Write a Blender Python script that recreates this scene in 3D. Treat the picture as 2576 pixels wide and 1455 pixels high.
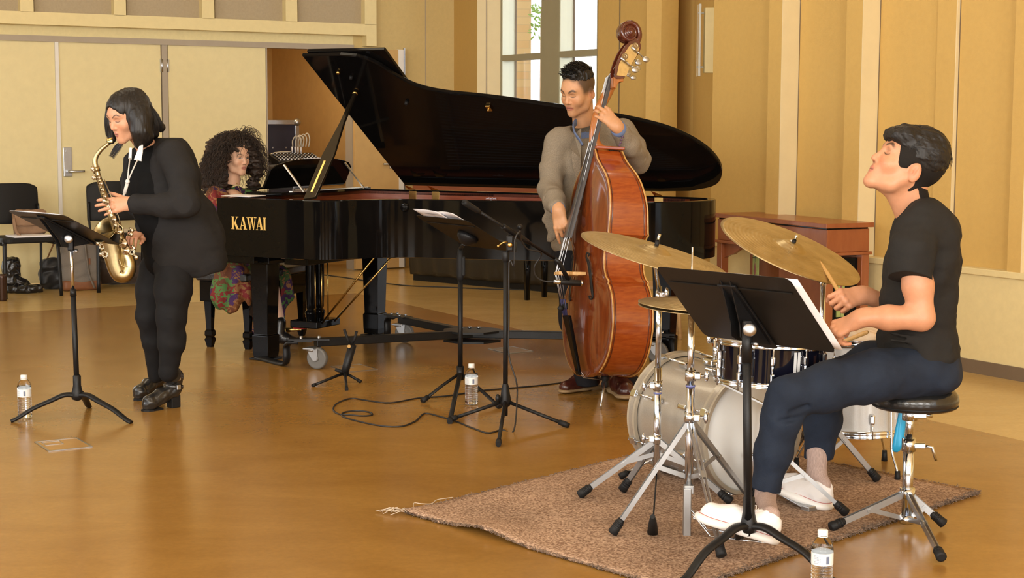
import bpy, bmesh, math, random
import numpy as np
from mathutils import Vector, Matrix, Euler
random.seed(7); np.random.seed(7)
PI = math.pi
for o in list(bpy.data.objects): bpy.data.objects.remove(o)
scene = bpy.context.scene
COL = scene.collection
# ------------------------------------------------------------------ camera
FPX, TH, ROLL, HC, CX, CY = 4000.0, 0.1041, 0.0035, 1.389, 1288.0, 727.5
_r = Vector((1,0,0)); FW = Vector((0,math.cos(TH),-math.sin(TH))); _u = Vector((0,math.sin(TH),math.cos(TH)))
RX = math.cos(ROLL)*_r + math.sin(ROLL)*_u; UPV = -math.sin(ROLL)*_r + math.cos(ROLL)*_u
cam_d = bpy.data.cameras.new('camera'); cam = bpy.data.objects.new('camera', cam_d); COL.objects.link(cam)
m = Matrix.Identity(4)
for i in range(3):
    m[i][0] = RX[i]; m[i][1] = UPV[i]; m[i][2] = -FW[i]
m[2][3] = HC
cam.matrix_world = m
cam_d.sensor_width = 36.0; cam_d.sensor_fit = 'HORIZONTAL'; cam_d.lens = FPX*36.0/2576.0
cam_d.clip_start = 0.05; cam_d.clip_end = 200
scene.camera = cam
def ray(u, v):
    d = FW + RX*((u-CX)/FPX) - UPV*((v-CY)/FPX)
    return d/d.y
def F(u, v, z=0.0):
    d = ray(u, v); t = (z-HC)/d.z
    return Vector((0,0,HC)) + d*t
def P(u, v, Y):
    return Vector((0,0,HC)) + ray(u, v)*Y
# ------------------------------------------------------------------ world, exposure, daylight
scene.view_settings.view_transform = 'Standard'
scene.view_settings.look = 'None'
scene.view_settings.exposure = 0.22
scene.view_settings.gamma = 1.0
scene.view_settings.use_curve_mapping = False
world = bpy.data.worlds.new('sky'); scene.world = world; world.use_nodes = True
wn = world.node_tree.nodes; wl = world.node_tree.links
bg = wn['Background']; bg.inputs['Color'].default_value = (0.86,0.93,1.0,1); bg.inputs['Strength'].default_value = 2.2
def area(name, loc, aim, sx, sy, power, col):
    ld = bpy.data.lights.new(name, 'AREA'); ld.shape = 'RECTANGLE'; ld.size = sx; ld.size_y = sy
    ld.energy = power; ld.color = col
    o = bpy.data.objects.new(name, ld); COL.objects.link(o); o.location = loc
    o.rotation_euler = (Vector(aim)-Vector(loc)).to_track_quat('-Z', 'Y').to_euler()
    return o
E1 = Vector((0.8652,0.5015,0)); E2 = Vector((0.5075,-0.8616,0)); N2 = Vector((-0.8616,-0.5075,0)); N1 = Vector((0.5015,-0.8652,0))
# daylight through the tall windows of the wall behind the photographer and of the wall on the left
for k, x in enumerate((-5.4,-1.9,1.6,5.1)):
    area('daylight_behind', (x,-4.85,2.75), (x*0.6,8,0.7), 1.9, 3.3, 285, (1.0,0.95,0.88))
for k, y in enumerate((-1.5,2.2,5.9)):
    area('daylight_left', (-7.35,y,2.75), (0,y+3,0.9), 2.0, 3.2, 70, (0.97,0.97,1.0))
for x, y in ((-2.5,4.5),(1.2,4.5),(-2.5,9.0),(1.2,9.0)):
    area('overhead_fill', (x,y,4.85), (x,y,0), 1.3, 1.3, 22, (1.0,0.86,0.64))  # soft overhead fill added to brighten the room, no fixture in the ceiling
# ------------------------------------------------------------------ materials
MATS = {}
def newmat(name):
    m = bpy.data.materials.new(name); m.use_nodes = True
    return m, m.node_tree.nodes, m.node_tree.links, m.node_tree.nodes['Principled BSDF']
def mat(name, col, rough=0.5, metal=0.0, var=0.0, vscale=8.0, bump=0.0, bscale=60.0, coat=0.0, spec=0.5, sss=0.0,
        stretch=(1,1,1), col2=None, trans=0.0, sheen=0.0, ior=None, attr=None, emis=0.0):
    if name in MATS: return MATS[name]
    m, n, l, b = newmat(name)
    c4 = (*col, 1)
    b.inputs['Base Color'].default_value = c4
    b.inputs['Roughness'].default_value = rough; b.inputs['Metallic'].default_value = metal
    b.inputs['Coat Weight'].default_value = coat; b.inputs['Coat Roughness'].default_value = 0.04
    b.inputs['Specular IOR Level'].default_value = spec
    if ior: b.inputs['IOR'].default_value = ior
    if sss: b.inputs['Subsurface Weight'].default_value = sss; b.inputs['Subsurface Radius'].default_value = (1.0,0.35,0.18); b.inputs['Subsurface Scale'].default_value = 0.01
    if trans: b.inputs['Transmission Weight'].default_value = trans
    if sheen: b.inputs['Sheen Weight'].default_value = sheen; b.inputs['Sheen Roughness'].default_value = 0.5
    if emis: b.inputs['Emission Color'].default_value = c4; b.inputs['Emission Strength'].default_value = emis
    tc = n.new('ShaderNodeTexCoord'); mp = n.new('ShaderNodeMapping'); mp.inputs['Scale'].default_value = stretch
    l.new(tc.outputs['Object'], mp.inputs['Vector'])
    base = None
    if attr:
        at = n.new('ShaderNodeAttribute'); at.attribute_name = attr; base = at.outputs['Color']
    if var or col2:
        nz = n.new('ShaderNodeTexNoise'); nz.inputs['Scale'].default_value = vscale; nz.inputs['Detail'].default_value = 5
        nz.inputs['Roughness'].default_value = 0.6
        l.new(mp.outputs['Vector'], nz.inputs['Vector'])
        rp = n.new('ShaderNodeValToRGB'); rp.color_ramp.elements[0].position = 0.3; rp.color_ramp.elements[1].position = 0.7
        if base is None:
            a = tuple(max(0,x*(1-var)) for x in col); c = col2 if col2 else tuple(min(1,x*(1+var)) for x in col)
            rp.color_ramp.elements[0].color = (*(a if not col2 else col),1); rp.color_ramp.elements[1].color = (*c,1)
            l.new(nz.outputs['Fac'], rp.inputs['Fac']); l.new(rp.outputs['Color'], b.inputs['Base Color'])
        else:
            rp.color_ramp.elements[0].color = (1-var,)*3+(1,); rp.color_ramp.elements[1].color = (1+var,)*3+(1,)
            mx = n.new('ShaderNodeMix'); mx.data_type = 'RGBA'; mx.blend_type = 'MULTIPLY'; mx.inputs['Factor'].default_value = 1
            l.new(nz.outputs['Fac'], rp.inputs['Fac']); l.new(base, mx.inputs['A']); l.new(rp.outputs['Color'], mx.inputs['B'])
            l.new(mx.outputs['Result'], b.inputs['Base Color'])
    elif base is not None: l.new(base, b.inputs['Base Color'])
    if bump:
        nb = n.new('ShaderNodeTexNoise'); nb.inputs['Scale'].default_value = bscale; nb.inputs['Detail'].default_value = 4
        l.new(mp.outputs['Vector'], nb.inputs['Vector'])
        bp = n.new('ShaderNodeBump'); bp.inputs['Strength'].default_value = bump; bp.inputs['Distance'].default_value = 0.01
        l.new(nb.outputs['Fac'], bp.inputs['Height']); l.new(bp.outputs['Normal'], b.inputs['Normal'])
    MATS[name] = m
    return m
# ------------------------------------------------------------------ object helpers
def tag(o, label=None, cat=None, group=None, kind=None):
    if label: o['label'] = label
    if cat: o['category'] = cat
    if group: o['group'] = group
    if kind: o['kind'] = kind
    return o
def thing(name, label, cat, loc=(0,0,0), group=None):
    o = bpy.data.objects.new(name, None); COL.objects.link(o); o.location = loc; o.empty_display_size = 0.05
    return tag(o, label, cat, group)
ORIG = {}
def link(name, me, parent=None, label=None):
    o = bpy.data.objects.new(name, me); COL.objects.link(o)
    if parent is not None:
        o.parent = parent
        t = ORIG.get(parent.name, Vector(parent.location))
        # parts are written in world space; a part of a part inherits an identity transform
        o.matrix_parent_inverse = Matrix.Translation(-Vector(parent.location)) if parent.parent is None else Matrix.Identity(4)
    if label: o['label'] = label
    return o
class MB:
    def __init__(s): s.v = []; s.f = []; s.sm = []
    def add(s, vs, fs, smooth=True):
        o = len(s.v); s.v += [tuple(v) for v in vs]; s.f += [tuple(i+o for i in f) for f in fs]; s.sm += [smooth]*len(fs); return s
    def box(s, c, size, R=None, bev=0.0):
        hx, hy, hz = size[0]/2, size[1]/2, size[2]/2
        c = Vector(c); R = R or Matrix.Identity(3)
        if bev <= 0:
            vs = [c + R@Vector((x*hx,y*hy,z*hz)) for x in (-1,1) for y in (-1,1) for z in (-1,1)]
            return s.add(vs, [(0,1,3,2),(4,6,7,5),(0,4,5,1),(2,3,7,6),(0,2,6,4),(1,5,7,3)], False)
        bm = bmesh.new(); bmesh.ops.create_cube(bm, size=1)
        for v in bm.verts: v.co = Vector((v.co.x*2*hx, v.co.y*2*hy, v.co.z*2*hz))
        bmesh.ops.bevel(bm, geom=bm.edges[:], offset=min(bev,hx*.98,hy*.98,hz*.98), segments=2, profile=0.5, affect='EDGES')
        s.add([c + R@v.co for v in bm.verts], [[v.index for v in f.verts] for f in bm.faces], False); bm.free(); return s
    def bar(s, a, b, w, h, up=(0,0,1), bev=0.0):
        a = Vector(a); b = Vector(b); d = (b-a); L = d.length; d = d.normalized(); up = Vector(up)
        x = d.cross(up)
        if x.length < 1e-4: x = d.cross(Vector((1,0,0)))
        x.normalize(); y = x.cross(d).normalized()
        R = Matrix((x, d, y)).transposed()
        return s.box((a+b)/2, (w, L, h), R, bev)
    def tube(s, pts, r, n=12, caps=True, closed=False, ell=None):
        pts = [Vector(p) for p in pts]
        rs = r if isinstance(r, (list,tuple)) else [r]*len(pts)
        ref = None; vs = []; N = len(pts)
        for i, p in enumerate(pts):
            if closed: t = pts[(i+1)%N]-pts[i-1]
            else: t = pts[min(i+1,N-1)]-pts[max(i-1,0)]
            t = t.normalized() if t.length > 1e-9 else Vector((0,0,1))
            if ref is None:
                ref = Vector((0,0,1)) if abs(t.z) < 0.9 else Vector((1,0,0))
            x = (ref - t*ref.dot(t))
            if x.length < 1e-6: x = t.orthogonal()
            x.normalize(); ref = x; y = t.cross(x)
            e = ell or (1,1)
            for k in range(n):
                a = 2*PI*k/n; vs.append(p + x*(math.cos(a)*rs[i]*e[0]) + y*(math.sin(a)*rs[i]*e[1]))
        fs = []
        for i in range(N if closed else N-1):
            j = (i+1)%N
            for k in range(n): fs.append((i*n+k, i*n+(k+1)%n, j*n+(k+1)%n, j*n+k))
        s.add(vs, fs, True)
        if caps and not closed:
            o = len(s.v)-len(vs)
            s.f.append(tuple(o+k for k in reversed(range(n)))); s.sm.append(False)
            s.f.append(tuple(o+(N-1)*n+k for k in range(n))); s.sm.append(False)
        return s
    def cyl(s, a, b, r, n=20, r2=None): return s.tube([a,b], [r, r if r2 is None else r2], n)
    def lathe(s, prof, o=(0,0,0), axis=(0,0,1), n=32, smooth=True):
        o = Vector(o); ax = Vector(axis).normalized(); x = ax.orthogonal().normalized(); y = ax.cross(x)
        vs = []; N = len(prof)
        for (r, h) in prof:
            for k in range(n):
                a = 2*PI*k/n; vs.append(o + ax*h + (x*math.cos(a)+y*math.sin(a))*max(r,1e-5))
        fs = [(i*n+k, i*n+(k+1)%n, (i+1)*n+(k+1)%n, (i+1)*n+k) for i in range(N-1) for k in range(n)]
        return s.add(vs, fs, smooth)
    def ball(s, c, r, n=16, R=None):
        r = r if isinstance(r, (tuple,list)) else (r,r,r); c = Vector(c); R = R or Matrix.Identity(3)
        vs = []; M_ = n//2
        for i in range(M_+1):
            t = PI*i/M_
            for k in range(n):
                a = 2*PI*k/n; vs.append(c + R@Vector((r[0]*math.sin(t)*math.cos(a), r[1]*math.sin(t)*math.sin(a), r[2]*math.cos(t))))
        fs = [(i*n+k, (i+1)*n+k, (i+1)*n+(k+1)%n, i*n+(k+1)%n) for i in range(M_) for k in range(n)]
        return s.add(vs, fs, True)
    def prism(s, poly, o, ux, uy, uz, t, smooth=False):
        """poly in 2D mapped o+ux*x+uy*y, extruded along uz by t"""
        o, ux, uy, uz = Vector(o), Vector(ux), Vector(uy), Vector(uz); n = len(poly)
        a = [o+ux*x+uy*y for x, y in poly]; b = [p+uz*t for p in a]
        i0 = len(s.v)
        s.add(a+b, [(i, (i+1)%n, n+(i+1)%n, n+i) for i in range(n)], smooth)
        s.f.append(tuple(i0+i for i in reversed(range(n)))); s.sm.append(False)
        s.f.append(tuple(i0+n+i for i in range(n))); s.sm.append(False)
        return s
    def grid(s, rows, smooth=True, flip=False):
        n = len(rows[0]); vs = [p for r in rows for p in r]
        fs = [(i*n+k, i*n+k+1, (i+1)*n+k+1, (i+1)*n+k) for i in range(len(rows)-1) for k in range(n-1)]
        return s.add(vs, fs, smooth)
    def build(s, name, m, parent=None, label=None, bevel=0.0, solid=0.0, sub=0):
        me = bpy.data.meshes.new(name); me.from_pydata(s.v, [], s.f); me.update()
        me.polygons.foreach_set('use_smooth', s.sm)
        bm = bmesh.new(); bm.from_mesh(me)
        bmesh.ops.remove_doubles(bm, verts=bm.verts, dist=1e-6)
        bmesh.ops.recalc_face_normals(bm, faces=bm.faces); bm.to_mesh(me); bm.free()
        me.materials.append(m)
        o = link(name, me, parent, label)
        if solid: md = o.modifiers.new('solid','SOLIDIFY'); md.thickness = solid; md.offset = 0
        if bevel: md = o.modifiers.new('bevel','BEVEL'); md.width = bevel; md.segments = 2; md.limit_method = 'ANGLE'; md.angle_limit = 0.6
        if sub: md = o.modifiers.new('sub','SUBSURF'); md.levels = sub; md.render_levels = sub
        return o
def struct(o, label=None): o['kind'] = 'structure'; return o
def cr(pts, n=8, closed=False):
    """Catmull-Rom through points (tuples of any dimension)"""
    P_ = [np.array(p, float) for p in pts]; N = len(P_); out = []
    rng = range(N) if closed else range(N-1)
    for i in rng:
        p0 = P_[(i-1)%N] if closed or i > 0 else 2*P_[0]-P_[1]
        p1 = P_[i]; p2 = P_[(i+1)%N]
        p3 = P_[(i+2)%N] if closed or i+2 < N else 2*P_[-1]-P_[-2]
        for k in range(n):
            t = k/n
            out.append(tuple(0.5*((2*p1)+(-p0+p2)*t+(2*p0-5*p1+4*p2-p3)*t*t+(-p0+3*p1-3*p2+p3)*t**3)))
    if not closed: out.append(tuple(P_[-1]))
    return out
def frame(fwd, up=(0,0,1)):
    """rotation with local x=right, y=forward, z=up"""
    y = Vector(fwd).normalized(); up = Vector(up); x = y.cross(up).normalized(); z = x.cross(y)
    return Matrix((x,y,z)).transposed()
# ------------------------------------------------------------------ implicit surfaces (for bodies, cloth, bags)
class SDF:
    def __init__(s, lo, hi, h):
        s.lo = np.array(lo, float); s.h = h
        s.n = np.maximum(4, np.ceil((np.array(hi)-s.lo)/h).astype(int)+1)
        s.f = np.full(tuple(s.n), 0.06, np.float32)
        s.ax = [s.lo[i]+h*np.arange(s.n[i]) for i in range(3)]
    def _sub(s, c0, c1, mar):
        a = np.clip(np.floor((np.array(c0)-mar-s.lo)/s.h).astype(int), 0, s.n); b = np.clip(np.ceil((np.array(c1)+mar-s.lo)/s.h).astype(int)+1, 0, s.n)
        if np.any(b-a < 1): return None
        sl = tuple(slice(a[i], b[i]) for i in range(3))
        X = s.ax[0][sl[0]][:,None,None]; Y = s.ax[1][sl[1]][None,:,None]; Z = s.ax[2][sl[2]][None,None,:]
        return sl, X.astype(np.float32), Y.astype(np.float32), Z.astype(np.float32)
    def _mix(s, sl, d, k, op):
        f = s.f[sl]
        if op == 'sub':
            d = -d; h = np.clip(0.5-0.5*(f-d)/k, 0, 1); s.f[sl] = f*(1-h)+d*h + k*h*(1-h)
        elif op == 'int': s.f[sl] = np.maximum(f, d)
        else:
            h = np.clip(0.5+0.5*(d-f)/k, 0, 1); s.f[sl] = d*(1-h)+f*h - k*h*(1-h)
    def ell(s, c, r, R=None, k=0.01, op='add'):
        r = np.array(r if hasattr(r,'__len__') else (r,)*3, float); m_ = r.max(); c = np.array(c, float)
        g = s._sub(c-m_, c+m_, k+0.03)
        if g is None: return s
        sl, X, Y, Z = g; X = X-c[0]; Y = Y-c[1]; Z = Z-c[2]
        if R is not None:
            R = np.array(R); X, Y, Z = (R[0,0]*X+R[1,0]*Y+R[2,0]*Z, R[0,1]*X+R[1,1]*Y+R[2,1]*Z, R[0,2]*X+R[1,2]*Y+R[2,2]*Z)
        k0 = np.sqrt((X/r[0])**2+(Y/r[1])**2+(Z/r[2])**2); k1 = np.sqrt((X/r[0]**2)**2+(Y/r[1]**2)**2+(Z/r[2]**2)**2)
        d = k0*(k0-1)/np.maximum(k1,1e-6); d = np.maximum(d, -r.min())
        s._mix(sl, d.astype(np.float32), k, op); return s
    def cap(s, a, b, ra, rb=None, k=0.01, op='add', flat=None):
        rb = ra if rb is None else rb; a = np.array(a, float); b = np.array(b, float); m_ = max(ra, rb)
        g = s._sub(np.minimum(a,b)-m_, np.maximum(a,b)+m_, k+0.03)
        if g is None: return s
        sl, X, Y, Z = g; ba = b-a; L2 = max(ba@ba, 1e-9)
        X = X-a[0]; Y = Y-a[1]; Z = Z-a[2]
        t = np.clip((X*ba[0]+Y*ba[1]+Z*ba[2])/L2, 0, 1)
        dx, dy, dz = X-t*ba[0], Y-t*ba[1], Z-t*ba[2]
        if flat is not None:   # (axis, factor): squash the section along an axis
            n_, q = np.array(flat[0], float), flat[1]; n_ = n_/np.linalg.norm(n_)
            dn = dx*n_[0]+dy*n_[1]+dz*n_[2]; w = (1/q-1)*dn
            dx, dy, dz = dx+w*n_[0], dy+w*n_[1], dz+w*n_[2]
            d = (np.sqrt(dx*dx+dy*dy+dz*dz) - (ra+(rb-ra)*t))*(q if q < 1 else 1)
        else: d = np.sqrt(dx*dx+dy*dy+dz*dz) - (ra+(rb-ra)*t)
        s._mix(sl, d.astype(np.float32), k, op); return s
    def chain(s, pts, rs, k=0.01, op='add', flat=None):
        for i in range(len(pts)-1): s.cap(pts[i], pts[i+1], rs[i], rs[i+1], k, op, flat)
        return s
    def box(s, c, hs, R=None, rd=0.01, k=0.01, op='add'):
        c = np.array(c, float); hs = np.array(hs, float); m_ = np.linalg.norm(hs)
        g = s._sub(c-m_, c+m_, k+0.03)
        if g is None: return s
        sl, X, Y, Z = g; X = X-c[0]; Y = Y-c[1]; Z = Z-c[2]
        if R is not None:
            R = np.array(R); X, Y, Z = (R[0,0]*X+R[1,0]*Y+R[2,0]*Z, R[0,1]*X+R[1,1]*Y+R[2,1]*Z, R[0,2]*X+R[1,2]*Y+R[2,2]*Z)
        qx, qy, qz = np.abs(X)-hs[0]+rd, np.abs(Y)-hs[1]+rd, np.abs(Z)-hs[2]+rd
        d = np.sqrt(np.maximum(qx,0)**2+np.maximum(qy,0)**2+np.maximum(qz,0)**2)+np.minimum(np.maximum(qx,np.maximum(qy,qz)),0)-rd
        s._mix(sl, d.astype(np.float32), k, op); return s
    def half(s, p, n):
        """keep the side opposite to n"""
        p = np.array(p, float); n = np.array(n, float); n /= np.linalg.norm(n)
        d = (s.ax[0]-p[0])[:,None,None]*n[0]+(s.ax[1]-p[1])[None,:,None]*n[1]+(s.ax[2]-p[2])[None,None,:]*n[2]
        s.f = np.maximum(s.f, d.astype(np.float32)); return s
    def cut(s, p, n):
        return s.half(p, n)
    def noise(s, amp, scale, seed=0, stretch=(1,1,1), octaves=5, ridge=False):
        rg = np.random.RandomState(seed); X = s.ax[0][:,None,None]*stretch[0]; Y = s.ax[1][None,:,None]*stretch[1]; Z = s.ax[2][None,None,:]*stretch[2]
        t = np.zeros(s.f.shape, np.float32)
        for i in range(octaves):
            d = rg.normal(size=3); d /= np.linalg.norm(d); fr = 2*PI/scale*(0.7+0.9*rg.rand()); ph = rg.rand()*6.3
            w1 = rg.normal(size=3)*fr*0.5
            t += np.sin((X*d[0]+Y*d[1]+Z*d[2])*fr+ph + 1.2*np.sin(X*w1[0]+Y*w1[1]+Z*w1[2])).astype(np.float32)
        t /= octaves**0.5
        if ridge: t = 1-2*np.abs(t)
        s.f = s.f + amp*t*(np.abs(s.f) < 0.05); return s
    def mesh(s):
        f = s.f; f[0]=f[-1]=0.05; f[:,0]=f[:,-1]=0.05; f[:,:,0]=f[:,:,-1]=0.05
        nx, ny, nz = f.shape; sg = f < 0
        cs = (nx-1,ny-1,nz-1); acc = np.zeros(cs+(3,), np.float32); cnt = np.zeros(cs, np.float32); Q = []
        idx = None; cross = []
        for ax in range(3):
            a = [slice(None)]*3; b = [slice(None)]*3; a[ax] = slice(0,-1); b[ax] = slice(1,None)
            f0, f1 = f[tuple(a)], f[tuple(b)]; c = (sg[tuple(a)] != sg[tuple(b)])
            I = np.argwhere(c); v0 = f0[c]; v1 = f1[c]; t = v0/(v0-v1)
            p = I.astype(np.float32); p[:,ax] += t
            o1, o2 = [i for i in range(3) if i != ax]
            for d1 in (0,-1):
                for d2 in (0,-1):
                    J = I.copy(); J[:,o1] += d1; J[:,o2] += d2
                    np.add.at(acc, (J[:,0],J[:,1],J[:,2]), p); np.add.at(cnt, (J[:,0],J[:,1],J[:,2]), 1)
            cross.append((I, v0 < 0, o1, o2, ax))
        act = cnt > 0; ids = np.full(cs, -1, np.int64); ids[act] = np.arange(act.sum())
        V = acc[act]/cnt[act][:,None]*s.h + s.lo
        for I, neg, o1, o2, ax in cross:
            q = []
            for d1, d2 in ((0,0),(-1,0),(-1,-1),(0,-1)):
                J = I.copy(); J[:,o1] += d1; J[:,o2] += d2; q.append(ids[J[:,0],J[:,1],J[:,2]])
            q = np.stack(q, 1); flip = neg if ax != 1 else ~neg
            q[flip] = q[flip][:,::-1]; Q.append(q)
        Q = np.concatenate(Q)
        return V.astype(np.float64), Q[:, ::-1]
def relax(V, Q, it=2, lam=0.5):
    for _ in range(it):
        acc = np.zeros_like(V); c = np.zeros(len(V))
        for a, b in ((0,1),(1,2),(2,3),(3,0)):
            np.add.at(acc, Q[:,a], V[Q[:,b]]); np.add.at(c, Q[:,a], 1); np.add.at(acc, Q[:,b], V[Q[:,a]]); np.add.at(c, Q[:,b], 1)
        V = V*(1-lam)+lam*acc/np.maximum(c,1)[:,None]
    return V
def qmesh(name, parts, m, parent=None, label=None, smooth=1):
    """parts: list of (V,Q,colors or None) joined into one mesh"""
    Vs, Qs, Cs, o = [], [], [], 0
    for V, Q, C in parts:
        if smooth: V = relax(V, Q, smooth, 0.45)
        Vs.append(V); Qs.append(Q+o); o += len(V); Cs.append(C if C is not None else np.ones((len(V),3))*0.5)
    V = np.concatenate(Vs); Q = np.concatenate(Qs); C = np.concatenate(Cs)
    me = bpy.data.meshes.new(name)
    me.vertices.add(len(V)); me.vertices.foreach_set('co', V.astype(np.float32).ravel())
    me.loops.add(len(Q)*4); me.loops.foreach_set('vertex_index', Q.astype(np.int32).ravel())
    me.polygons.add(len(Q)); me.polygons.foreach_set('loop_start', np.arange(0,len(Q)*4,4,dtype=np.int32)); me.polygons.foreach_set('loop_total', np.full(len(Q),4,np.int32))
    me.polygons.foreach_set('use_smooth', np.ones(len(Q),bool)); me.update(calc_edges=True); me.validate()
    at = me.color_attributes.new('Col','FLOAT_COLOR','POINT')
    at.data.foreach_set('color', np.concatenate([C, np.ones((len(C),1))],1).astype(np.float32).ravel())
    me.materials.append(m)
    return link(name, me, parent, label)
def sdf_obj(name, s, m, parent=None, label=None, smooth=1):
    V, Q = s.mesh(); return qmesh(name, [(V,Q,None)], m, parent, label, smooth)
# ------------------------------------------------------------------ colours
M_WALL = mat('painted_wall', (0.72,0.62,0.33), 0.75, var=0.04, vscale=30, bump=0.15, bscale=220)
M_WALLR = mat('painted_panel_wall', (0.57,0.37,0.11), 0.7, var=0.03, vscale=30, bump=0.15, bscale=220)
M_LOW = mat('low_wall_paint', (0.70,0.58,0.30), 0.6, var=0.04, vscale=20, bump=0.1, bscale=200)
M_TRIM = mat('trim_paint', (0.76,0.64,0.33), 0.5, var=0.03, vscale=20)
M_DOOR = mat('door_paint', (0.73,0.63,0.34), 0.42, var=0.03, vscale=15, bump=0.05, bscale=120)
M_FAB = mat('grey_fabric_panel', (0.42,0.34,0.22), 0.9, var=0.05, vscale=60, bump=0.2, bscale=400)
M_TAUPE = mat('taupe_frame', (0.38,0.32,0.24), 0.5, var=0.03)
M_WHITE = mat('white_edge', (0.75,0.73,0.68), 0.4, var=0.03)
M_ORANGE = mat('storeroom_paint', (0.55,0.35,0.13), 0.75, var=0.05, vscale=10)
M_BASE = mat('baseboard_vinyl', (0.16,0.115,0.075), 0.45, var=0.05)
M_MULL = mat('window_frame_metal', (0.30,0.27,0.17), 0.5, var=0.03)
M_MULL2 = mat('window_frame_pale', (0.80,0.86,0.74), 0.4, var=0.02)
M_CHROME = mat('chrome', (0.70,0.75,0.83), 0.12, 1.0, var=0.03, vscale=20)
M_STEEL = mat('brushed_steel', (0.52,0.54,0.57), 0.33, 1.0, var=0.05, vscale=30)
M_ALU = mat('aluminium', (0.42,0.43,0.44), 0.38, 0.95, var=0.04)
M_BLACK = mat('black_powder_coat', (0.0075,0.0075,0.008), 0.42, spec=.3, var=0.2, vscale=20, bump=0.1, bscale=300)
M_RUBBER = mat('black_rubber', (0.009,0.009,0.0095), 0.6, spec=.3, var=0.2, vscale=30, bump=0.1, bscale=150)
M_BRASS = mat('polished_brass', (0.72,0.48,0.16), 0.25, 1.0, var=0.08, vscale=20)
M_PAPER = mat('white_paper', (0.80,0.78,0.80), 0.6, var=0.03, vscale=6)
M_CREAM = mat('cream_side_tone', (0.72,0.60,0.35), 0.6, var=.03)  # paler tone for one side of the wall ribs and the bay corner
W0 = Vector((-4.115,13.50,0)); R1 = Vector((2.535,8.951,0))
def colpt(u, p, d):
    k = ray(u,400).x; t = (k*p.y-p.x)/(d.x-k*d.y); return p + d*t
def LW(u, off=0.0): return colpt(u, W0+N1*off, E1)
def RW(u, off=0.0): return colpt(u, R1+N2*off, E2)
def zv(v, p, u=None):
    """height seen at image row v above the plan point p"""
    return P(u if u is not None else CX+FPX*p.x/p.y, v, p.y).z
def slab(mb, p0, p1, z0, z1, off0, off1, n):
    """wall piece between two plan points, from offset off0 to off1 along the normal n"""
    a, b = Vector(p0), Vector(p1)
    q = [a+n*off0, b+n*off0, b+n*off1, a+n*off1]
    mb.add([Vector((p.x,p.y,z0)) for p in q]+[Vector((p.x,p.y,z1)) for p in q], [(0,1,2,3),(4,7,6,5),(0,4,5,1),(1,5,6,2),(2,6,7,3),(3,7,4,0)], False)
# ------------------------------------------------------------------ floor: stained concrete with a paler band along the walls
fm, n_, l_, b_ = newmat('stained_concrete')
tc = n_.new('ShaderNodeTexCoord')
def vdot(vec, off):
    d = n_.new('ShaderNodeVectorMath'); d.operation = 'DOT_PRODUCT'; l_.new(tc.outputs['Object'], d.inputs[0]); d.inputs[1].default_value = vec
    s_ = n_.new('ShaderNodeMath'); s_.operation = 'SUBTRACT'; l_.new(d.outputs['Value'], s_.inputs[0]); s_.inputs[1].default_value = off; return s_.outputs[0]
dl = vdot(tuple(N1), W0.dot(N1)+1.925); dr = vdot(tuple(N2), R1.dot(N2)+1.27)
mn = n_.new('ShaderNodeMath'); mn.operation = 'MINIMUM'; l_.new(dl, mn.inputs[0]); l_.new(dr, mn.inputs[1])
gt = n_.new('ShaderNodeMath'); gt.operation = 'GREATER_THAN'; l_.new(mn.outputs[0], gt.inputs[0]); gt.inputs[1].default_value = 0.0
def mott(c0, c1, sc, st=(1,1,1)):
    mp = n_.new('ShaderNodeMapping'); mp.inputs['Scale'].default_value = st; l_.new(tc.outputs['Object'], mp.inputs['Vector'])
    z = n_.new('ShaderNodeTexNoise'); z.inputs['Scale'].default_value = sc; z.inputs['Detail'].default_value = 8; z.inputs['Roughness'].default_value = 0.65; z.inputs['Distortion'].default_value = 0.6
    l_.new(mp.outputs['Vector'], z.inputs['Vector']); r = n_.new('ShaderNodeValToRGB'); r.color_ramp.elements[0].position = 0.33; r.color_ramp.elements[1].position = 0.68
    r.color_ramp.elements[0].color = (*c0,1); r.color_ramp.elements[1].color = (*c1,1); l_.new(z.outputs['Fac'], r.inputs['Fac']); return r.outputs['Color']
cA = mott((0.290,0.145,0.030),(0.355,0.188,0.043), 1.6, (1,2.0,1)); cB = mott((0.50,0.33,0.115),(0.57,0.39,0.145), 2.0, (1,2,1))
mx = n_.new('ShaderNodeMix'); mx.data_type = 'RGBA'; l_.new(gt.outputs[0], mx.inputs['Factor']); l_.new(cB, mx.inputs['A']); l_.new(cA, mx.inputs['B'])
fine = mott((0.93,0.93,0.93),(1.05,1.05,1.05), 45)
m2 = n_.new('ShaderNodeMix'); m2.data_type = 'RGBA'; m2.blend_type = 'MULTIPLY'; m2.inputs['Factor'].default_value = 1; l_.new(mx.outputs['Result'], m2.inputs['A']); l_.new(fine, m2.inputs['B'])
l_.new(m2.outputs['Result'], b_.inputs['Base Color'])
rr = mott((0.19,)*3,(0.25,)*3, 3); l_.new(rr, b_.inputs['Roughness']); b_.inputs['Specular IOR Level'].default_value = 0.55
mb = MB(); mb.box((0,6,-0.05),(16,24,0.1)); struct(mb.build('floor', fm))
mb = MB(); mb.box((0,5.5,5.05),(16,23,0.1)); struct(mb.build('ceiling', mat('ceiling_paint',(0.75,0.66,0.48),0.9,var=0.03)))
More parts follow.
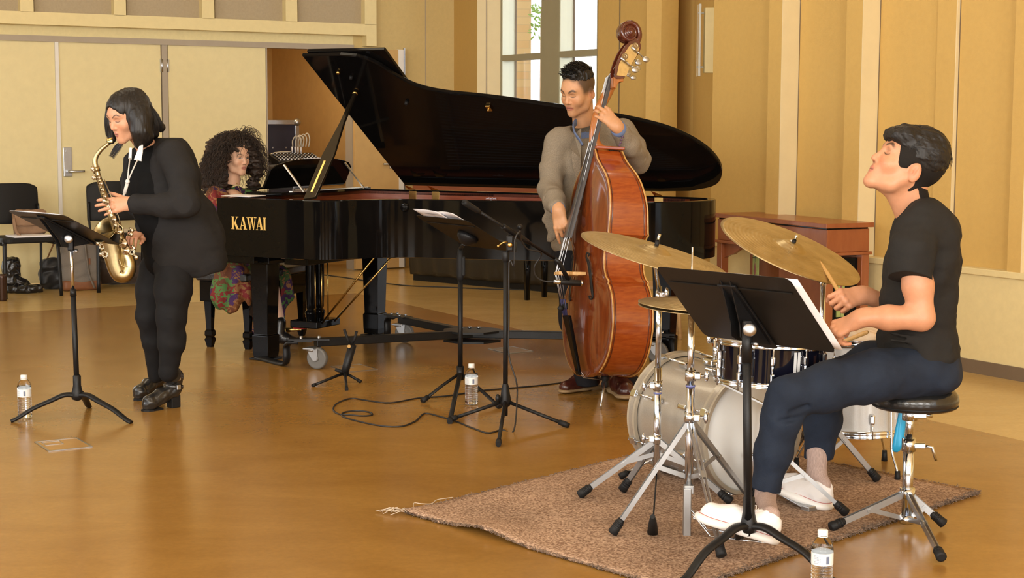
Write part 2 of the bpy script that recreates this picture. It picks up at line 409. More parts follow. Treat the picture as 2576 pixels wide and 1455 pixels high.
# ------------------------------------------------------------------ left wall with its doors
ZD = 2.06  # top of the door leaves
C = {u: LW(u) for u in (-900,0,143,153,410,425,672,890,949,1012,1142)}
mb = MB()
for a, b, z0, z1 in ((-900,143,2.10,5),(143,890,2.10,5)):
    slab(mb, C[a], C[b], z0, z1, -0.15, 0.0, N1)
slab(mb, C[-900]-E1*2, LW(-420), 0, 2.1, -0.15, 0, N1)
struct(mb.build('wall_left', M_WALL))
mb = MB(); slab(mb, C[890], C[1142], 0, 5, -0.15, 0.0, N1); struct(mb.build('wall_left_bay', mat('tan_wall_paint',(0.60,0.46,0.20),0.75,var=.04,vscale=30,bump=.15,bscale=220)))
mb = MB()   # fabric panels between the ribs high on the wall
ribs = [(-135,-102),(62,95),(295,325),(515,545),(723,752),(920,949)]
for (a, b), (c, d) in zip(ribs[:-1], ribs[1:]): slab(mb, LW(b), LW(c), 2.29, 5, 0.0, 0.02, N1)
struct(mb.build('trim_1', M_FAB))
mb = MB()
for a, b in ribs: slab(mb, LW(a,.1), LW(b,.1), 2.295, 5, -0.1, 0.0, N1)
slab(mb, LW(-260,.1), LW(949,.1), 2.195, 2.30, -0.1, 0.0, N1)
slab(mb, LW(924,.1), LW(949,.1), 2.10, 2.195, -0.1, 0.0, N1)
struct(mb.build('trim_2', M_TRIM))
mb = MB()   # taupe frame over the doors and the post between them
slab(mb, LW(-260), C[890], 2.06, 2.11, -0.1, 0.02, N1); slab(mb, LW(411), LW(425), 0, 2.07, -0.1, 0.012, N1)
struct(mb.build('trim_3', M_TAUPE))
def hinge_mb(p, z, n=N1):
    m_ = MB(); m_.cyl(p+n*0.012+Vector((0,0,z-.055)), p+n*0.012+Vector((0,0,z+.055)), 0.009, 10); m_.box(p+n*0.004+Vector((0,0,z)), (0.03,0.012,0.11), frame(n)); return m_
def leaf(name, ua, ub, hinge_u, handle=None, edge=None):
    m_ = MB(); slab(m_, LW(ua)+E1*.004, LW(ub)-E1*.004, 0.012, ZD, -0.05, 0.0, N1)
    o = struct(m_.build(name, M_DOOR))
    for z in (1.88, 1.05, 0.24):
        hinge_mb(LW(hinge_u), z).build('hinge', M_STEEL, o)
    return o
d1 = leaf('door_1', -130, 145, -130)
d2 = leaf('door_2', 152, 410, 411)
d3 = leaf('door_3', 426, 672, 425)
mb = MB(); slab(mb, LW(144), LW(153), 0.01, ZD, -0.03, 0.018, N1); mb.build('meeting_strip', M_WHITE, d2, 'white metal edge strip of the door')
def lever(p, n, e, z, parent, sgn=1):
    m_ = MB(); R = frame(n); m_.box(p+n*0.008+Vector((0,0,z+.10)), (0.072,0.02,0.25), R, 0.004)
    m_.cyl(p+n*0.016+Vector((0,0,z+.19)), p+n*0.026+Vector((0,0,z+.19)), 0.016, 16)
    pl = m_.build('lock_plate', M_STEEL, parent)
    m_ = MB(); a = p+n*0.015+Vector((0,0,z+.02)); m_.tube([a, a+n*.045, a+n*.055+e*sgn*.02, a+n*.055+e*sgn*.13], [.011,.011,.011,.010], 12)
    m_.cyl(p+n*.012+Vector((0,0,z+.02)), p+n*.024+Vector((0,0,z+.02)), .022, 18)
    m_.build('lever_handle', M_STEEL, parent)
p = LW(169); lever(p, N1, E1, zv(431,p)-.02, d2)
# the storeroom leaf folded back against the wall
d4m = MB(); q0, q1 = LW(893,.10), LW(1003,.10); slab(d4m, q0, q1, 0.012, 2.07, -0.04, 0.0, N1)
d4 = struct(d4m.build('door_4', M_ORANGE))
mb = MB(); slab(mb, q1, LW(1016,.10), 0.012, 2.075, -0.045, 0.004, N1); mb.build('door_edge', M_WHITE, d4, 'pale edge of the open door')
p = LW(988,.10); lever(p, N1, -E1, 0.98, d4)
mb = MB(); slab(mb, LW(1017,.1), LW(1019,.1), 0.012, 2.09, -.02, .01, N1); mb.build('edge_seal', M_STEEL, d4)
mb = MB(); slab(mb, LW(1070), LW(1071.5), 0, 5, 0, 0.002, N1); struct(mb.build('trim_4', M_TAUPE))
# storeroom beyond the opening
mb = MB(); s0, s1 = LW(560)+N1*-.15, LW(1000)+N1*-.15
slab(mb, s0, s1, 0, 2.6, -3.2, -3.05, N1); slab(mb, s1, s1+E1*.1, 0, 2.6, -3.2, 0, N1); slab(mb, s0-E1*1.6, s0-E1*1.5, 0, 2.6, -3.2, 0, N1); slab(mb, s0-E1*1.6, s0, 0, 2.6, -3.2, -3.05, N1)
mb.add([Vector((p.x,p.y,2.6)) for p in (s0-E1*1.6, s1, s1-N1*3.2, s0-E1*1.6-N1*3.2)], [(0,1,2,3)], False)
struct(mb.build('wall_storeroom', M_ORANGE))
ld = bpy.data.lights.new('storeroom_lamp','POINT'); ld.energy = 34; ld.color = (1.0,0.80,0.52); ld.shadow_soft_size = 0.08
lo = bpy.data.objects.new('storeroom_lamp', ld); COL.objects.link(lo); sp = LW(640)-N1*.7; lo.location = (sp.x, sp.y, 2.3)
mb = MB(); slab(mb, LW(672)+E1*.0, LW(672)+E1*.012, 0, 2.06, -.15, 0, N1); slab(mb, LW(886), LW(890), 0, 2.06, -.15, .01, N1); struct(mb.build('trim_5', M_TAUPE))
# ------------------------------------------------------------------ far bay with the window
def wl(mb, pts, z0, z1, t=0.12):
    """free polyline wall: pts are plan points, thickness goes away from the camera"""
    for a, b in zip(pts[:-1], pts[1:]):
        d = (b-a).normalized(); n = Vector((d.y,-d.x,0)); n = n if n.dot(-a) > 0 else -n
        slab(mb, a, b, z0, z1, -t, 0, n)
OW = -0.68
zs = zv(262, RW(1380,OW))   # sill
mb = MB(); c0 = LW(1142); wl(mb, [c0, RW(1200,OW+.16)], 0, 5); struct(mb.build('wall_corner', M_WALLR))
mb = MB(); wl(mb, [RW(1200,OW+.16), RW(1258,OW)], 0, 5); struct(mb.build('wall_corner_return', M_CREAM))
mb = MB(); slab(mb, RW(1222,OW+.106), RW(1223.2,OW+.103), 0, 5, 0, .003, N1); struct(mb.build('trim_6', M_TAUPE))
mb = MB(); zsill = 1.30
slab(mb, RW(1256,OW), RW(1502,OW), 0, zsill, -.16, 0, N2); slab(mb, RW(1256,OW), RW(1502,OW), 3.6, 5, -.16, 0, N2)
slab(mb, RW(1500,OW), RW(1660,OW), 0, 5, -.16, 0, N2)
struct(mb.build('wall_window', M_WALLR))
mb = MB(); slab(mb, RW(1555,OW), RW(1557,OW), 0, 5, 0, .004, N2); struct(mb.build('trim_7', M_BASE))
wf = MB()
a0, a1 = RW(1258,OW), RW(1500,OW)
for ua, ub, o0, o1 in ((1253,1260,-.10,.0),(1360,1404,-.12,0.0),(1498.5,1502,-.12,0.0)):
    slab(wf, RW(ua,OW), RW(ub,OW), zsill, 3.6, o0, o1, N2)
for z0, z1 in ((1.955,2.008),(zsill,zsill+.04),(2.70,2.76)): slab(wf, a0, a1, z0, z1, -.10, -0.004, N2)
wo = struct(wf.build('window_1', M_MULL))
wf = MB()
for ua in (1260,1404): slab(wf, RW(ua,OW), RW(ua,OW)+E2*.014, zsill, 3.6, -.15, -.008, N2)
wf.build('window_frame', M_MULL2, wo, 'pale green inner frame')
wf = MB()
for ua in (1260,1404): slab(wf, RW(ua,OW)+E2*.014, RW(ua,OW)+E2*.026, zsill, 3.6, -.15, -.135, N2)
wf.build('gasket', M_BASE, wo, 'dark gasket')
gm, gn, gl, gb = newmat('clear_glass'); tr = gn.new('ShaderNodeBsdfTransparent'); gg = gn.new('ShaderNodeBsdfGlossy'); gg.inputs['Roughness'].default_value = 0.02
mxs = gn.new('ShaderNodeMixShader'); mxs.inputs[0].default_value = 0.07; gl.new(tr.outputs[0], mxs.inputs[1]); gl.new(gg.outputs[0], mxs.inputs[2]); gl.new(mxs.outputs[0], gn['Material Output'].inputs['Surface'])
wf = MB(); slab(wf, a0, a1, zsill, 3.6, -.075, -.069, N2); wf.build('pane', gm, wo)
# outside: sunlit brick pier and paving
bm_, bn, bl, bb = newmat('pale_brick'); tcb = bn.new('ShaderNodeTexCoord'); br = bn.new('ShaderNodeTexBrick')
mpb = bn.new('ShaderNodeMapping'); mpb.inputs['Rotation'].default_value = (PI/2,0,0)
bl.new(tcb.outputs['Generated'], br.inputs['Vector'])
br.inputs['Color1'].default_value = (0.85,0.62,0.36,1); br.inputs['Color2'].default_value = (0.90,0.76,0.50,1); br.inputs['Mortar'].default_value = (0.75,0.62,0.42,1)
bl.new(br.outputs['Color'], bb.inputs['Base Color']); bb.inputs['Roughness'].default_value = 0.9
br.inputs['Scale'].default_value = 7.0; br.inputs['Mortar Size'].default_value = 0.012; br.inputs['Brick Width'].default_value = 0.42; br.inputs['Row Height'].default_value = 0.16
bp0 = Vector((-0.25,17.6,0)); 
me = bpy.data.meshes.new('wall_outside')
mb = MB(); mb.box((-0.45,17.9,2.0),(1.30,.4,5.0)); ow = struct(mb.build('wall_outside', bm_))
tcb2 = bn.new('ShaderNodeSeparateXYZ'); bl.new(tcb.outputs['Object'], tcb2.inputs[0]); cmb = bn.new('ShaderNodeCombineXYZ'); bl.new(tcb2.outputs['X'], cmb.inputs['X']); bl.new(tcb2.outputs['Z'], cmb.inputs['Y']); bl.new(cmb.outputs[0], br.inputs['Vector'])
br.inputs['Scale'].default_value = 1.0; br.inputs['Brick Width'].default_value = 0.36; br.inputs['Row Height'].default_value = 0.085; br.inputs['Mortar Size'].default_value = 0.004
mb = MB(); mb.box((1.37,26.0,1.15),(.55,2,2.6)); struct(mb.build('wall_distant', mat('distant_stucco',(0.80,0.78,0.70),0.9)))
mb = MB(); mb.box((0,34,-0.06),(60,32,0.1)); struct(mb.build('floor_outside', mat('paving',(0.5,0.47,0.4),0.9,var=0.1,vscale=2)))
# bush seen at the top of the left pane
lm = MB(); rg = random.Random(3)
for i in range(60):
    c = Vector((rg.uniform(.18,.42), 16.9+rg.uniform(-.15,.15), rg.uniform(2.28,2.62))); d = Vector((rg.uniform(-1,1),rg.uniform(-.5,.5),rg.uniform(-1,1))).normalized()
    s_ = d.orthogonal().normalized()*.016; lm.add([c-d*.035, c+s_, c+d*.035, c-s_], [(0,1,2,3)], False)
tr_ = thing('tree', 'pale green leafy tree branch outside the left window pane', 'tree', (.3,16.9,0))
lm.build('foliage', mat('leaf_green',(0.30,0.55,0.12),0.6,var=.2), tr_)
mb = MB(); mb.tube([(.3,16.95,0),(.32,16.9,1.5),(.30,16.9,2.6)], [.05,.035,.012], 8); mb.tube([(.31,16.9,2.2),(.4,16.85,2.5)], [.015,.006], 6); mb.build('trunk', mat('bark',(0.62,0.52,0.40),0.9,var=.2), tr_)
# the brighter sky beyond is the world itself; the sun stands high on the far side of the building
sun = bpy.data.lights.new('sun','SUN'); sun.energy = 7.0; sun.angle = 0.02; sun.color = (1,0.95,0.84)
so = bpy.data.objects.new('sun', sun); COL.objects.link(so); so.rotation_euler = (math.radians(50),0,math.radians(-20))
# ------------------------------------------------------------------ stepped panels between the bay and the right wall
mb = MB(); wl(mb, [RW(1659,OW), RW(1700,OW-.35), RW(1741,OW-.30), RW(1800,OW-.12)], 0, 5)
slab(mb, RW(1790,-.05), RW(1933,-.05), 0, 5, -.60, 0, N2)
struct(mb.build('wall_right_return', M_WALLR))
def rib(u0, u1, u2, uend, zb):
    """front face u0-u1, side facing the room u1-u2, then flat panel to uend"""
    Q = RW(u2,-.06); lo_, hi_ = 0.0, 0.4
    for _ in range(40):
        o = (lo_+hi_)/2; q = Q+N2*o; uu = CX+FPX*q.x/q.y
        if uu > u1: lo_ = o
        else: hi_ = o
    q1 = Q+N2*o; q0 = colpt(u0, q1, E2)
    m_ = MB(); slab(m_, q0-E2*.02, q1, zb, 5, -o-.08, 0, N2); return m_, o
zb = 0.56
for k, (u0,u1,u2,ue) in enumerate(((1933,1957,2003,2127),(2127,2157,2203,2355),(2355,2390,2402,2550),(2550,2572,2600,2900))):
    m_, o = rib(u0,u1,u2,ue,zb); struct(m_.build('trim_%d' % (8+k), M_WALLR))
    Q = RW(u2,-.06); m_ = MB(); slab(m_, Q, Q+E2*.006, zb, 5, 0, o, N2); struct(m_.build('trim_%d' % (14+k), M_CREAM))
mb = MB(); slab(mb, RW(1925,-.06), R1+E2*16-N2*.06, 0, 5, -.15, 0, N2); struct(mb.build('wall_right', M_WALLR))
mb = MB()
for u in (2003,2203,2402): slab(mb, RW(u,-.06)+E2*.004, RW(u,-.06)+E2*.012, zb, 5, 0, .002, N2)
struct(mb.build('trim_12', M_BASE))
mb = MB(); slab(mb, RW(1790), R1+E2*16, 0, .555, -.06, 0, N2); struct(mb.build('wall_low', M_LOW))
mb = MB(); slab(mb, RW(1790), R1+E2*16, .555, .592, -.06, .018, N2); struct(mb.build('trim_13', M_LOW, bevel=.004))
mb = MB(); slab(mb, RW(1790), R1+E2*16, 0, .075, 0, .010, N2); struct(mb.build('baseboard_right', M_BASE))
# walls out of view, with tall window openings for the daylight
mb = MB()
xs = [-8,-6.4,-4.4,-2.9,-.9,.6,2.6,4.1,6.1,8]
for a, b in ((0,1),(2,3),(4,5),(6,7),(8,9)): mb.box(((xs[a]+xs[b])/2,-4.75,2.5),(xs[b]-xs[a],.15,5))
mb.box((0,-4.75,.5),(16,.15,1.0)); mb.box((0,-4.75,4.75),(16,.15,.5)); struct(mb.build('wall_back', M_WALL))
mb = MB(); ys = [-4.8,-2.5,-.5,1.2,3.2,4.9,6.9,11.9]
for a, b in ((0,1),(2,3),(4,5),(6,7)): mb.box((-7.3,(ys[a]+ys[b])/2,2.5),(.15,ys[b]-ys[a],5))
mb.box((-7.3,3.5,.5),(.15,16.8,1.0)); mb.box((-7.3,3.5,4.75),(.15,16.8,.5)); struct(mb.build('wall_side', M_WALL))
# ------------------------------------------------------------------ wall box
p = RW(1790,-.1); pa = P(1757,100,p.y+.35); pb = P(1796,100,p.y+.35)
wbx = thing('speaker_panel', 'cream rectangular wall panel with a clear bracket high on the stepped wall', 'wall panel', (pa.x,pa.y,1.7))
zt, zb2 = P(1775,20,pa.y).z, P(1775,184,pa.y).z
mb = MB(); mb.box(((pa.x+pb.x)/2+.03,pa.y,(zt+zb2)/2),(pb.x-pa.x-.02,.10,zt-zb2),None,.004); mb.build('panel', M_TRIM, wbx)
mb = MB(); mb.box((pa.x,pa.y-.02,(zt+zb2)/2),(.016,.13,zt-zb2+.05),None,.003); 
for z in (zt-.04,zb2+.04): mb.cyl((pa.x-.012,pa.y-.05,z),(pa.x+.03,pa.y-.05,z),.008,8)
mb.build('bracket', mat('clear_acrylic',(0.72,0.72,0.66),0.15,trans=.5), wbx)
# ------------------------------------------------------------------ floor boxes
def floor_box(c, lab):
    R2 = 0.5499; e1 = Vector((math.cos(R2),math.sin(R2),0)); e2 = Vector((math.sin(R2),-math.cos(R2),0)); c = Vector((c[0],c[1],0.0)); a, b = .181, .225
    t = thing('floor_box', lab, 'floor outlet', c+(e1*a+e2*b)/2)
    R = Matrix((e1,-e2,Vector((0,0,1)))).transposed()
    m_ = MB(); m_.box(c+(e1*a+e2*b)/2+Vector((0,0,.001)), (a,b,.002), R); m_.build('cover', mat('cover_plate_brown',(0.40,0.22,0.06),0.3,var=.1), t)
    m_ = MB(); w = .0075
    for s0, s1 in ((Vector(),e1*a),(e2*b,e1*a+e2*b),(Vector(),e2*b),(e1*a,e1*a+e2*b)): m_.bar(c+s0+Vector((0,0,.002)), c+s1+Vector((0,0,.002)), w, .003)
    m_.build('frame', M_STEEL, t)
    m_ = MB(); k0 = e2*.03+e1*.02; 
    q = [k0, k0+e1*.075, k0+e1*.075+e2*.07, k0+e2*.07]
    for i in range(4): m_.bar(c+q[i]+Vector((0,0,.003)), c+q[(i+1)%4]+Vector((0,0,.003)), .0035, .002)
    m_.build('flap', M_STEEL, t)
floor_box((-2.071,6.803), 'floor outlet cover with a metal frame in front of the left music stand')
floor_box((-.1448,9.717), 'floor outlet cover with a metal frame under the grand piano, beside the dolly')
floor_box((-1.03,8.98), 'floor outlet cover half hidden behind the small folded stand, beside the near caster')
# ------------------------------------------------------------------ grand piano
M_EBONY = mat('black_polyester_lacquer', (0.0045,0.004,0.0038), 0.06, spec=0.13, var=0.1)
M_MAHOG = mat('red_mahogany_veneer', (0.17,0.030,0.008), 0.22, coat=0.5, col2=(0.24,0.052,0.014), vscale=9, stretch=(1,1,14))
M_GOLD = mat('bronze_painted_iron', (0.55,0.27,0.06), 0.35, 0.6, var=0.08)
M_SPRUCE = mat('spruce_soundboard', (0.58,0.27,0.07), 0.35, coat=0.3, col2=(0.66,0.34,0.10), vscale=6, stretch=(12,1,1))
M_GREYW = mat('grey_rubber_wheel', (0.13,0.125,0.115), 0.5, var=0.1)
A0 = -27.0*PI/180
PX = Vector((math.cos(A0), math.sin(A0), 0)); PY = Vector((math.sin(A0), -math.cos(A0), 0)); PO = Vector((-0.99,10.54,0))
def pl(x, y, z=0.0): return PO + PX*x + PY*y + Vector((0,0,z))
ZR = 0.955
# outline of the case in plan (x along the spine to the tail, y from the spine to the treble side)
side = [(0.0,1.56),(0.30,1.56),(0.58,1.56),(0.70,1.535),(0.78,1.46),(0.84,1.34),(0.93,1.22),(1.08,1.145),(1.35,1.09),(1.65,1.01),(1.95,0.92),(2.20,0.83),(2.40,0.71),(2.53,0.52),(2.56,0.30),(2.48,0.10),(2.30,0.015),(2.1,0.0),(1.0,0.0),(0.0,0.0)]
outl = side[:3] + cr(side[2:17], 5)[1:] + side[17:]
def inset(poly, d):
    n = len(poly); out = []
    for i in range(n):
        a = Vector(poly[i-1]); b = Vector(poly[i]); c = Vector(poly[(i+1)%n])
        t1 = (b-a); t2 = (c-b)
        t1 = t1.normalized() if t1.length > 1e-6 else t2.normalized(); t2 = t2.normalized() if t2.length > 1e-6 else t1
        n1 = Vector((t1.y,-t1.x)); n2 = Vector((t2.y,-t2.x)); nn = (n1+n2); nn = nn.normalized() if nn.length > 1e-6 else n1
        k = 1/max(0.5, nn.dot(n1)); out.append(tuple(b+nn*d*k))
    return out
# orientation check: shrink must reduce the area
def areap(p): return sum(p[i-1][0]*p[i][1]-p[i][0]*p[i-1][1] for i in range(len(p)))/2
sgn = 1 if abs(areap(inset(outl,0.03))) < abs(areap(outl)) else -1
def rimloop(poly, d, z): return [pl(x,y,z) for x, y in inset(poly, sgn*d)] if d else [pl(x,y,z) for x, y in poly]
gp = thing('grand_piano', 'black lacquered concert grand piano with raised lid and gold lettering on its side', 'grand piano', pl(1.0,.8))
def ring(loops, closed=True):
    m_ = MB(); n = len(loops[0]); vs = [p for L in loops for p in L]
    fs = [(i*n+k, i*n+(k+1)%n, (i+1)*n+(k+1)%n, (i+1)*n+k) for i in range(len(loops)-1) for k in range(n)]
    m_.add(vs, fs, True); return m_
full = outl
m_ = ring([rimloop(full,0.02,ZR-.335), rimloop(full,0.0,ZR-.33), rimloop(full,0.0,ZR-.004), rimloop(full,0.004,ZR), rimloop(full,0.040,ZR), rimloop(full,0.044,ZR-.004), rimloop(full,0.044,ZR-.03)])
rim = m_.build('case', M_EBONY, gp)
md = rim.modifiers.new('es','EDGE_SPLIT'); md.split_angle = 0.6
m_ = ring([rimloop(full,0.044,ZR-.012), rimloop(full,0.044,ZR-.20)]); m_.build('inner_rim', M_MAHOG, gp, 'red mahogany lining inside the case')
m_ = MB(); p = inset(full, sgn*.045); m_.add([pl(x,y,ZR-.17) for x, y in p], [tuple(range(len(p)))], False); m_.build('soundboard', M_SPRUCE, gp, 'varnished wooden soundboard')
m_ = MB(); p = inset(full, sgn*.03); m_.add([pl(x,y,ZR-.30) for x, y in p], [tuple(range(len(p)))], False); m_.build('bottom', M_EBONY, gp)
# cast plate with bars
m_ = MB(); q = inset(full, sgn*.10); qi = inset(full, sgn*.22)
m_.add([pl(x,y,ZR-.10) for x,y in q]+[pl(x,y,ZR-.10) for x,y in qi], [(k,(k+1)%len(q),len(q)+(k+1)%len(q),len(q)+k) for k in range(len(q))], False)
for y0, y1 in ((.35,.30),(.75,.45),(1.1,.6)): m_.bar(pl(.62,y0,ZR-.085), pl(2.25,y1,ZR-.085), .03, .03)
m_.box(pl(.62,.78,ZR-.09), (.14,1.42,.03), Matrix((PX,PY,Vector((0,0,1)))).transposed()); m_.build('iron_plate', M_GOLD, gp, 'bronze coloured iron plate')
m_ = MB()
for k in range(60):
    y = .1+1.25*k/59; x1 = 2.3-1.2*k/59*0.95
    m_.tube([pl(.62,y,ZR-.07), pl(x1,.1+ (y-.1)*.55,ZR-.07)], .0012, 4, caps=False)
m_.build('strings', M_STEEL, gp); gp.children[-1]['kind'] = 'stuff'
RP = Matrix((PX,PY,Vector((0,0,1)))).transposed()
# key bed, cheeks, keys, fallboard
m_ = MB(); m_.box(pl(-.02,.78,ZR-.35), (.50,1.50,.05), RP, .004); m_.build('key_bed', M_EBONY, gp)

m_ = MB(); cheek = [(0.02,-.005),(0.02,-.335),(-.24,-.335),(-.24,-.27),(-.17,-.24),(-.08,-.22),(-.03,-.14),(-.02,-.06)]
m_ = MB(); m_.prism([(x,z) for x,z in cheek], pl(0,0,ZR), PX, (0,0,1), PY, .045); m_.build('cheek', M_EBONY, gp)
m_ = MB()
for k in range(52): m_.box(pl(-.17,.17+.0235*k+.01,ZR-.245), (.15,.0225,.02), RP)
m_.build('white_keys', mat('ivory_plastic',(0.85,0.83,0.76),0.25), gp, 'white keys')
m_ = MB()
for k in range(51):
    if k%7 in (2,6): continue
    m_.box(pl(-.13,.17+.0235*k+.0218,ZR-.23), (.095,.011,.022), RP)
m_.build('black_keys', M_EBONY, gp)
m_ = MB(); m_.box(pl(-.07,.78,ZR-.15), (.02,1.30,.20), RP, .005); m_.build('fallboard', M_EBONY, gp)
# gold lettering on the treble side
GL = {'K':([[(.08,0),(.32,0),(.32,1),(.08,1)],[(0,0),(.40,0),(.40,.06),(0,.06)],[(0,.94),(.40,.94),(.40,1),(0,1)],[(.30,.34),(.40,.42),(.86,.98),(.74,.98)],[(.36,.50),(.56,.64),(1.0,.0),(.70,0)],[(.60,.94),(.98,.94),(.98,1),(.60,1)],[(.62,0),(1.06,0),(1.06,.06),(.62,.06)]],1.08),
 'A':([[(.09,0),(.17,0),(.50,.96),(.42,1)],[(.38,1),(.58,1),(.94,0),(.66,0)],[(.20,.27),(.74,.27),(.74,.34),(.22,.34)],[(0,0),(.28,0),(.28,.06),(0,.06)],[(.56,0),(1.02,0),(1.02,.06),(.56,.06)]],1.02),
 'W':([[(.08,1),(.36,1),(.54,0),(.44,0)],[(.46,0),(.53,0),(.72,1),(.65,1)],[(.56,1),(.84,1),(1.02,0),(.92,0)],[(.93,0),(1.0,0),(1.24,1),(1.17,1)],[(0,.94),(.92,.94),(.92,1),(0,1)],[(1.02,.94),(1.36,.94),(1.36,1),(1.02,1)]],1.34),
 'I':([[(.09,0),(.33,0),(.33,1),(.09,1)],[(0,0),(.42,0),(.42,.06),(0,.06)],[(0,.94),(.42,.94),(.42,1),(0,1)]],.42)}
sc__ = .252/(GL['K'][1]+2*GL['A'][1]+GL['W'][1]+GL['I'][1]+.04); x_ = .10
m_ = MB()
for g in 'KAWAI':
    for poly in GL[g][0]: m_.prism([(x_+a*sc__, b*.073) for a,b in poly], pl(0,1.5605,ZR-.177), PX, (0,0,1), PY, .0012)
    x_ += (GL[g][1]+(-.06 if g in 'AW' else .03))*sc__
m_.build('lettering', mat('gold_leaf',(0.80,0.52,0.14),0.35,0.55), gp, 'gold KAWAI lettering')
bld = MB()   # serif strokes thickening the letters
# lid: main board hinged at the spine and raised; front flap folded back on it
TL = math.radians(34.3)
LY = (PY*math.cos(TL)+Vector((0,0,math.sin(TL)))); LN = (PY*-math.sin(TL)+Vector((0,0,math.cos(TL))))
X0 = 0.33
LW_ = 0.89
def lid(x, y, n=0.0): return pl(x,0,ZR+.03) + LY*(y*LW_) + LN*n
lo_ = [p for p in outl if p[0] >= X0]
lo_ = [(X0,1.56)] + [p for p in lo_ if p[0] > X0+.01] + [(X0,0.0)]
lo_ = inset(lo_, -sgn*.012)
m_ = MB(); n = len(lo_); e = .004
lay = [([lid(x,y,h) for x,y in (inset(lo_,sgn*d) if d else lo_)]) for d,h in ((.006,0),(0,.005),(0,.021),(.006,.026))]
vs = [p for L in lay for p in L]
fs = [(i*n+k, i*n+(k+1)%n, (i+1)*n+(k+1)%n, (i+1)*n+k) for i in range(3) for k in range(n)]
m_.add(vs, fs, False); m_.f += [tuple(range(n)), tuple(3*n+k for k in range(n))]; m_.sm += [False,False]
m_.build('lid', M_EBONY, gp)
m_ = MB(); m_.box(lid(X0+.275,.78,.042), (.53,1.56*LW_+.02,.022), Matrix((PX,LY,LN)).transposed(), .004); m_.build('lid_flap', M_EBONY, gp)
for y in (.25,.78,1.3):
    m_ = MB(); m_.cyl(lid(X0-.008,y-.06,.03), lid(X0-.008,y+.06,.03), .006, 8); m_.build('flap_hinge', M_BRASS, gp)
for x, y in ((.49,1.40),(.55,1.34),(.80,1.05)):
    m_ = MB(); m_.cyl(lid(x,y,0), lid(x,y,-.02), .012, 12, .009); m_.build('rubber_buffer', M_BRASS if x < .5 else M_RUBBER, gp)
m_ = MB(); c = lid(1.33,.99,0); m_.box(c-LN*.008, (.03,.05,.014), Matrix((PX,LY,LN)).transposed(), .003); m_.cyl(c-LN*.006, c-LN*.03, .006, 10); m_.build('lid_catch', M_BRASS, gp)
# brass hinges along the spine
for x in (0.41,0.58,2.12):
    m_ = MB(); m_.box(pl(x,.046,ZR-.035), (.055,.004,.055), RP, .001)
    st = [(0,0),(.052,0),(.048,.018),(.036,.026),(.034,.038),(.022,.046),(.018,.058),(.006,.066),(0,.07)]
    m_.prism([(a-.026,b) for a,b in st], pl(x,.05,ZR+.002), PX, (LY*.9+LN*-.1), PY, .003)
    m_.build('hinge', M_BRASS, gp)
# small maker's decal on the lining and sponsor plate
fc = bpy.data.curves.new('decal','FONT'); fc.body = 'Nunes Green'; 
bpy.data.curves.remove(fc)
m_ = MB(); m_.box(pl(.985,.0465,ZR-.045), (.085,.001,.016), RP); m_.build('decal', mat('decal_dark_red',(0.20,0.045,0.014),0.3), gp)
m_ = MB()
for i in range(9): m_.bar(pl(.950+.008*i,.0475,ZR-.045), pl(.955+.008*i,.0475,ZR-.038+.003*((i*7)%3-1)), .001, .0035)
m_.box(pl(.985,.0475,ZR-.052), (.010,.001,.006), RP); m_.build('decal_script', mat('decal_silver',(0.62,0.62,0.66),0.3,0.3), gp, 'silver script on the mahogany lining')
# prop stick: from the treble rim near the keyboard up to the lid
pa, pb = pl(.36,1.51,ZR+.0), P(872,228,9.72)
tt = lid(.50,1.17,0)
a, b = pl(.60,1.50,ZR+.005), tt
d = (b-a); m_ = MB(); side_ = PX
pts = []
for t, w in ((0,.040),(.10,.042),(.40,.044),(.52,.032),(.70,.016),(1.0,.010)):
    c = a+d*t; pts.append((c, w))
up_ = d.cross(PY).normalized(); th_ = d.cross(up_).normalized()
vs = []
for c, w in pts: vs += [c+up_*w+th_*.008, c-up_*w+th_*.008, c-up_*w-th_*.008, c+up_*w-th_*.008]
fs = []
for i in range(len(pts)-1):
    for k in range(4): fs.append((i*4+k, i*4+(k+1)%4, (i+1)*4+(k+1)%4, (i+1)*4+k))
fs += [(0,1,2,3), tuple((len(pts)-1)*4+k for k in (3,2,1,0))]
m_.add(vs, fs, False); pr = m_.build('prop_stick', mat('black_lacquer_stick',(0.012,0.009,0.006),0.2,coat=.5), gp, bevel=.002)
m_ = MB(); m_.bar(a+d*.05-th_*.010, a+d*.33-th_*.010, .012, .004); m_.build('half_prop', M_BRASS, pr)
m_ = MB(); m_.cyl(b-LN*.004, b+LN*-.02, .016, 14); m_.build('prop_cup', M_BRASS, gp)
# music desk
zd = ZR+.012
dk = MB(); dd = (PX*-.50+Vector((0,0,.86))).normalized()   # leans back towards the tail
dd = (PX*.42+Vector((0,0,.90))).normalized()
prof = [(0,0),(0,.12),(.05,.153),(.12,.168),(.20,.18),(.30,.186),(.44,.188),(.58,.186),(.68,.18),(.76,.168),(.83,.153),(.88,.12),(.88,0)]
dk.prism(prof, pl(.04,.30,zd+.03), PY, dd, PX, .016); desk = dk.build('music_desk', M_EBONY, gp, bevel=.003)
dk = MB(); dk.box(pl(.09,.74,zd), (.26,.98,.018), RP, .003)
dk.box(pl(.0,.74,zd+.03), (.07,.92,.012), RP, .003); dk.build('desk_tray', M_EBONY, desk)
for y in (.46,1.12):
    dk = MB(); dk.bar(pl(.30,y,zd+.012), pl(.16,y,zd+.17), .012, .008); dk.build('desk_strut', mat('polished_strut',(0.6,0.55,0.45),0.2,0.8), desk, 'bright metal strut')
dk = MB(); dk.bar(pl(.22,.30,zd+.012), pl(.22,1.14,zd+.012), .022, .007); dk.build('desk_rail', mat('polished_strut',(0.6,0.55,0.45),0.2,0.8), desk, 'bright metal rail')
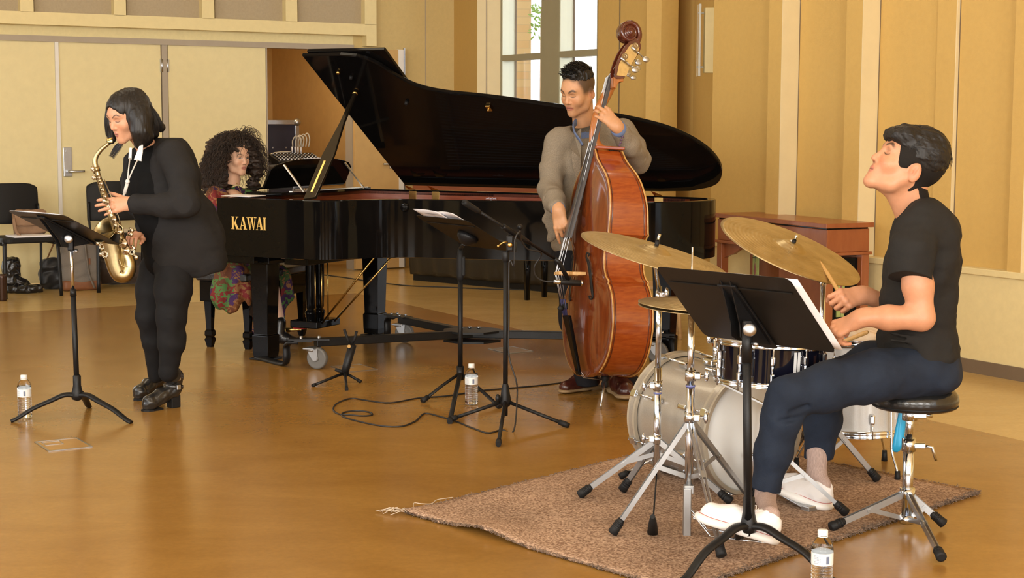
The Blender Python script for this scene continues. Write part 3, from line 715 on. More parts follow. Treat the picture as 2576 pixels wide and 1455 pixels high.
# legs
def gleg(x, y, name='leg', topz=ZR-.33, h0=.015):
    m_ = MB(); sec = [(.066,topz),(.062,topz-.05),(.050,.155),(.050,.150),(.058,.145),(.056,.05),(.052,h0)]
    vs = []
    for w, z in sec: vs += [pl(x-w,y-w,z), pl(x+w,y-w,z), pl(x+w,y+w,z), pl(x-w,y+w,z)]
    fs = [(i*4+k, i*4+(k+1)%4, (i+1)*4+(k+1)%4, (i+1)*4+k) for i in range(len(sec)-1) for k in range(4)]+[(3,2,1,0),tuple((len(sec)-1)*4+k for k in range(4))]
    m_.add(vs, fs, False); m_.build(name, M_EBONY, gp, bevel=.003)
    return
gleg(.17,1.34); gleg(.17,.13); gleg(2.26,.27)
m_ = MB(); m_.box(pl(.45,.78,ZR-.35), (.16,1.3,.06), RP, .004)
m_.box(pl(.17,1.34,ZR-.355),(.20,.20,.06),RP,.005); m_.box(pl(.17,.13,ZR-.355),(.20,.20,.06),RP,.005); m_.build('frame_beam', M_EBONY, gp)
# pedal lyre
lx = .12
for y in (.70,.80):
    m_ = MB()
    pts = [(lx,y,ZR-.34),(lx,y,.30),(lx,y,.22),(lx,y,.17)]
    m_.tube([pl(*p) for p in cr([(lx,y,ZR-.36),(lx,y,.50),(lx,y,.27),(lx,y,.23),(lx,y,.20),(lx,y,.16)],4)], [.032]*4+[.030]*4+[.027]*2+[.022]*2+[.026,.033,.036,.034]+[.030]*2+[.026]*2+[.024], 8)
    m_.build('lyre_post', M_EBONY, gp)
m_ = MB(); m_.box(pl(lx,.75,.15), (.20,.26,.045), RP, .006); m_.build('lyre_box', M_EBONY, gp)
m_ = MB(); m_.box(pl(lx,.75,ZR-.37), (.09,.26,.04), RP, .004); m_.build('lyre_top', M_EBONY, gp)
m_ = MB(); m_.box(pl(lx-.06,.75,.122), (.08,.20,.012), RP); m_.build('pedal_felt', mat('red_felt',(0.35,0.02,0.015),0.95), gp, 'red felt under the pedals')
for i, y in enumerate((.68,.75,.82)):
    m_ = MB(); m_.tube([pl(lx-.06,y,.112), pl(lx-.16,y,.10), pl(lx-.22,y,.085)], [.008,.012,.016], 10, ell=(1,.5)); m_.build('pedal', M_BRASS, gp)
    m_ = MB(); m_.cyl(pl(lx+.05,y,.14), pl(lx+.05,y,ZR-.36), .004, 8); m_.build('pedal_rod', M_BRASS, gp)
for y in (.68,.82):
    m_ = MB(); m_.cyl(pl(lx+.09,y,.15), pl(lx+.56,y+(.05 if y>.75 else -.05),ZR-.31), .0065, 8); m_.build('lyre_brace', M_BRASS, gp, 'diagonal brass rod')
# round lid lock knob on the side
m_ = MB(); c = pl(1.02,1.167,ZR-.045); m_.lathe([(0,.016),(.010,.018),(.014,.012),(.018,.014),(.024,.010),(.026,0)], c, PY, 24); m_.build('side_knob', M_EBONY, gp)
# ------------------------------------------------------------------ dolly carrying the piano legs
dl_ = thing('piano_dolly', 'low black steel three-armed dolly on grey casters under the grand piano', 'piano dolly', pl(1.25,.78))
cen = F(1188,835,.15); 
m_ = MB(); hx = [(math.cos(a)*.13,math.sin(a)*.13) for a in [PI/6+PI/3*k for k in range(6)]]
hx = [(.17,.05),(.17,-.05),(.07,-.14),(-.07,-.14),(-.17,-.05),(-.17,.05),(-.07,.14),(.07,.14)]
m_.prism(hx, cen, (1,0,0), (0,1,0), (0,0,1), .012); m_.prism(hx, cen-Vector((0,0,.055)), (1,0,0), (0,1,0), (0,0,1), .012); m_.build('centre_plate', M_BLACK, dl_)
for a in (20,140,260):
    m_ = MB(); m_.cyl(cen+Vector((math.cos(a)*.09,math.sin(a)*.07,.012)), cen+Vector((math.cos(a)*.09,math.sin(a)*.07,.022)), .01, 6); m_.build('bolt', M_STEEL, dl_)
ends = [pl(.17,1.34), pl(.17,.13), pl(2.26,.27)]
castp = [(785,928),(1005,862),(1640,912)]
for e, (cu,cv) in zip(ends, castp):
    cp = F(cu,cv,0); z = .15
    d = (cen-e); d.z = 0; dn = d.normalized(); e1 = e+dn*.30+Vector((0,0,z)); 
    cp2 = Vector((cp.x,cp.y,0))
    e1 = Vector((cp2.x,cp2.y,z))
    m_ = MB(); m_.bar(Vector((cen.x,cen.y,z-.012)), e1+dn*.02, .055, .045, bev=.004); m_.bar(e1+Vector((0,0,.012)), e1-dn*.10+Vector((0,0,.012)), .07,.012)
    m_.bar(e1-dn*-.10+Vector((0,0,.018)), e1-dn*.13+Vector((0,0,.018)), .075,.010); m_.build('arm', M_BLACK, dl_)
    h = e1-dn*.12; g = e+Vector((0,0,.012)); g2 = h.lerp(e+Vector((0,0,z)), .15)
    m_ = MB(); m_.tube(cr([h+dn*.04+Vector((0,0,.0)), h, Vector((g2.x,g2.y,z-.03)), Vector((g2.x,g2.y,.05)), Vector((g2.x,g2.y,.012)).lerp(g,.2), g-dn*.05],5), .012, 8, ell=(1,2.0))
    m_.box(e+Vector((0,0,.006)), (.14,.14,.010), RP, .003); m_.build('leg_cradle', M_BLACK, dl_)
    for s_ in (-1,1): 
        for t_ in (-.06,.04):
            m_ = MB(); m_.cyl(e1+dn*t_+Vector((-dn.y,dn.x,0))*.022*s_+Vector((0,0,.022)), e1+dn*t_+Vector((-dn.y,dn.x,0))*.022*s_+Vector((0,0,.034)), .008, 6)
            m_.build('bolt', M_STEEL, dl_)
    # caster: fork and wheel
    w = Vector((cp2.x,cp2.y,0)); td = Vector((.93,-.36,0)).normalized(); nd = Vector((-td.y,td.x,0)); wc = w+td*.035+Vector((0,0,.062))
    m_ = MB(); m_.box(e1-Vector((0,0,.032)), (.09,.07,.008), frame(td), .002); m_.cyl(e1-Vector((0,0,.036)), e1-Vector((0,0,.048)), .03, 16)
    for s_ in (-1,1): m_.prism([(-.045,.055),(.022,.055),(.016,-.01),(-.006,-.016),(-.03,.018)], wc+nd*.022*s_-td*.01, td, (0,0,1), nd, .003)
    cs = m_.build('caster_fork', M_ALU, dl_)
    m_ = MB(); m_.lathe([(.018,-.017),(.050,-.015),(.056,-.017),(.061,-.012),(.062,0),(.061,.012),(.056,.017),(.050,.015),(.018,.017)], wc, nd, 32)
    m_.lathe([(0,-.02),(.014,-.02),(.018,-.016),(.018,.016),(.014,.02),(0,.02)], wc, nd, 16); m_.build('caster_wheel', M_GREYW, cs, 'grey rubber wheel')
# ------------------------------------------------------------------ bench of the pianist
bn_ = thing('piano_bench', 'long black wooden duet bench behind the dress of the woman at the grand', 'bench', F(600,860))
B0 = F(525,874); BX = Vector((.93,-.36,0)).normalized(); BY = Vector((.36,.93,0)).normalized(); Rb = Matrix((BX,BY,Vector((0,0,1)))).transposed()
ctr = B0+BX*.13+BY*.36
m_ = MB(); m_.box(ctr+Vector((0,0,.445)), (.36,.84,.05), Rb, .012); m_.build('seat', mat('black_leather',(0.012,0.011,0.011),0.35,bump=.2,bscale=80), bn_)
m_ = MB(); m_.box(ctr+Vector((0,0,.355)), (.33,.80,.13), Rb, .006); m_.build('apron', M_EBONY, bn_)
for x in (0.0,.27):
    for y in (0.02,.70):
        q = B0+BX*x+BY*y
        m_ = MB(); sec = [(.026,.30),(.017,.115),(.017,.11),(.024,.10),(.025,.075),(.018,.062),(.026,.05),(.015,0)]
        vs = []
        for w, z in sec: vs += [q+BX*a*w+BY*b*w+Vector((0,0,z)) for a,b in ((-1,-1),(1,-1),(1,1),(-1,1))]
        m_.add(vs, [(i*4+k, i*4+(k+1)%4, (i+1)*4+(k+1)%4, (i+1)*4+k) for i in range(len(sec)-1) for k in range(4)]+[(3,2,1,0),tuple((len(sec)-1)*4+k for k in range(4))], False)
        m_.build('leg', M_EBONY, bn_)
# sheet music on the desk and papers lying on the treble end of the case
def sheet(name, corners, lab, cat='sheet music', group=None, bend=.0, th=.0015, lines=True, n=8):
    a,b,c,d = [Vector(p) for p in corners]; rows = []
    nrm = (b-a).cross(d-a).normalized()
    for i in range(n+1):
        t = i/n; rows.append([a.lerp(b,s/n).lerp(d.lerp(c,s/n),t)+nrm*bend*math.sin(PI*s/n) for s in range(n+1)])
    t_ = thing(name, lab, cat, (a+c)/2, group); m_ = MB(); m_.grid(rows); o = m_.build('page', M_PAPER, t_, solid=th)
    if lines:
        m_ = MB()
        for k in range(6):
            t = .12+.13*k
            for j in range(3):
                q0 = a.lerp(b,.08).lerp(d.lerp(c,.08),t+j*.014); q1 = a.lerp(b,.92).lerp(d.lerp(c,.92),t+j*.014)
                m_.bar(q0+nrm*(th+.0004), q1+nrm*(th+.0004), .0012,.0006, up=nrm)
        m_.build('staves', mat('printed_ink',(0.25,0.24,0.25),0.6), t_)
    return t_
dz = dd
sheet('sheet_music', [pl(.03,.62,zd)+dz*.225, pl(.03,.86,zd)+dz*.225, pl(.03,.86,zd)+dz*.02, pl(.03,.62,zd)+dz*.02], 'white music pages standing up above the desk of the grand piano')
sheet('paper', [pl(-.02,1.50,ZR+.008), pl(.20,1.52,ZR+.008), pl(.20,1.36,ZR+.010), pl(-.02,1.34,ZR+.010)], 'loose white papers lying flat on the near end of the grand piano', 'paper', lines=False, th=.004)
# ------------------------------------------------------------------ music stands
M_DESK = mat('black_stand_steel', (0.011,0.009,0.007), 0.40, 0.0, spec=.3, var=0.15, vscale=10)
def basis(q):
    """a flat tray from its four corners seen in the picture, made a true rectangle"""
    A,B,C_,D = q; c = (A+B+C_+D)/4; ex = ((B-A)+(C_-D)); ey = ((D-A)+(C_-B)); w = ex.length/2; h = ey.length/2
    ex.normalize(); n = ex.cross(ey).normalized(); ey = n.cross(ex).normalized(); return c, ex, ey, n, w, h
def rr_poly(w, h, r, k=5, cut=None):
    out = []
    for cx_, cy_, a0 in ((w/2-r,h/2-r,0),(-w/2+r,h/2-r,90),(-w/2+r,-h/2+r,180),(w/2-r,-h/2+r,270)):
        for i in range(k+1):
            a = math.radians(a0+90*i/k); out.append((cx_+r*math.cos(a), cy_+r*math.sin(a)))
    return out
def tray(c, ex, ey, n, w, h, parent, rnd=.02, lip=.05):
    """ex along the long side, ey towards the lower edge, n towards the reader"""
    m_ = MB(); m_.prism([(x,y) for x,y in rr_poly(w,h,rnd)], c, ex, ey, n, .0018)
    o = m_.build('desk', M_DESK, parent, bevel=.0006)
    m_ = MB(); e = c+ey*(h/2-.001); m_.prism([(-w/2+.012,0),(w/2-.012,0),(w/2-.03,lip),(-w/2+.03,lip)], e, ex, (n-ey*.12).normalized(), ey, .0018)
    m_.build('ledge', M_DESK, parent)
    m_ = MB(); 
    for y in (-h*.30,): m_.bar(c+ex*(-w/2+.02)+ey*y-n*.003, c+ex*(w/2-.02)+ey*y-n*.003, .006, .003, up=n)
    m_.build('stiffening_fold', M_DESK, o)
    return o
def bracket(c, ex, ey, n, parent, down=.0, s=1.0):
    m_ = MB()
    for off in (-.02*s,.016*s):
        m_.prism([(-.17*s,-.004),(.15*s,-.004),(.03*s,.075*s),(.0,.085*s),(-.03*s,.06*s)], c+ex*off-n*.002, ey, -n, ex, .004)
    m_.box(c-n*.006, (.07*s,.30*s,.008), Matrix((ex,ey,n)).transposed(), .002)
    return m_.build('bracket', M_BLACK, parent)
def arch_base(cx_, parent, rl, angs, hz=.115):
    for a in angs:
        d = Vector((math.cos(a),math.sin(a),0)); c0 = Vector((cx_.x,cx_.y,0)); prof = [(0.012,hz),(.06,hz+.002),(.12,hz-.022),(.20,hz-.055),(rl-.03,.018),(rl,.006)]
        pts = cr([tuple(c0+d*r_+Vector((0,0,z))) for r_,z in prof],4)
        m_ = MB(); m_.tube(pts, [.017-.006*(i/len(pts)) for i in range(len(pts))], 10, ell=(.75,1.25)); m_.build('leg', M_BLACK, parent)
    m_ = MB(); m_.lathe([(0,hz-.03),(.024,hz-.02),(.030,hz),(.024,hz+.02),(.0185,hz+.045),(.0185,hz+.09),(.014,hz+.095)], (cx_.x,cx_.y,0), (0,0,1), 20); m_.build('base_hub', M_BLACK, parent)
def knob(p, d, parent, r=.02, m=None):
    m_ = MB(); m_.lathe([(0,.0),(r*.5,0),(r*.5,.010),(r,.012),(r*1.02,.020),(r*.85,.026),(r*.3,.028),(0,.028)], p, d, 24); return m_.build('knob', m or M_STEEL, parent)
VIEW = Vector((0,-1,0))
# left stand
s1 = thing('music_stand', 'black metal music stand with arched legs in front of the saxophone player', 'music stand', F(193,1055))

def posed(c, az, sl, w, h):
    """tray pose: az = direction of the long edge in plan, sl = lean of the upper edge (degrees)"""
    az = math.radians(az); sl = math.radians(sl); ex = Vector((math.cos(az),math.sin(az),0)); hh = Vector((-math.sin(az),math.cos(az),0))
    eu = Vector((0,0,1))*math.cos(sl)+hh*math.sin(sl); ey = -eu; n = ex.cross(ey).normalized()
    if n.z < 0: n = -n
    return Vector(c), ex, ey, n, w, h
def pages(t, offs, z0=.003):
    """loose sheets on a tray; each is a thing of its own"""
    c, ex, ey, n, w, h = t
    for k, (x, y, pw, ph, rot, lab, bend) in enumerate(offs):
        a = math.radians(rot); ux = ex*math.cos(a)+ey*math.sin(a); uy = ey*math.cos(a)-ex*math.sin(a); o = c+ex*x+ey*y+n*(z0+.003*k)
        sheet('sheet_music', [o-ux*pw/2-uy*ph/2, o+ux*pw/2-uy*ph/2, o+ux*pw/2+uy*ph/2, o-ux*pw/2+uy*ph/2], lab, bend=bend*(1 if (ux.cross(uy)).dot(n) > 0 else -1))
# left stand
t1 = posed((-2.081,7.361,.898), -43.4, -62.7, .50, .32)
tray(*t1[:4], t1[4], t1[5], s1); c, ex, ey, n, w, h = t1
bracket(c+ey*.02, ex, ey, n, s1)
base = Vector((F(196,1055).x, F(196,1055).y, 0)); top = c+ey*.06-n*.06
ptop = P(178,604,base.y+.02)
m_ = MB(); m_.tube([base+Vector((0,0,.10)), base.lerp(Vector((ptop.x,ptop.y,0)),.6)+Vector((0,0,.60))], [.0125,.0125], 16); m_.build('lower_tube', M_BLACK, s1)
mid = base.lerp(Vector((ptop.x,ptop.y,0)),.6)+Vector((0,0,.60))
m_ = MB(); m_.cyl(mid-Vector((0,0,.02)), mid+Vector((0,0,.012)), .0155, 16, .0135); m_.build('collar', M_BLACK, s1)
m_ = MB(); m_.cyl(mid, ptop, .0078, 14); m_.build('inner_rod', M_CHROME, s1, 'bright chrome upper rod')
m_ = MB(); m_.box(ptop-Vector((0,0,.015)), (.028,.03,.07), None, .006); m_.build('tilt_head', M_BLACK, s1)
knob(ptop+Vector((0,-.018,.008)), VIEW, s1, .021); knob(ptop+Vector((.012,-.01,-.05)), Vector((1,-.4,0)), s1, .008)
arch_base(base, s1, .30, [math.radians(a) for a in (-163, -22, 95)])
pages(t1, [(-.01,-.015,.44,.29,0,'open white score on the left music stand, seen along its edge',.003)])
# middle stand with a plain desk
s2 = thing('music_stand', 'black folding-leg music stand with a hand grip in the middle of the floor', 'music stand', F(1160,1015))
t2 = posed((-0.228,7.698,.855), -56.1, -60.8, .48, .33)
tray(*t2[:4], t2[4], t2[5], s2, rnd=.03); c, ex, ey, n, w, h = t2
base = Vector((F(1158,1000).x, F(1158,1000).y, 0)); pt = c-n*.045+ey*.02
m_ = MB(); m_.lathe([(0,0),(.055,.0),(.05,.02),(.022,.045),(0,.05)], c-n*.002+ey*.02, -n, 20); m_.build('desk_hub', M_BLACK, s2)
g0 = Vector((base.x,base.y,.60)); g1 = Vector((base.x,base.y,.76))
m_ = MB(); m_.tube([g1, pt], [.010,.010], 12); m_.build('inner_rod', M_BLACK, s2)
m_ = MB(); m_.lathe([(0,-.01),(.016,0),(.019,.02),(.021,.06),(.018,.12),(.013,.155),(0,.16)], g0, (0,0,1), 20); m_.box(g0+Vector((.014,-.01,.07)),(.022,.014,.10),None,.006); m_.build('hand_grip', M_RUBBER, s2)
m_ = MB(); m_.cyl((base.x,base.y,.10), g0, .0125, 16); m_.build('lower_tube', M_BLACK, s2)
m_ = MB(); m_.cyl((base.x,base.y,.09), (base.x,base.y,.16), .019, 16); m_.build('base_hub', M_BLACK, s2)
for u, v in ((1066,1007),(1254,1022),(1132,1060)):
    f_ = F(u,v,.012); m_ = MB(); a = Vector((base.x,base.y,.125)); m_.tube([a, a.lerp(f_,.5)+Vector((0,0,.004)), f_], [.009,.009,.009], 10, ell=(.7,1.3)); lg = m_.build('leg', M_BLACK, s2)
    m_ = MB(); d = (f_-a).normalized(); m_.cyl(f_-d*.03, f_+d*.012, .013, 12); m_.build('rubber_foot', M_RUBBER, lg)
pages(t2, [(-.05,-.08,.22,.30,2,'white score page standing up from the middle music stand, the left one',.004),(.08,-.06,.24,.29,-4,'white score page overlapping its neighbour on the middle music stand, the right one',.010)])
# front stand
s3 = thing('music_stand', 'large black music stand in the foreground, in front of the drummer', 'music stand', F(1880,1425))
t3 = posed((0.715,4.86,.822), -46.6, -45.6, .515, .345)
tray(*t3[:4], t3[4], t3[5], s3, rnd=.022); c, ex, ey, n, w, h = t3
bracket(c+ey*.03-ex*-.0, ex, ey, n, s3, s=1.0)
base = Vector((F(1881,1424).x, F(1881,1424).y, 0)); ptop = P(1880,826,base.y-.105)
m_ = MB(); m_.tube([base+Vector((0,0,.10)), Vector((ptop.x,ptop.y,.67))], [.0135,.0135], 20); m_.build('lower_tube', M_BLACK, s3)
m_ = MB(); m_.cyl((ptop.x,ptop.y,.665), ptop, .0165, 16); m_.build('collar', M_BLACK, s3)
m_ = MB(); m_.box(ptop, (.030,.03,.05), None, .008); m_.build('tilt_head', M_BLACK, s3)
knob(ptop+Vector((0.002,-.018,0)), VIEW, s3, .021); knob(ptop+Vector((.012,-.014,-.045)), Vector((.6,-1,0)), s3, .007)
arch_base(base, s3, .30, [math.radians(a) for a in (-140, -38, 88)], hz=.13)
pages(t3, [(.075,-.005,.42,.325,0,'stack of white music sheets jutting out behind the foreground music stand',.002)])
# ------------------------------------------------------------------ microphone stand with boom
mc = thing('microphone_stand', 'tall black boom microphone stand beside the middle music stand', 'microphone stand', F(1270,1062))
base = F(1271,1062); base.z = 0; hd = P(1283,615,base.y)
m_ = MB(); m_.cyl(Vector((base.x,base.y,.03)), Vector((base.x,base.y,.78)), .0115, 16); m_.build('lower_tube', M_BLACK, mc)
m_ = MB(); m_.cyl(Vector((base.x,base.y,.77)), hd, .0085, 14); m_.build('inner_rod', M_BLACK, mc)
m_ = MB(); m_.lathe([(.012,.0),(.016,.005),(.017,.045),(.013,.05)], (base.x,base.y,.75), (0,0,1), 16); m_.build('height_clutch', M_BLACK, mc)
m_ = MB(); m_.lathe([(.012,-.03),(.024,-.02),(.028,.0),(.022,.03),(.016,.07),(.0125,.08)], (base.x,base.y,.10), (0,0,1), 18); m_.ball((base.x-.035,base.y-.02,.115), (.012,.014,.02)); m_.build('leg_hub', M_BLACK, mc)
for u, v in ((1132,1056),(1424,1069),(1254,1116),):
    f_ = F(u,v,.014); a = Vector((base.x,base.y,.10)); d = (f_-a).normalized(); m_ = MB(); m_.cyl(a, f_, .0085, 12); lg = m_.build('leg', M_BLACK, mc)
    m_ = MB(); m_.tube([f_-d*.035, f_-d*.01, f_+d*.014], [.0125,.014,.012], 14); m_.build('rubber_foot', M_RUBBER, lg)
bt = P(1166,508,base.y-.18); be = P(1402,655,base.y+.20); pv = bt.lerp(be,.52)
m_ = MB(); m_.box(hd+Vector((0,0,.005)), (.034,.034,.075), None, .008); m_.build('swivel_head', M_BLACK, mc)
m_ = MB(); m_.cyl(bt, be, .0068, 12); m_.build('boom', M_BLACK, mc)
m_ = MB(); d = (be-bt).normalized(); m_.tube([bt-d*.0, bt+d*.012, bt+d*.09, bt+d*.11], [.012,.0145,.0125,.008], 14); m_.build('counterweight_grip', M_RUBBER, mc)
m_ = MB(); m_.tube([pv-d*.075, pv-d*.06, pv+d*.06, pv+d*.12], [.013,.0125,.0145,.008], 14); m_.build('boom_sleeve', M_BLACK, mc)
q = hd+Vector((-.02,-.02,-.005))
m_ = MB(); m_.tube([hd+Vector((-.01,-.02,.012)), hd+Vector((-.03,-.03,.012)), hd+Vector((-.052,-.03,-.004))], [.0035,.003,.0028], 10); m_.ball(hd+Vector((-.054,-.03,-.006)), .0065, 12); m_.build('brass_lever', M_BRASS, mc, 'brass clamp lever')
knob(hd+Vector((.0,-.018,.0)), VIEW, mc, .011, M_BRASS)
m_ = MB(); m_.lathe([(0,0),(.012,.0),(.014,.012),(.010,.02),(0,.02)], pv+Vector((.025,-.0,.02)), (.5,-.2,1), 14); m_.build('boom_screw', M_BLACK, mc)
# microphone
mi = thing('microphone', 'short black pencil microphone pointing at the front of the double bass', 'microphone', P(1428,711,base.y+.22))
a = P(1392,709,base.y+.20); b = P(1466,713,base.y+.24); d = (b-a).normalized(); L = (b-a).length
m_ = MB(); m_.tube([a, a+d*.02, a+d*.022, a+d*.04], [.008,.010,.0115,.0115], 14); m_.build('connector', M_CHROME, mi, 'metal connector')
m_ = MB(); m_.lathe([(0,.035),(.0125,.036),(.013,.055),(.0145,.06),(.0148,L-.004),(.013,L),(0,L)], a, d, 20); m_.build('body', M_BLACK, mi)
m_ = MB(); m_.lathe([(.0151,L-.012),(.0154,L-.008),(.0151,L-.004)], a, d, 20); m_.build('ring', M_CHROME, mi)
m_ = MB(); m_.tube([be-(be-bt).normalized()*.02, be+Vector((.008,0,-.01)), (a+d*.075)+Vector((0,0,.012))], [.010,.012,.010], 10); m_.build('clip', M_BLACK, mc)
M_CABLE = mat('black_cable', (0.016,0.015,0.015), 0.45, var=.1)
cb = thing('microphone_cable', 'thin black cable from the microphone down the boom stand and looping over the floor', 'cable', F(900,1030))
rc = .0038
pts = [a, a+Vector((-.05,0,.004)), a+Vector((-.085,-.01,.03)), a+Vector((-.09,-.02,.075)), a+Vector((-.06,-.03,.125))]
pts += [bt.lerp(be,.80)+Vector((-.0,-.01,-.012)), bt.lerp(be,.72)+Vector((-.02,-.012,-.02)), bt.lerp(be,.60)+Vector((.0,-.014,-.008)), pv+Vector((.03,-.03,.01)), hd+Vector((.022,-.03,.02)), hd+Vector((.018,-.018,-.10))]
pts += [Vector((base.x+.016,base.y-.018,z)) for z in (.75,.5,.32)]+[Vector((base.x+.05,base.y-.03,.2)), Vector((base.x+.055,base.y-.03,.12))]
fl = [(1292,1085),(1262,1082),(1228,1090),(1190,1078),(1150,1062),(1105,1048),(1068,1041),(1045,1060),(1010,1073),(960,1072),(900,1060),(862,1048),(866,1038),(900,1034),(930,1038),(936,1044),(915,1047),(880,1044),(852,1042),(838,1030),(850,1014),(885,1003),(930,1009),(980,1014),(1040,1004),(1062,1001),(1130,996),(1205,984),(1260,979),(1340,972),(1400,965),(1450,958)]
pts += [F(u,v,rc) for u,v in fl]+[F(1520,950,rc), F(1600,942,rc)]
m_ = MB(); m_.tube(cr([tuple(p) for p in pts],6), rc, 8); m_.build('cord', M_CABLE, cb)
fcb = thing('floor_cable', 'long black cable lying on the pale floor band behind the grand piano', 'cable', F(1150,735))
m_ = MB(); m_.tube(cr([tuple(F(u,v,.005)) for u,v in ((800,690),(870,699),(960,712),(1040,720),(1130,723),(1240,728),(1330,730),(1420,735),(1560,748),(1700,760))],6), .005, 8); m_.build('cord', M_CABLE, fcb)
# small folded instrument stand
ms = thing('saxophone_stand', 'small black tubular instrument stand folded up on the floor near the piano caster', 'instrument stand', F(865,965))
Ym = 8.45
def Q(u, v, dy=0): return P(u,v,Ym+dy)
hub = Q(868,938)
m_ = MB(); m_.tube([Q(866,945), Q(872,920), Q(887,868)], [.020,.022,.022], 16); m_.build('body_tube', M_BLACK, ms)
m_ = MB(); m_.cyl(Q(879,872,-.02), Q(878,872,-.03), .009, 16); m_.build('button', mat('dull_brass_button',(0.35,0.20,0.06),.5,.6), ms, 'small brass button')
for a, b in (((880,866),(866,829)),((886,864),(897,834))):
    m_ = MB(); m_.tube([Q(*a), Q((a[0]+b[0])/2+1,(a[1]+b[1])/2+4), Q(*b)], [.007,.007,.008], 10); m_.build('yoke_arm', M_RUBBER, ms)
for u, v, in ((788,970),(906,960),(872,979)):
    f_ = F(u,v,.008); m_ = MB(); m_.tube([hub, f_], [.008,.0075], 10); lg = m_.build('leg', M_BLACK, ms); m_ = MB(); dd_ = (f_-hub).normalized(); m_.cyl(f_-dd_*.015, f_+dd_*.006, .0095, 10); m_.build('rubber_foot', M_RUBBER, lg)
m_ = MB(); m_.tube([Q(843,930), Q(855,934), Q(866,936)], [.009,.009,.010], 10); m_.build('rest_peg', M_RUBBER, ms)
# ------------------------------------------------------------------ water bottles
M_PET = mat('clear_bottle_plastic', (0.95,0.96,0.97), 0.04, trans=1.0, ior=1.25)
M_WATER = mat('bottle_water', (0.97,0.99,1.0), 0.0, trans=1.0, ior=1.30)
M_CAP = mat('white_cap', (0.82,0.82,0.80), 0.4)
M_LABEL = mat('white_paper_label', (0.78,0.80,0.80), 0.45, var=.03)
def bottle(p, lab):
    t = thing('water_bottle', lab, 'water bottle', p); p = Vector(p)
    prof = [(0,.004),(.022,.002),(.030,.006),(.0325,.014)]
    z = .02
    while z < .098: prof += [(.0325,z),(.0300,z+.0045),(.0325,z+.009)]; z += .0105
    prof += [(.0318,.104),(.0318,.142),(.0325,.146),(.0320,.153),(.028,.168),(.021,.180),(.0135,.188),(.0128,.192),(.0128,.198)]
    m_ = MB(); m_.lathe(prof, p, (0,0,1), 32); m_.build('bottle_body', M_PET, t)
    m_ = MB(); m_.lathe([(0,.006)]+[(r_-.0014,z_) for r_,z_ in prof[2:] if z_ < .155]+[(0,.155)], p, (0,0,1), 32); m_.build('water', M_WATER, t)
    m_ = MB(); m_.lathe([(.0150,.190),(.0152,.191),(.0152,.204),(.0142,.2065),(0,.2065)], p, (0,0,1), 24); m_.lathe([(.0155,.186),(.0155,.189)], p, (0,0,1), 24); m_.build('cap', M_CAP, t, 'white screw cap')
    m_ = MB(); m_.lathe([(.0323,.105),(.0325,.107),(.0325,.139),(.0323,.141)], p, (0,0,1), 32); o = m_.build('paper_label', M_LABEL, t, 'white paper label')
    m_ = MB()
    for k in range(7):
        a = -PI/2+.18+k*.045; c_ = p+Vector((math.cos(a)*.0330,math.sin(a)*.0330,.122)); m_.box(c_, (.0009+.0006*(k%3),.0003,.022))
    for k in range(6):
        a = -PI/2-.75+k*.0; zz = .112+k*.0045
        for j in range(5): aa = -PI/2-.9+j*.13; m_.box(p+Vector((math.cos(aa)*.0330,math.sin(aa)*.0330,zz)), (.0030,.0003,.0011), Matrix.Rotation(aa+PI/2,3,'Z'))
    m_.build('printing', mat('label_ink',(0.13,0.16,0.25),0.5), o)
    return t
bottle(F(63,1053), 'clear water bottle on the brown floor left of the left music stand')
bottle(F(1186,1019), 'clear water bottle behind the legs of the middle music stand')
bottle(F(2066,1506), 'clear water bottle in the bottom foreground beside the rug edge')
# ------------------------------------------------------------------ double bass
M_BASSF = mat('bass_spruce_varnish', (0.115,0.022,0.006), 0.16, coat=0.5, col2=(0.19,0.045,0.010), vscale=7, stretch=(6,6,.6))
M_BASSR = mat('bass_maple_varnish', (0.23,0.036,0.006), 0.14, coat=0.6, col2=(0.34,0.075,0.012), vscale=16, stretch=(1,1,6))
M_EDGE = mat('worn_edge_wood', (0.50,0.27,0.075), 0.35, coat=.3, var=.3, vscale=30)
M_NECK = mat('neck_wood', (0.36,0.115,0.022), 0.22, coat=.4, var=.2, vscale=10, stretch=(3,3,.5))
M_SCROLL = mat('scroll_wood', (0.085,0.017,0.008), 0.16, coat=.5, var=.25, vscale=12)
M_FING = mat('ebony_fingerboard', (0.035,0.033,0.038), 0.22, coat=.3, var=.1)
M_BRIDGE = mat('bare_maple', (0.66,0.40,0.16), 0.45, var=.12, vscale=20, stretch=(1,6,1))
db = thing('double_bass', 'reddish brown varnished double bass held upright by the man in grey', 'double bass', F(1512,1030))
Yb = 7.95
# frame: U up the body, N out of the front (towards the left), W across
lo_p = P(1475,945,7.72); hi_p = P(1489,380,7.88)
U = (P(1573,100,Yb+.05)-P(1516,940,Yb)).normalized()
U = (hi_p - lo_p).normalized()
nd = Vector((-math.cos(math.radians(19)),-math.sin(math.radians(19)),0)); N_ = (nd-U*nd.dot(U)).normalized(); W_ = U.cross(N_).normalized()
BO = lo_p + N_*-.0
HB = (hi_p-lo_p).length/1.14
def bs(w, h, n):
    tp = 1.0 if n >= 0 or h < .74 else 1.0-.30*((h-.74)/.40)**1.1     # the back slopes in towards the neck
    return BO + W_*w*.97 + U*h*HB + N_*n*.97*tp    # across, up, out of the front (n = 0 at the rib joint of the table)
half_o = [(0,0.0),(.10,.004),(.20,.035),(.285,.11),(.328,.21),(.335,.30),(.315,.39),(.278,.445),(.262,.455),(.268,.468),(.238,.48),(.208,.53),(.200,.585),(.208,.64),(.232,.69),(.256,.702),(.250,.714),(.262,.80),(.262,.87),(.235,.95),(.185,1.01),(.125,1.055),(.08,1.09),(.055,1.125),(.045,1.14),(0,1.14)]
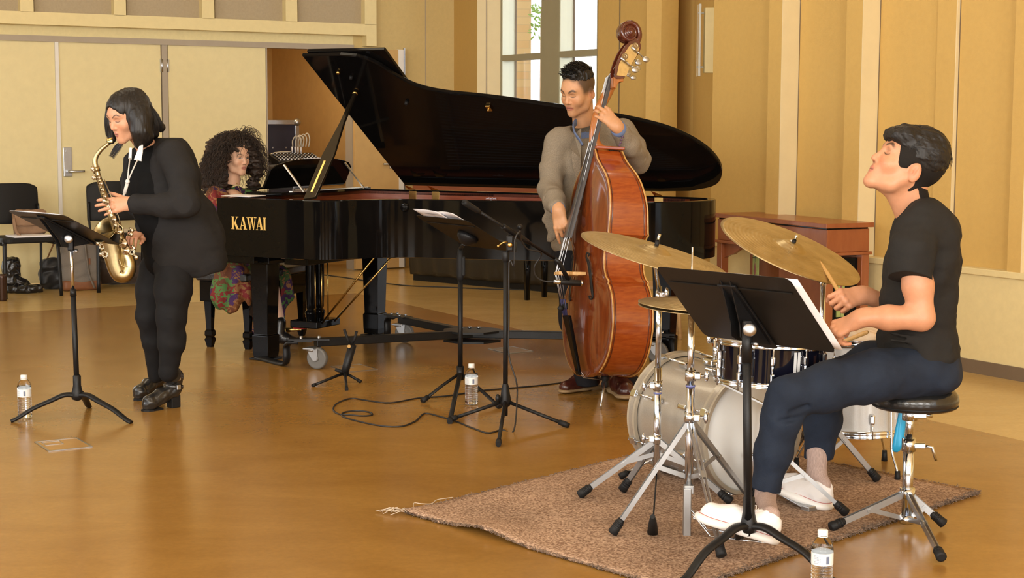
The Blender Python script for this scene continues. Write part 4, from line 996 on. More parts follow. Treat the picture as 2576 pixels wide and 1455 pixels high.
ho = cr(half_o[:8],5)[:-1]+half_o[7:10]+cr(half_o[10:15],5)[1:-1]+half_o[14:17]+cr(half_o[17:-1],4)[1:]+[half_o[-1]]
loop = ho + [(-x,y) for x,y in reversed(ho[1:-1])]
RIB = 0.205
def shrink(p, k): return [(x*(1-k), (y-.56)*(1-k*.6)+.56) for x,y in p]
def plate(sign, n0, over, name, m, arch):
    m_ = MB(); lay = []
    lay.append([bs(x*(1+over*.0)+(.008 if x>0 else -.008 if x<0 else 0), h+( -.008 if h<.02 else .004 if h>1.13 else 0), n0) for x,h in loop])
    lay.append([bs(x+(.008 if x>0 else -.008 if x<0 else 0), h+(-.008 if h<.02 else .004 if h>1.13 else 0), n0+sign*.007) for x,h in loop])
    for k, a in ((.03,.007),(.08,.006),(.16,.016),(.32,.030),(.55,.042),(.8,.048),(.97,.050)):
        lay.append([bs(x,h,n0+sign*(.001+a*arch)) for x,h in shrink(loop,k)])
    n = len(loop); vs = [p for L in lay for p in L]
    m_.add(vs, [(i*n+k,i*n+(k+1)%n,(i+1)*n+(k+1)%n,(i+1)*n+k) for i in range(len(lay)-1) for k in range(n)], True)
    m_.f.append(tuple((len(lay)-1)*n+k for k in range(n))); m_.sm.append(True)
    return m_.build(name, m, db)
front = plate(1, 0, 1, 'front_plate', M_BASSF, .9); back = plate(-1, -RIB, 1, 'back_plate', M_BASSR, .5)
m_ = MB(); n = len(loop); La = [bs(x,h,0) for x,h in loop]; Lb = [bs(x,h,-RIB) for x,h in loop]
m_.add(La+Lb, [(k,(k+1)%n,n+(k+1)%n,n+k) for k in range(n)], True); rb_ = m_.build('ribs', M_BASSR, db); md = rb_.modifiers.new('es','EDGE_SPLIT'); md.split_angle = .7
for nm, nn in (('edge_binding',.003),('edge_binding',-RIB-.003)):
    m_ = MB(); m_.tube([bs(x+(.009 if x>0 else -.009 if x<0 else 0), h, nn) for x,h in loop], .0042, 6, closed=True); m_.build(nm, M_EDGE, db, 'worn pale edge')
for nn in (-.014,-RIB+.014):
    m_ = MB(); m_.tube([bs(x+(.001 if x>0 else -.001 if x<0 else 0), h, nn) for x,h in loop], .0022, 5, closed=True); m_.build('rib_lining', M_SCROLL, db)
# f holes
def archz(x, h):
    r_ = max(abs(x)/.25, 0); return .002+.045*max(0,1-min(1,r_)**1.8)+.003
for s_ in (-1,1):
    fp = [(.105,.735),(.092,.752),(.080,.742),(.082,.720),(.098,.695),(.118,.62),(.135,.53),(.142,.495),(.132,.478),(.117,.482),(.116,.50)]
    fp = [(s_*a*1.15,b*.85-.025) for a,b in fp]; q = cr(fp,6); rr = [.004+.0065*math.sin(PI*min(1,max(0,(i/len(q)-.2)/.6)))+ (.006 if i in (0,1,2,len(q)-1,len(q)-2,len(q)-3) else 0) for i in range(len(q))]
    m_ = MB()
    vs = []
    for i,(a,b) in enumerate(q):
        t = Vector((q[min(i+1,len(q)-1)][0]-q[max(i-1,0)][0], q[min(i+1,len(q)-1)][1]-q[max(i-1,0)][1])).normalized(); nn = Vector((-t.y,t.x))
        for e in (-1,1):
            x_, h_ = a+nn.x*e*rr[i], b+nn.y*e*rr[i]; vs.append(bs(x_,h_,.020+archz(x_,h_)*.75))
    m_.add(vs, [(2*i,2*i+1,2*i+3,2*i+2) for i in range(len(q)-1)]); m_.build('sound_hole', mat('dark_hole',(0.006,0.004,0.003),0.8), db, 'black f-shaped sound hole', solid=.003)
# neck, fingerboard, scroll, bridge, strings, tailpiece, endpin
nut = P(1534,196,Yb); hl = bs(0,1.14,-.02)
nk = MB(); a = bs(0,1.10,-.03); nutb = nut - N_*.012
# neck root (shoulder block) and shaft
nk.tube(cr([tuple(bs(0,1.075,-.065)), tuple(bs(0,1.135,-.06)), tuple(bs(0,1.20,-.018)), tuple((bs(0,1.26,.0)+(nutb-bs(0,1.26,.0))*.3)), tuple(nutb-(nutb-a).normalized()*.05), tuple(nutb-N_*.004+U*.0)],5), [.062]*4+[.055,.048,.04,.034,.031,.029]+[.0265]*5+[.025]*5+[.024]*5+[.030,.030][:1], 16, ell=(1.0,.85))
nk.build('neck', M_NECK, db)
# heel button plate on top of the ribs
m_ = MB(); m_.prism([(-.06,-.0),(.06,-.0),(.070,-RIB*.70-.004),(-.070,-RIB*.70-.004)], bs(0,1.146,0), W_, N_, U, .016); m_.build('shoulder_block', M_BASSR, db, bevel=.004)
fb1 = bs(0,1.14,.055); fb0 = P(1424,600,Yb); fdir = (fb0-nut); 
e0 = bs(0,.69,.125)
fb = MB(); rows = []
for t, w in ((0,.021),(.33,.028),(.66,.036),(1,.044)):
    c = nut.lerp(e0,t); fd = (e0-nut).normalized(); nn = (N_-fd*N_.dot(fd)).normalized()
    rows.append([c + W_*w*math.sin(a)+ nn*(.012*math.cos(a)) for a in [PI/2*(-1+2*k/8) for k in range(9)]] + [c+W_*w-nn*.010, c-W_*w-nn*.010])
n = 11; vs = [p for r_ in rows for p in r_]; fb.add(vs, [(i*n+k,i*n+(k+1)%n,(i+1)*n+(k+1)%n,(i+1)*n+k) for i in range(3) for k in range(n)], True); fb.f += [tuple(range(n)), tuple(3*n+k for k in range(n))]; fb.sm += [False,False]
fo_ = fb.build('fingerboard', M_FING, db); md = fo_.modifiers.new('es','EDGE_SPLIT'); md.split_angle = .6
m_ = MB(); m_.box(nut+U*.004, (.044,.012,.024), Matrix((W_,U,N_)).transposed(), .003); m_.build('nut', M_FING, db)
# bridge
bh = .502; bt = .168
m_ = MB(); bp = [(-.075,0),(-.030,0),(-.026,.02),(-.012,.045),(.012,.045),(.026,.02),(.030,0),(.075,0),(.072,.03),(.05,.06),(.062,.085),(.055,.12),(.050,bt-.055),(.03,bt-.044),(0,bt-.040),(-.03,bt-.044),(-.050,bt-.055),(-.055,.12),(-.062,.085),(-.05,.06),(-.072,.03)]
m_.prism(bp, bs(0,bh,.045), W_, N_, U, .016); m_.build('bridge', M_BRIDGE, db, 'pale maple bridge', bevel=.002)
# tailpiece
tp0, tp1 = bs(0,.30,.105), bs(0,.02,.035)
m_ = MB(); m_.prism([(-.042,0),(.042,0),(.02,.30),(-.02,.30)], tp0, W_, (tp1-tp0).normalized(), N_, .018); m_.build('tailpiece', M_EBONY, db, bevel=.005)
m_ = MB(); m_.tube([bs(.012,.03,.045), bs(.012,-.012,.01), bs(.0,-.02,-.08)], .0025, 6); m_.tube([bs(-.012,.03,.045), bs(-.012,-.012,.01), bs(.0,-.02,-.08)], .0025, 6); m_.build('tail_gut', M_STEEL, db)
# scroll and peg box: side outline in the U-N plane, thick along W
sb = P(1540,190,Yb+.02)
def sc(u, v, w=0): 
    p = P(u,v,Yb+.01); 
    return p + W_*w
# outline of the pegbox seen from the side, traced as real geometry in the plane through the neck
ax = P(1580,85,Yb+.01)
RIGHT = (P(1600,150,Yb+.01)-P(1560,150,Yb+.01)); RIGHT -= W_*RIGHT.dot(W_); sc_ = RIGHT.length/40; RIGHT.normalize()
UP2 = W_.cross(RIGHT).normalized(); UP2 = UP2 if UP2.z > 0 else -UP2
def sp(u, v, w=0.0): return ax + RIGHT*((u-1580)*sc_) - UP2*((v-85)*Yb/FPX) + W_*w
pb = [(1534,196),(1540,165),(1556,132),(1572,112),(1585,100),(1592,97),(1606,108),(1609,122),(1600,140),(1588,155),(1578,172),(1566,190),(1562,198),(1545,202)]
pbc = cr([(a,b) for a,b in pb],3,closed=True)
m_ = MB(); n = len(pbc)
for w0, w1 in ((-.034,-.021),(.021,.034)):
    vs = [sp(a,b,w0) for a,b in pbc]+[sp(a,b,w1) for a,b in pbc]; i0 = len(m_.v)
    m_.add(vs, [(k,(k+1)%n,n+(k+1)%n,n+k) for k in range(n)], True); m_.f += [tuple(i0+k for k in reversed(range(n))), tuple(i0+n+k for k in range(n))]; m_.sm += [False,False]
bk = [p for p in cr([(1609,122),(1600,140),(1588,155),(1578,172),(1566,190),(1562,200)],4)]
vs = []
for a, b in bk: vs += [sp(a,b,-.03), sp(a,b,.03), sp(a-8,b-4,.03), sp(a-8,b-4,-.03)]
i0 = len(m_.v); m_.add(vs, [(i*4+k,i*4+(k+1)%4,(i+1)*4+(k+1)%4,(i+1)*4+k) for i in range(len(bk)-1) for k in range(4)], True)
m_.build('peg_box', M_SCROLL, db)
# brass side plate with two machine heads on each cheek
plt_ = [(1539,194),(1546,165),(1561,138),(1577,117),(1593,109),(1604,121),(1597,141),(1584,159),(1574,177),(1566,196)]
for w_, s_ in ((-.0352,-1),(.0352,1)):
    m_ = MB(); m_.prism([(0,0)]*0 or [((a-1580)*sc_, -(b-85)*Yb/FPX) for a,b in plt_], ax+W_*w_, RIGHT, UP2, W_, s_*.002); m_.build('tuner_plate', mat('aged_brass',(0.52,0.36,0.14),0.38,.75,var=.2,vscale=30), db, 'engraved pale brass plate')
    for (a, b) in ((1592,118),(1561,146)):
        m_ = MB(); m_.lathe([(0,.004),(.010,.004),(.013,.0),(.0165,.001),(.0165,.006),(.012,.007),(.010,.005),(.004,.008),(0,.008)], sp(a,b,w_), W_*s_, 20); m_.build('tuner_gear', mat('dull_bronze',(0.30,0.22,0.12),0.35,.8,var=.2), db)
        sh = [sp(a-12,b+4,w_+s_*.01), sp(a+6,b+16,w_+s_*.01), sp(a+24,b+30,w_+s_*.012)]
        m_ = MB(); m_.cyl(sh[0], sh[2], .0038, 10); m_.cyl(sh[0], sh[0].lerp(sh[2],.45), .0058, 12); m_.ball(sh[2].lerp(sh[0],-.12), (.020,.006,.015), 14, Matrix((RIGHT,W_,UP2)).transposed()); m_.build('tuning_key', M_STEEL, db)
for (a,b) in ((1568,158),(1556,182)):
    m_ = MB(); q0 = sp(a+12,b+10,.03); m_.cyl(q0, sp(a+28,b+14,.03), .004, 8); m_.ball(sp(a+32,b+15,.03), (.017,.006,.012), 12, Matrix((RIGHT,W_,UP2)).transposed()); m_.build('tuning_key', M_STEEL, db)
m_ = MB(); m_.prism([((a-1580)*sc_, -(b-85)*Yb/FPX) for a,b in ((1535,196),(1562,199),(1561,208),(1552,208),(1545,213),(1540,226),(1533,222))], ax+W_*-.024, RIGHT, UP2, W_, .048); m_.build('neck_heel', M_NECK, db, bevel=.003)
# spiral
m_ = MB(); pts = []; rr_ = []; ww = []
cxs, cys = 1579, 85
sp_pts = [(1592,97,15,.031)]
arc = []
T0, T1 = math.radians(10), math.radians(10+600)
K = 56; rows = []
# outer neck of the scroll rising from the peg box
path = []
for i in range(K+1):
    t = i/K; ang = math.radians(-52) + t*math.radians(700); R_ = 27.5*(1-t)**1.0+3.0; path.append((cxs+R_*math.cos(ang)*1.0, cys-R_*math.sin(ang), R_, t))
path = [(1600,118,27,0),(1603,108,27,0)]+path
for i,(a,b,R_,t) in enumerate(path):
    wdt = .030+.022*t; th = max(2.2, 8.5*(1-t)); 
    v_ = Vector((a-cxs, b-cys)); v_ = v_.normalized() if v_.length > 0 else Vector((1,0))
    ring_ = []
    for e, f_ in ((1,.75),(1,-.75),(.6,-1),(-.6,-1),(-1,-.75),(-1,.75),(-.6,1),(.6,1)):
        ring_.append(sp(a+v_.x*th*e*(1 if e>0 else .8), b+v_.y*th*e*(1 if e>0 else .8), wdt*f_))
    rows.append(ring_)
vs = [p for r_ in rows for p in r_]; m_.add(vs, [(i*8+k,i*8+(k+1)%8,(i+1)*8+(k+1)%8,(i+1)*8+k) for i in range(len(rows)-1) for k in range(8)], True)
m_.f += [tuple(reversed(range(8))), tuple((len(rows)-1)*8+k for k in range(8))]; m_.sm += [False,False]
for rr__, ww__ in ((.040,.030),(.033,.036),(.025,.043),(.016,.050),(.009,.056)): m_.lathe([(0,-ww__),(rr__*.93,-ww__),(rr__,-ww__+.004),(rr__*1.02,0),(rr__,ww__-.004),(rr__*.93,ww__),(0,ww__)], sp(cxs,cys), W_, 28)
m_.build('scroll', M_SCROLL, db)
m_ = MB(); m_.cyl(sp(cxs,cys,.055), sp(cxs,cys,-.0575), .0075, 16); m_.build('scroll_eye', mat('scroll_eye',(0.45,0.27,0.22),0.3), db)
# strings
for k, w in enumerate((-.033,-.011,.011,.033)):
    bz = bt-.038-.006*abs(k-1.5)
    a = nut+N_*.016+W_*w*.42; b = bs(w*1.3,bh+.008,.045+bz); c = tp0+W_*w*.7+N_*.016; ps = [tuple(sp(1552+8*k,170-16*k,w*.4)), tuple(a), tuple(b), tuple(c+U*.0)]
    m_ = MB(); m_.tube(ps, [.0022-.0003*k]*4, 6); m_.build('string', M_STEEL, db)
    m_ = MB(); m_.tube([b.lerp(c,.62), c], .0030, 6); m_.build('string_winding', mat('blue_silk',(0.03,0.03,0.10),0.6), db, 'dark blue string winding')
# endpin
ep = F(1512,1030); m_ = MB(); q = bs(0,-.008,-RIB*.5)
m_.lathe([(.0,.02),(.020,.015),(.022,-.01),(.014,-.018),(.018,-.03),(.018,-.045),(.010,-.052),(0,-.052)], q, U, 20); m_.build('endpin_collar', M_RUBBER, db)
m_ = MB(); m_.cyl(q, ep+Vector((0,0,.02)), .0052, 12); m_.cyl(ep+Vector((0,0,.03)), ep, .0065, 12, .002); m_.build('endpin', M_STEEL, db)
# small tuner clipped behind the bridge strings
tn = thing('clip_tuner', 'small black clip-on gadget hanging on the strings below the bass bridge', 'tuner', P(1411,780,Yb-.25))
q = tp0+U*.045+N_*.02; m_ = MB(); m_.box(q, (.05,.032,.022), Matrix((W_,U,N_)).transposed(), .007); m_.build('clip_body', M_RUBBER, tn); m_ = MB(); m_.ball(q-U*.012+N_*.022, (.016,.014,.014), 12); m_.build('ball_joint', M_RUBBER, tn)
# ------------------------------------------------------------------ rug
rug = thing('rug', 'brown speckled rug with frayed edges under the drum kit', 'rug', F(1750,1330))
ru = [F(1018,1294), F(1240,1228), F(1494,1172), F(1640,1150)]
A_ = F(1018,1294); B_ = F(2462,1243); 
# the rug is a rectangle lying at 45 degrees; its near corner is outside the picture
d1_ = (F(1563,1453)-F(1018,1296)).normalized(); d2_ = (F(1494,1173)-F(1024,1290)).normalized()
dA = Vector((math.cos(math.radians(-45)),math.sin(math.radians(-45)),0)); dB = Vector((math.cos(math.radians(45)),math.sin(math.radians(45)),0))
dA = (F(1563,1453)-F(1018,1296)).normalized(); dB = (F(2462,1243)-F(1876,1438)).normalized()
def inter(p, d, q, e):
    det = d.x*-e.y+e.x*d.y; r_ = q-p; t = (r_.x*-e.y+e.x*r_.y)/det; return p+d*t
near = inter(A_, dA, B_, dB); dC = (F(1494,1173)-F(1024,1290)).normalized(); dD = (F(2459,1239)-F(2097,1168)).normalized()
far = inter(A_, dC, B_, dD)
m_ = MB(); N1_ = 48; rg = random.Random(5)
def rp(s, t):
    p = A_.lerp(near, s).lerp(far.lerp(B_, s), t)
    e = min(s,t,1-s,1-t); j = .006 if e < .001 else 0
    lift = .022*math.exp(-((s-.32)/.10)**2)*max(0,1-t*9) + .010*math.exp(-((s-.02)/.05)**2)*max(0,1-t*12)
    return p + Vector((rg.uniform(-j,j), rg.uniform(-j,j), .008+lift))
rows = [[rp(i/N1_, k/N1_) for k in range(N1_+1)] for i in range(N1_+1)]
m_.grid(rows)
um, un, ul, ub = newmat('rug_weave'); tc = un.new('ShaderNodeTexCoord')
def vz(sc, c0, c1, p0=.35, p1=.65, tex='ShaderNodeTexNoise'):
    z = un.new(tex); z.inputs['Scale'].default_value = sc; ul.new(tc.outputs['Object'], z.inputs['Vector'])
    r = un.new('ShaderNodeValToRGB'); r.color_ramp.elements[0].position = p0; r.color_ramp.elements[1].position = p1; r.color_ramp.elements[0].color = (*c0,1); r.color_ramp.elements[1].color = (*c1,1)
    ul.new(z.outputs['Fac'] if tex.endswith('Noise') else z.outputs['Color'], r.inputs['Fac']); return r
r1 = vz(135, (0.19,0.110,0.070), (0.52,0.36,0.25), .36, .66); r2 = vz(3, (.85,.85,.85), (1.1,1.1,1.1))
mm = un.new('ShaderNodeMix'); mm.data_type = 'RGBA'; mm.blend_type = 'MULTIPLY'; mm.inputs['Factor'].default_value = 1; ul.new(r1.outputs['Color'], mm.inputs['A']); ul.new(r2.outputs['Color'], mm.inputs['B']); ul.new(mm.outputs['Result'], ub.inputs['Base Color'])
ub.inputs['Roughness'].default_value = 0.95; ub.inputs['Specular IOR Level'].default_value = .1
bp = un.new('ShaderNodeBump'); bp.inputs['Strength'].default_value = .8; bp.inputs['Distance'].default_value = .004; ul.new(r1.outputs['Color'], bp.inputs['Height']); ul.new(bp.outputs['Normal'], ub.inputs['Normal'])
m_.build('weave', um, rug, solid=.007)
m_ = MB()   # frayed binding along the cut edges
for (a, b, cnt, L) in ((A_,near,900,.008),(near,B_,1500,.016),(A_,far,700,.010),(far,B_,500,.010)):
    for i in range(cnt):
        t = rg.random(); p = a.lerp(b,t)+Vector((0,0,.004+rg.random()*.006)); s_ = t if (a is A_ and b is near) else 9
        if s_ < 2: p.z += .022*math.exp(-((s_-.32)/.10)**2)
        d = Vector((rg.uniform(-1,1),rg.uniform(-1,1),rg.uniform(-.15,.5))).normalized()*L*rg.uniform(.5,1.6)
        m_.tube([p-d*.5, p+Vector((0,0,.003)), p+d], [.0016,.0014,.0008], 3, caps=False)
m_.build('frayed_edge', mat('dark_yarn',(0.05,0.030,0.022),0.95,col2=(0.32,0.22,0.15),vscale=90), rug)['kind'] = 'stuff'
m_ = MB()
m_.tube(cr([tuple(F(u,v,.014)) for u,v in ((1040,1278),(1042,1266),(1060,1268),(1085,1268),(1100,1258),(1140,1252))],5), .0016, 5)
for k in range(14):
    p = A_+Vector((rg.uniform(-.03,.01),rg.uniform(-.02,.02),.012)); m_.tube([p, p+Vector((rg.uniform(-.05,0),rg.uniform(-.02,.02),.008)), p+Vector((rg.uniform(-.08,-.02),rg.uniform(-.03,.03),-.006))], .0013, 4)
m_.build('loose_thread', mat('pale_yarn',(0.55,0.45,0.34),0.9), rug, 'pale loose threads at the left corner')
# ------------------------------------------------------------------ drum materials
M_SPARK = mat('silver_sparkle_wrap', (0.37,0.335,0.285), 0.30, 0.35, var=.18, vscale=500, coat=.35)
M_HEAD = mat('coated_drum_head', (0.74,0.74,0.72), 0.5, var=.02)
M_HOOP = mat('pale_hoop', (0.42,0.37,0.29), 0.30, .2, coat=.4, var=.06)
M_TOMB = mat('midnight_lacquer', (0.004,0.004,0.010), 0.08, coat=.5)
def cymbal_mat():
    m, n, l, b = newmat('cymbal_bronze'); b.inputs['Metallic'].default_value = 1; b.inputs['Roughness'].default_value = .40
    at = n.new('ShaderNodeAttribute'); at.attribute_name = 'rad'; 
    tc = n.new('ShaderNodeTexCoord'); nz = n.new('ShaderNodeTexNoise'); nz.inputs['Scale'].default_value = 14; nz.inputs['Detail'].default_value = 6; l.new(tc.outputs['Object'], nz.inputs['Vector'])
    r = n.new('ShaderNodeValToRGB'); r.color_ramp.elements[0].position = .3; r.color_ramp.elements[1].position = .72; r.color_ramp.elements[0].color = (.40,.31,.155,1); r.color_ramp.elements[1].color = (.58,.48,.29,1); l.new(nz.outputs['Fac'], r.inputs['Fac'])
    sn = n.new('ShaderNodeMath'); sn.operation = 'SINE'; mu = n.new('ShaderNodeMath'); mu.operation = 'MULTIPLY'; mu.inputs[1].default_value = 380; l.new(at.outputs['Fac'], mu.inputs[0]); l.new(mu.outputs[0], sn.inputs[0])
    bp = n.new('ShaderNodeBump'); bp.inputs['Strength'].default_value = .25; bp.inputs['Distance'].default_value = .001; l.new(sn.outputs[0], bp.inputs['Height'])
    vo = n.new('ShaderNodeTexVoronoi'); vo.inputs['Scale'].default_value = 38; l.new(tc.outputs['Object'], vo.inputs['Vector']); vr = n.new('ShaderNodeValToRGB'); vr.color_ramp.elements[0].position = .10; vr.color_ramp.elements[1].position = .24; l.new(vo.outputs['Distance'], vr.inputs['Fac'])
    b2 = n.new('ShaderNodeBump'); b2.inputs['Strength'].default_value = .5; b2.inputs['Distance'].default_value = .002; l.new(vr.outputs['Color'], b2.inputs['Height']); l.new(bp.outputs['Normal'], b2.inputs['Normal']); l.new(b2.outputs['Normal'], b.inputs['Normal'])
    mg = n.new('ShaderNodeMix'); mg.data_type = 'RGBA'; mg.blend_type = 'MULTIPLY'; l.new(r.outputs['Color'], mg.inputs['A']); vd = n.new('ShaderNodeValToRGB'); vd.color_ramp.elements[0].color = (.62,.6,.55,1); vd.color_ramp.elements[1].position = .16; l.new(vo.outputs['Distance'], vd.inputs['Fac']); l.new(vd.outputs['Color'], mg.inputs['B']); mg.inputs['Factor'].default_value = .6
    l.new(mg.outputs['Result'], b.inputs['Base Color']); return m
M_CYM = cymbal_mat()
def cymbal(name, c, axis, R, lab, parent=None, flip=1):
    t = parent or thing(name, lab, 'cymbal', c); ax = Vector(axis).normalized(); m_ = MB()
    prof = [(.006,.030*R/.25),(.035,.027*R/.25),(.052,.018*R/.25),(.060,.0135)]
    for k in range(1,15):
        q = k/14; r_ = .060+(R-.060)*q; prof.append((r_, .0135-.0135*q**1.5))
    prof2 = prof+[(R,-.001)]+[(r_,h-.0022) for r_,h in reversed(prof)]
    m_.lathe([(r_,h*flip) for r_,h in prof2], c, ax, 72); o = m_.build('bronze_plate', M_CYM, t)
    at = o.data.attributes.new('rad','FLOAT','POINT'); at.data.foreach_set('value', [ (Vector(v.co)-Vector(c)).cross(ax).length for v in o.data.vertices])
    return t, ax
def cyl_h(mb, a, b, r, n=16): mb.cyl(a, b, r, n)
def dbl_leg(hub_hi, hub_lo, foot, parent, w=.020, foot_w=.024, knee=.42):
    """double braced stand leg: long strut from the upper collar, short brace from the lower one, rubber foot"""
    m_ = MB(); k = hub_hi.lerp(foot, knee); d = (foot-hub_hi).normalized(); sdir = d.cross(Vector((0,0,1))).normalized()
    for s_ in (-1,1): m_.bar(hub_hi+sdir*.008*s_, foot-d*.03+sdir*.005*s_, .003, w, up=sdir.cross(d))
    m_.bar(k-d*.012, k+d*.012, .022, .012); lg = m_.build('leg', M_ALU, parent)
    m_ = MB(); m_.bar(hub_lo, k, .004, .016); m_.cyl(k-sdir*.013, k+sdir*.013, .006, 10); m_.cyl(hub_lo-sdir*.01, hub_lo+sdir*.01, .006, 10); m_.build('brace', M_ALU, lg)
    m_ = MB(); x = sdir; 
    m_.tube([foot-d*.055, foot-d*.05, foot-d*.025, foot-d*.0, foot+d*.004], [.011,.013,.016,.018,.012], 12)
    for q in (.040,.030,.020): m_.tube([foot-d*(q+.003), foot-d*(q-.003)], [.0165,.0165], 12)
    m_.build('rubber_foot', M_RUBBER, lg)
    return lg
def collar(p, parent, r=.019, wing=None, name='clamp'):
    m_ = MB(); m_.cyl(p-Vector((0,0,.018)), p+Vector((0,0,.018)), r, 16)
    w = Vector(wing or (1,-.3,0)).normalized(); m_.box(p+w*.022, (.024,.022,.024), None, .004); m_.cyl(p+w*.03, p+w*.046, .006, 10); 
    m_.ball(p+w*.054, (.008,.008,.020), 10); return m_.build(name, M_CHROME, parent)
# ------------------------------------------------------------------ crash cymbal and its stand
cs_ = thing('cymbal_stand', 'chrome double-braced tripod stand carrying the left crash cymbal', 'cymbal stand', F(1648,1280))
cb_ = F(1651,1262); cb_.z = 0
def V(p, z): return Vector((p.x,p.y,z))
z_top = P(1655,660,cb_.y).z
m_ = MB(); m_.cyl(V(cb_,.085), V(cb_,.50), .0135, 18); m_.build('lower_tube', M_CHROME, cs_)
m_ = MB(); m_.cyl(V(cb_,.50), V(cb_,.80), .0105, 18); m_.build('middle_tube', M_CHROME, cs_)
collar(V(cb_,P(1654,970,cb_.y).z), cs_, .0175, (-1,-.3,.0)); collar(V(cb_,P(1655,745,cb_.y).z), cs_, .013, (.4,-.8,.3))
m_ = MB(); m_.cyl(V(cb_,P(1655,991,cb_.y).z), V(cb_,P(1655,987,cb_.y).z), .0155, 16); m_.build('grip_ring', mat('blue_nylon',(0.16,0.18,0.42),0.5), cs_, 'blue nylon ring')
pc = P(1645,640,5.62); m_ = MB(); m_.tube([V(cb_,.80), V(cb_,P(1655,745,cb_.y).z+.02), pc-Vector((0,0,.02)), pc+Vector((.01,-.005,.045))], [.0085,.0085,.006,.004], 12); m_.build('tilter_rod', M_CHROME, cs_)
hh_ = V(cb_, P(1650,1105,cb_.y).z)
collar(hh_, cs_, .018, (-1,-.3,.1))
lo__ = V(cb_, .09)
for u, v in ((1458,1246),(1566,1232),(1838,1262)):
    dbl_leg(hh_, lo__+Vector((0,0,.09)), F(u,v,.022), cs_)
m_ = MB(); m_.cyl(V(cb_,.10), F(1642,1322,.03), .003, 8); m_.tube([F(1642,1300,.10), F(1642,1316,.06), F(1642,1340,.018)], [.008,.014,.019], 12); m_.build('spur_leg', M_RUBBER, cs_)
ax = Vector((.16,-.13,.95)); t_, ax = cymbal('crash_cymbal', pc, (-.25+.50,-.10,.95), .268, 'large thin bronze crash cymbal tilted to the right, left of the drum kit')
m_ = MB(); m_.cyl(pc+ax*.026, pc+ax*.050, .008, 12); m_.build('felt_sleeve', M_RUBBER, t_); m_ = MB(); m_.cyl(pc+ax*.050, pc+ax*.075, .0055, 12); m_.build('wing_nut', M_CHROME, t_)
# ------------------------------------------------------------------ ride cymbal
rs_ = thing('cymbal_stand', 'thin chrome stand behind the music sheets carrying the right ride cymbal', 'cymbal stand', F(2058,1235))
rb = F(2058,1228); rb.z = 0; pr_ = P(1988,630,rb.y-.02)
m_ = MB(); m_.cyl(V(rb,.06), V(rb,.46), .0135, 16); m_.build('lower_tube', M_CHROME, rs_); m_ = MB(); m_.cyl(V(rb,.46), V(rb,.80), .0105, 16); m_.build('middle_tube', M_CHROME, rs_)
collar(V(rb,.47), rs_, .0165, (1,-.3,0)); collar(V(rb,.80), rs_, .013, (-.3,-1,0))
m_ = MB(); m_.tube([V(rb,.80), pr_-Vector((0,0,.025)), pr_+Vector((.003,-.005,.04))], [.008,.006,.004], 12); m_.build('boom_arm', M_CHROME, rs_)
for dx, dy in ((.24,.06),(-.10,.25),(-.05,-.22)): dbl_leg(V(rb,.30), V(rb,.10), Vector((rb.x+dx,rb.y+dy,.022)), rs_)
t_, ax = cymbal('ride_cymbal', pr_, (.33,-.25,.92), .280, 'large hammered bronze ride cymbal tilted to the right, touched by a drumstick')
m_ = MB(); m_.cyl(pr_+ax*.026, pr_+ax*.044, .008, 12); m_.build('felt_sleeve', M_RUBBER, t_); m_ = MB(); m_.cyl(pr_+ax*.044, pr_+ax*.065, .0055, 12); m_.build('wing_nut', M_CHROME, t_)
# ------------------------------------------------------------------ hi-hat
hs = thing('hi_hat_stand', 'chrome hi-hat stand with a foot pedal under the white shoe nearest the camera', 'hi-hat stand', F(1722,1360))
hb = F(1731,1352); hb.z = 0; zc = P(1735,770,hb.y).z
m_ = MB(); m_.cyl(V(hb,.17), V(hb,.52), .0145, 18); m_.build('lower_tube', M_CHROME, hs)
m_ = MB(); m_.cyl(V(hb,.52), V(hb,zc-.03), .0115, 18); m_.build('upper_tube', M_CHROME, hs)
m_ = MB(); m_.cyl(V(hb,zc-.03), V(hb,P(1737,622,hb.y).z), .0032, 10); m_.build('pull_rod', M_CHROME, hs)
m_ = MB(); m_.box(V(hb,.085)+Vector((-.006,-.01,0)), (.026,.03,.175), None, .003); m_.box(V(hb,.165), (.034,.034,.03), None, .004); m_.build('base_casting', M_ALU, hs)
collar(V(hb,P(1731,945,hb.y).z), hs, .018, (1,-.25,0)); collar(V(hb,P(1731,1050,hb.y).z), hs, .0185, (1,-.3,0), 'leg_collar')
m_ = MB(); m_.cyl(V(hb,P(1731,973,hb.y).z), V(hb,P(1731,969,hb.y).z), .0165, 16); m_.build('grip_ring', MATS['blue_nylon'], hs, 'blue nylon ring')
hi_ = V(hb,P(1731,1055,hb.y).z)
for u, v in ((1541,1341),(1815,1398),(1892,1262)):
    dbl_leg(hi_, V(hb,.205), F(u,v,.022), hs, w=.016)
fp0 = Vector((hb.x+.02,hb.y-.005,.075)); fp1 = F(1925,1352,.02)
m_ = MB(); m_.bar(fp0, fp1+Vector((0,0,.015)), .072, .008, bev=.003); m_.box(fp1+Vector((.0,0,.0)), (.055,.08,.03), None, .004); pd = m_.build('foot_board', M_ALU, hs)
m_ = MB()
for s_ in (-.045,.045): m_.tube([Vector((hb.x+.01,hb.y+s_,.09)), Vector((hb.x+.07,hb.y+s_,.014)), fp1+Vector((0,s_,-.008))], .003, 8)
m_.build('radius_rod', M_CHROME, hs)
for k, (dz_, fl_) in enumerate(((.006,1),(-.006,-1))):
    t_, ax = cymbal('hi_hat_cymbal', V(hb,zc+dz_), (.05,-.02,1), .178, ('upper bronze hi-hat cymbal, mostly behind the foreground music stand','lower bronze hi-hat cymbal facing down under its twin')[k], flip=fl_)
m_ = MB(); m_.cyl(V(hb,zc+.028), V(hb,zc+.06), .010, 12); m_.build('clutch', M_CHROME, hs)
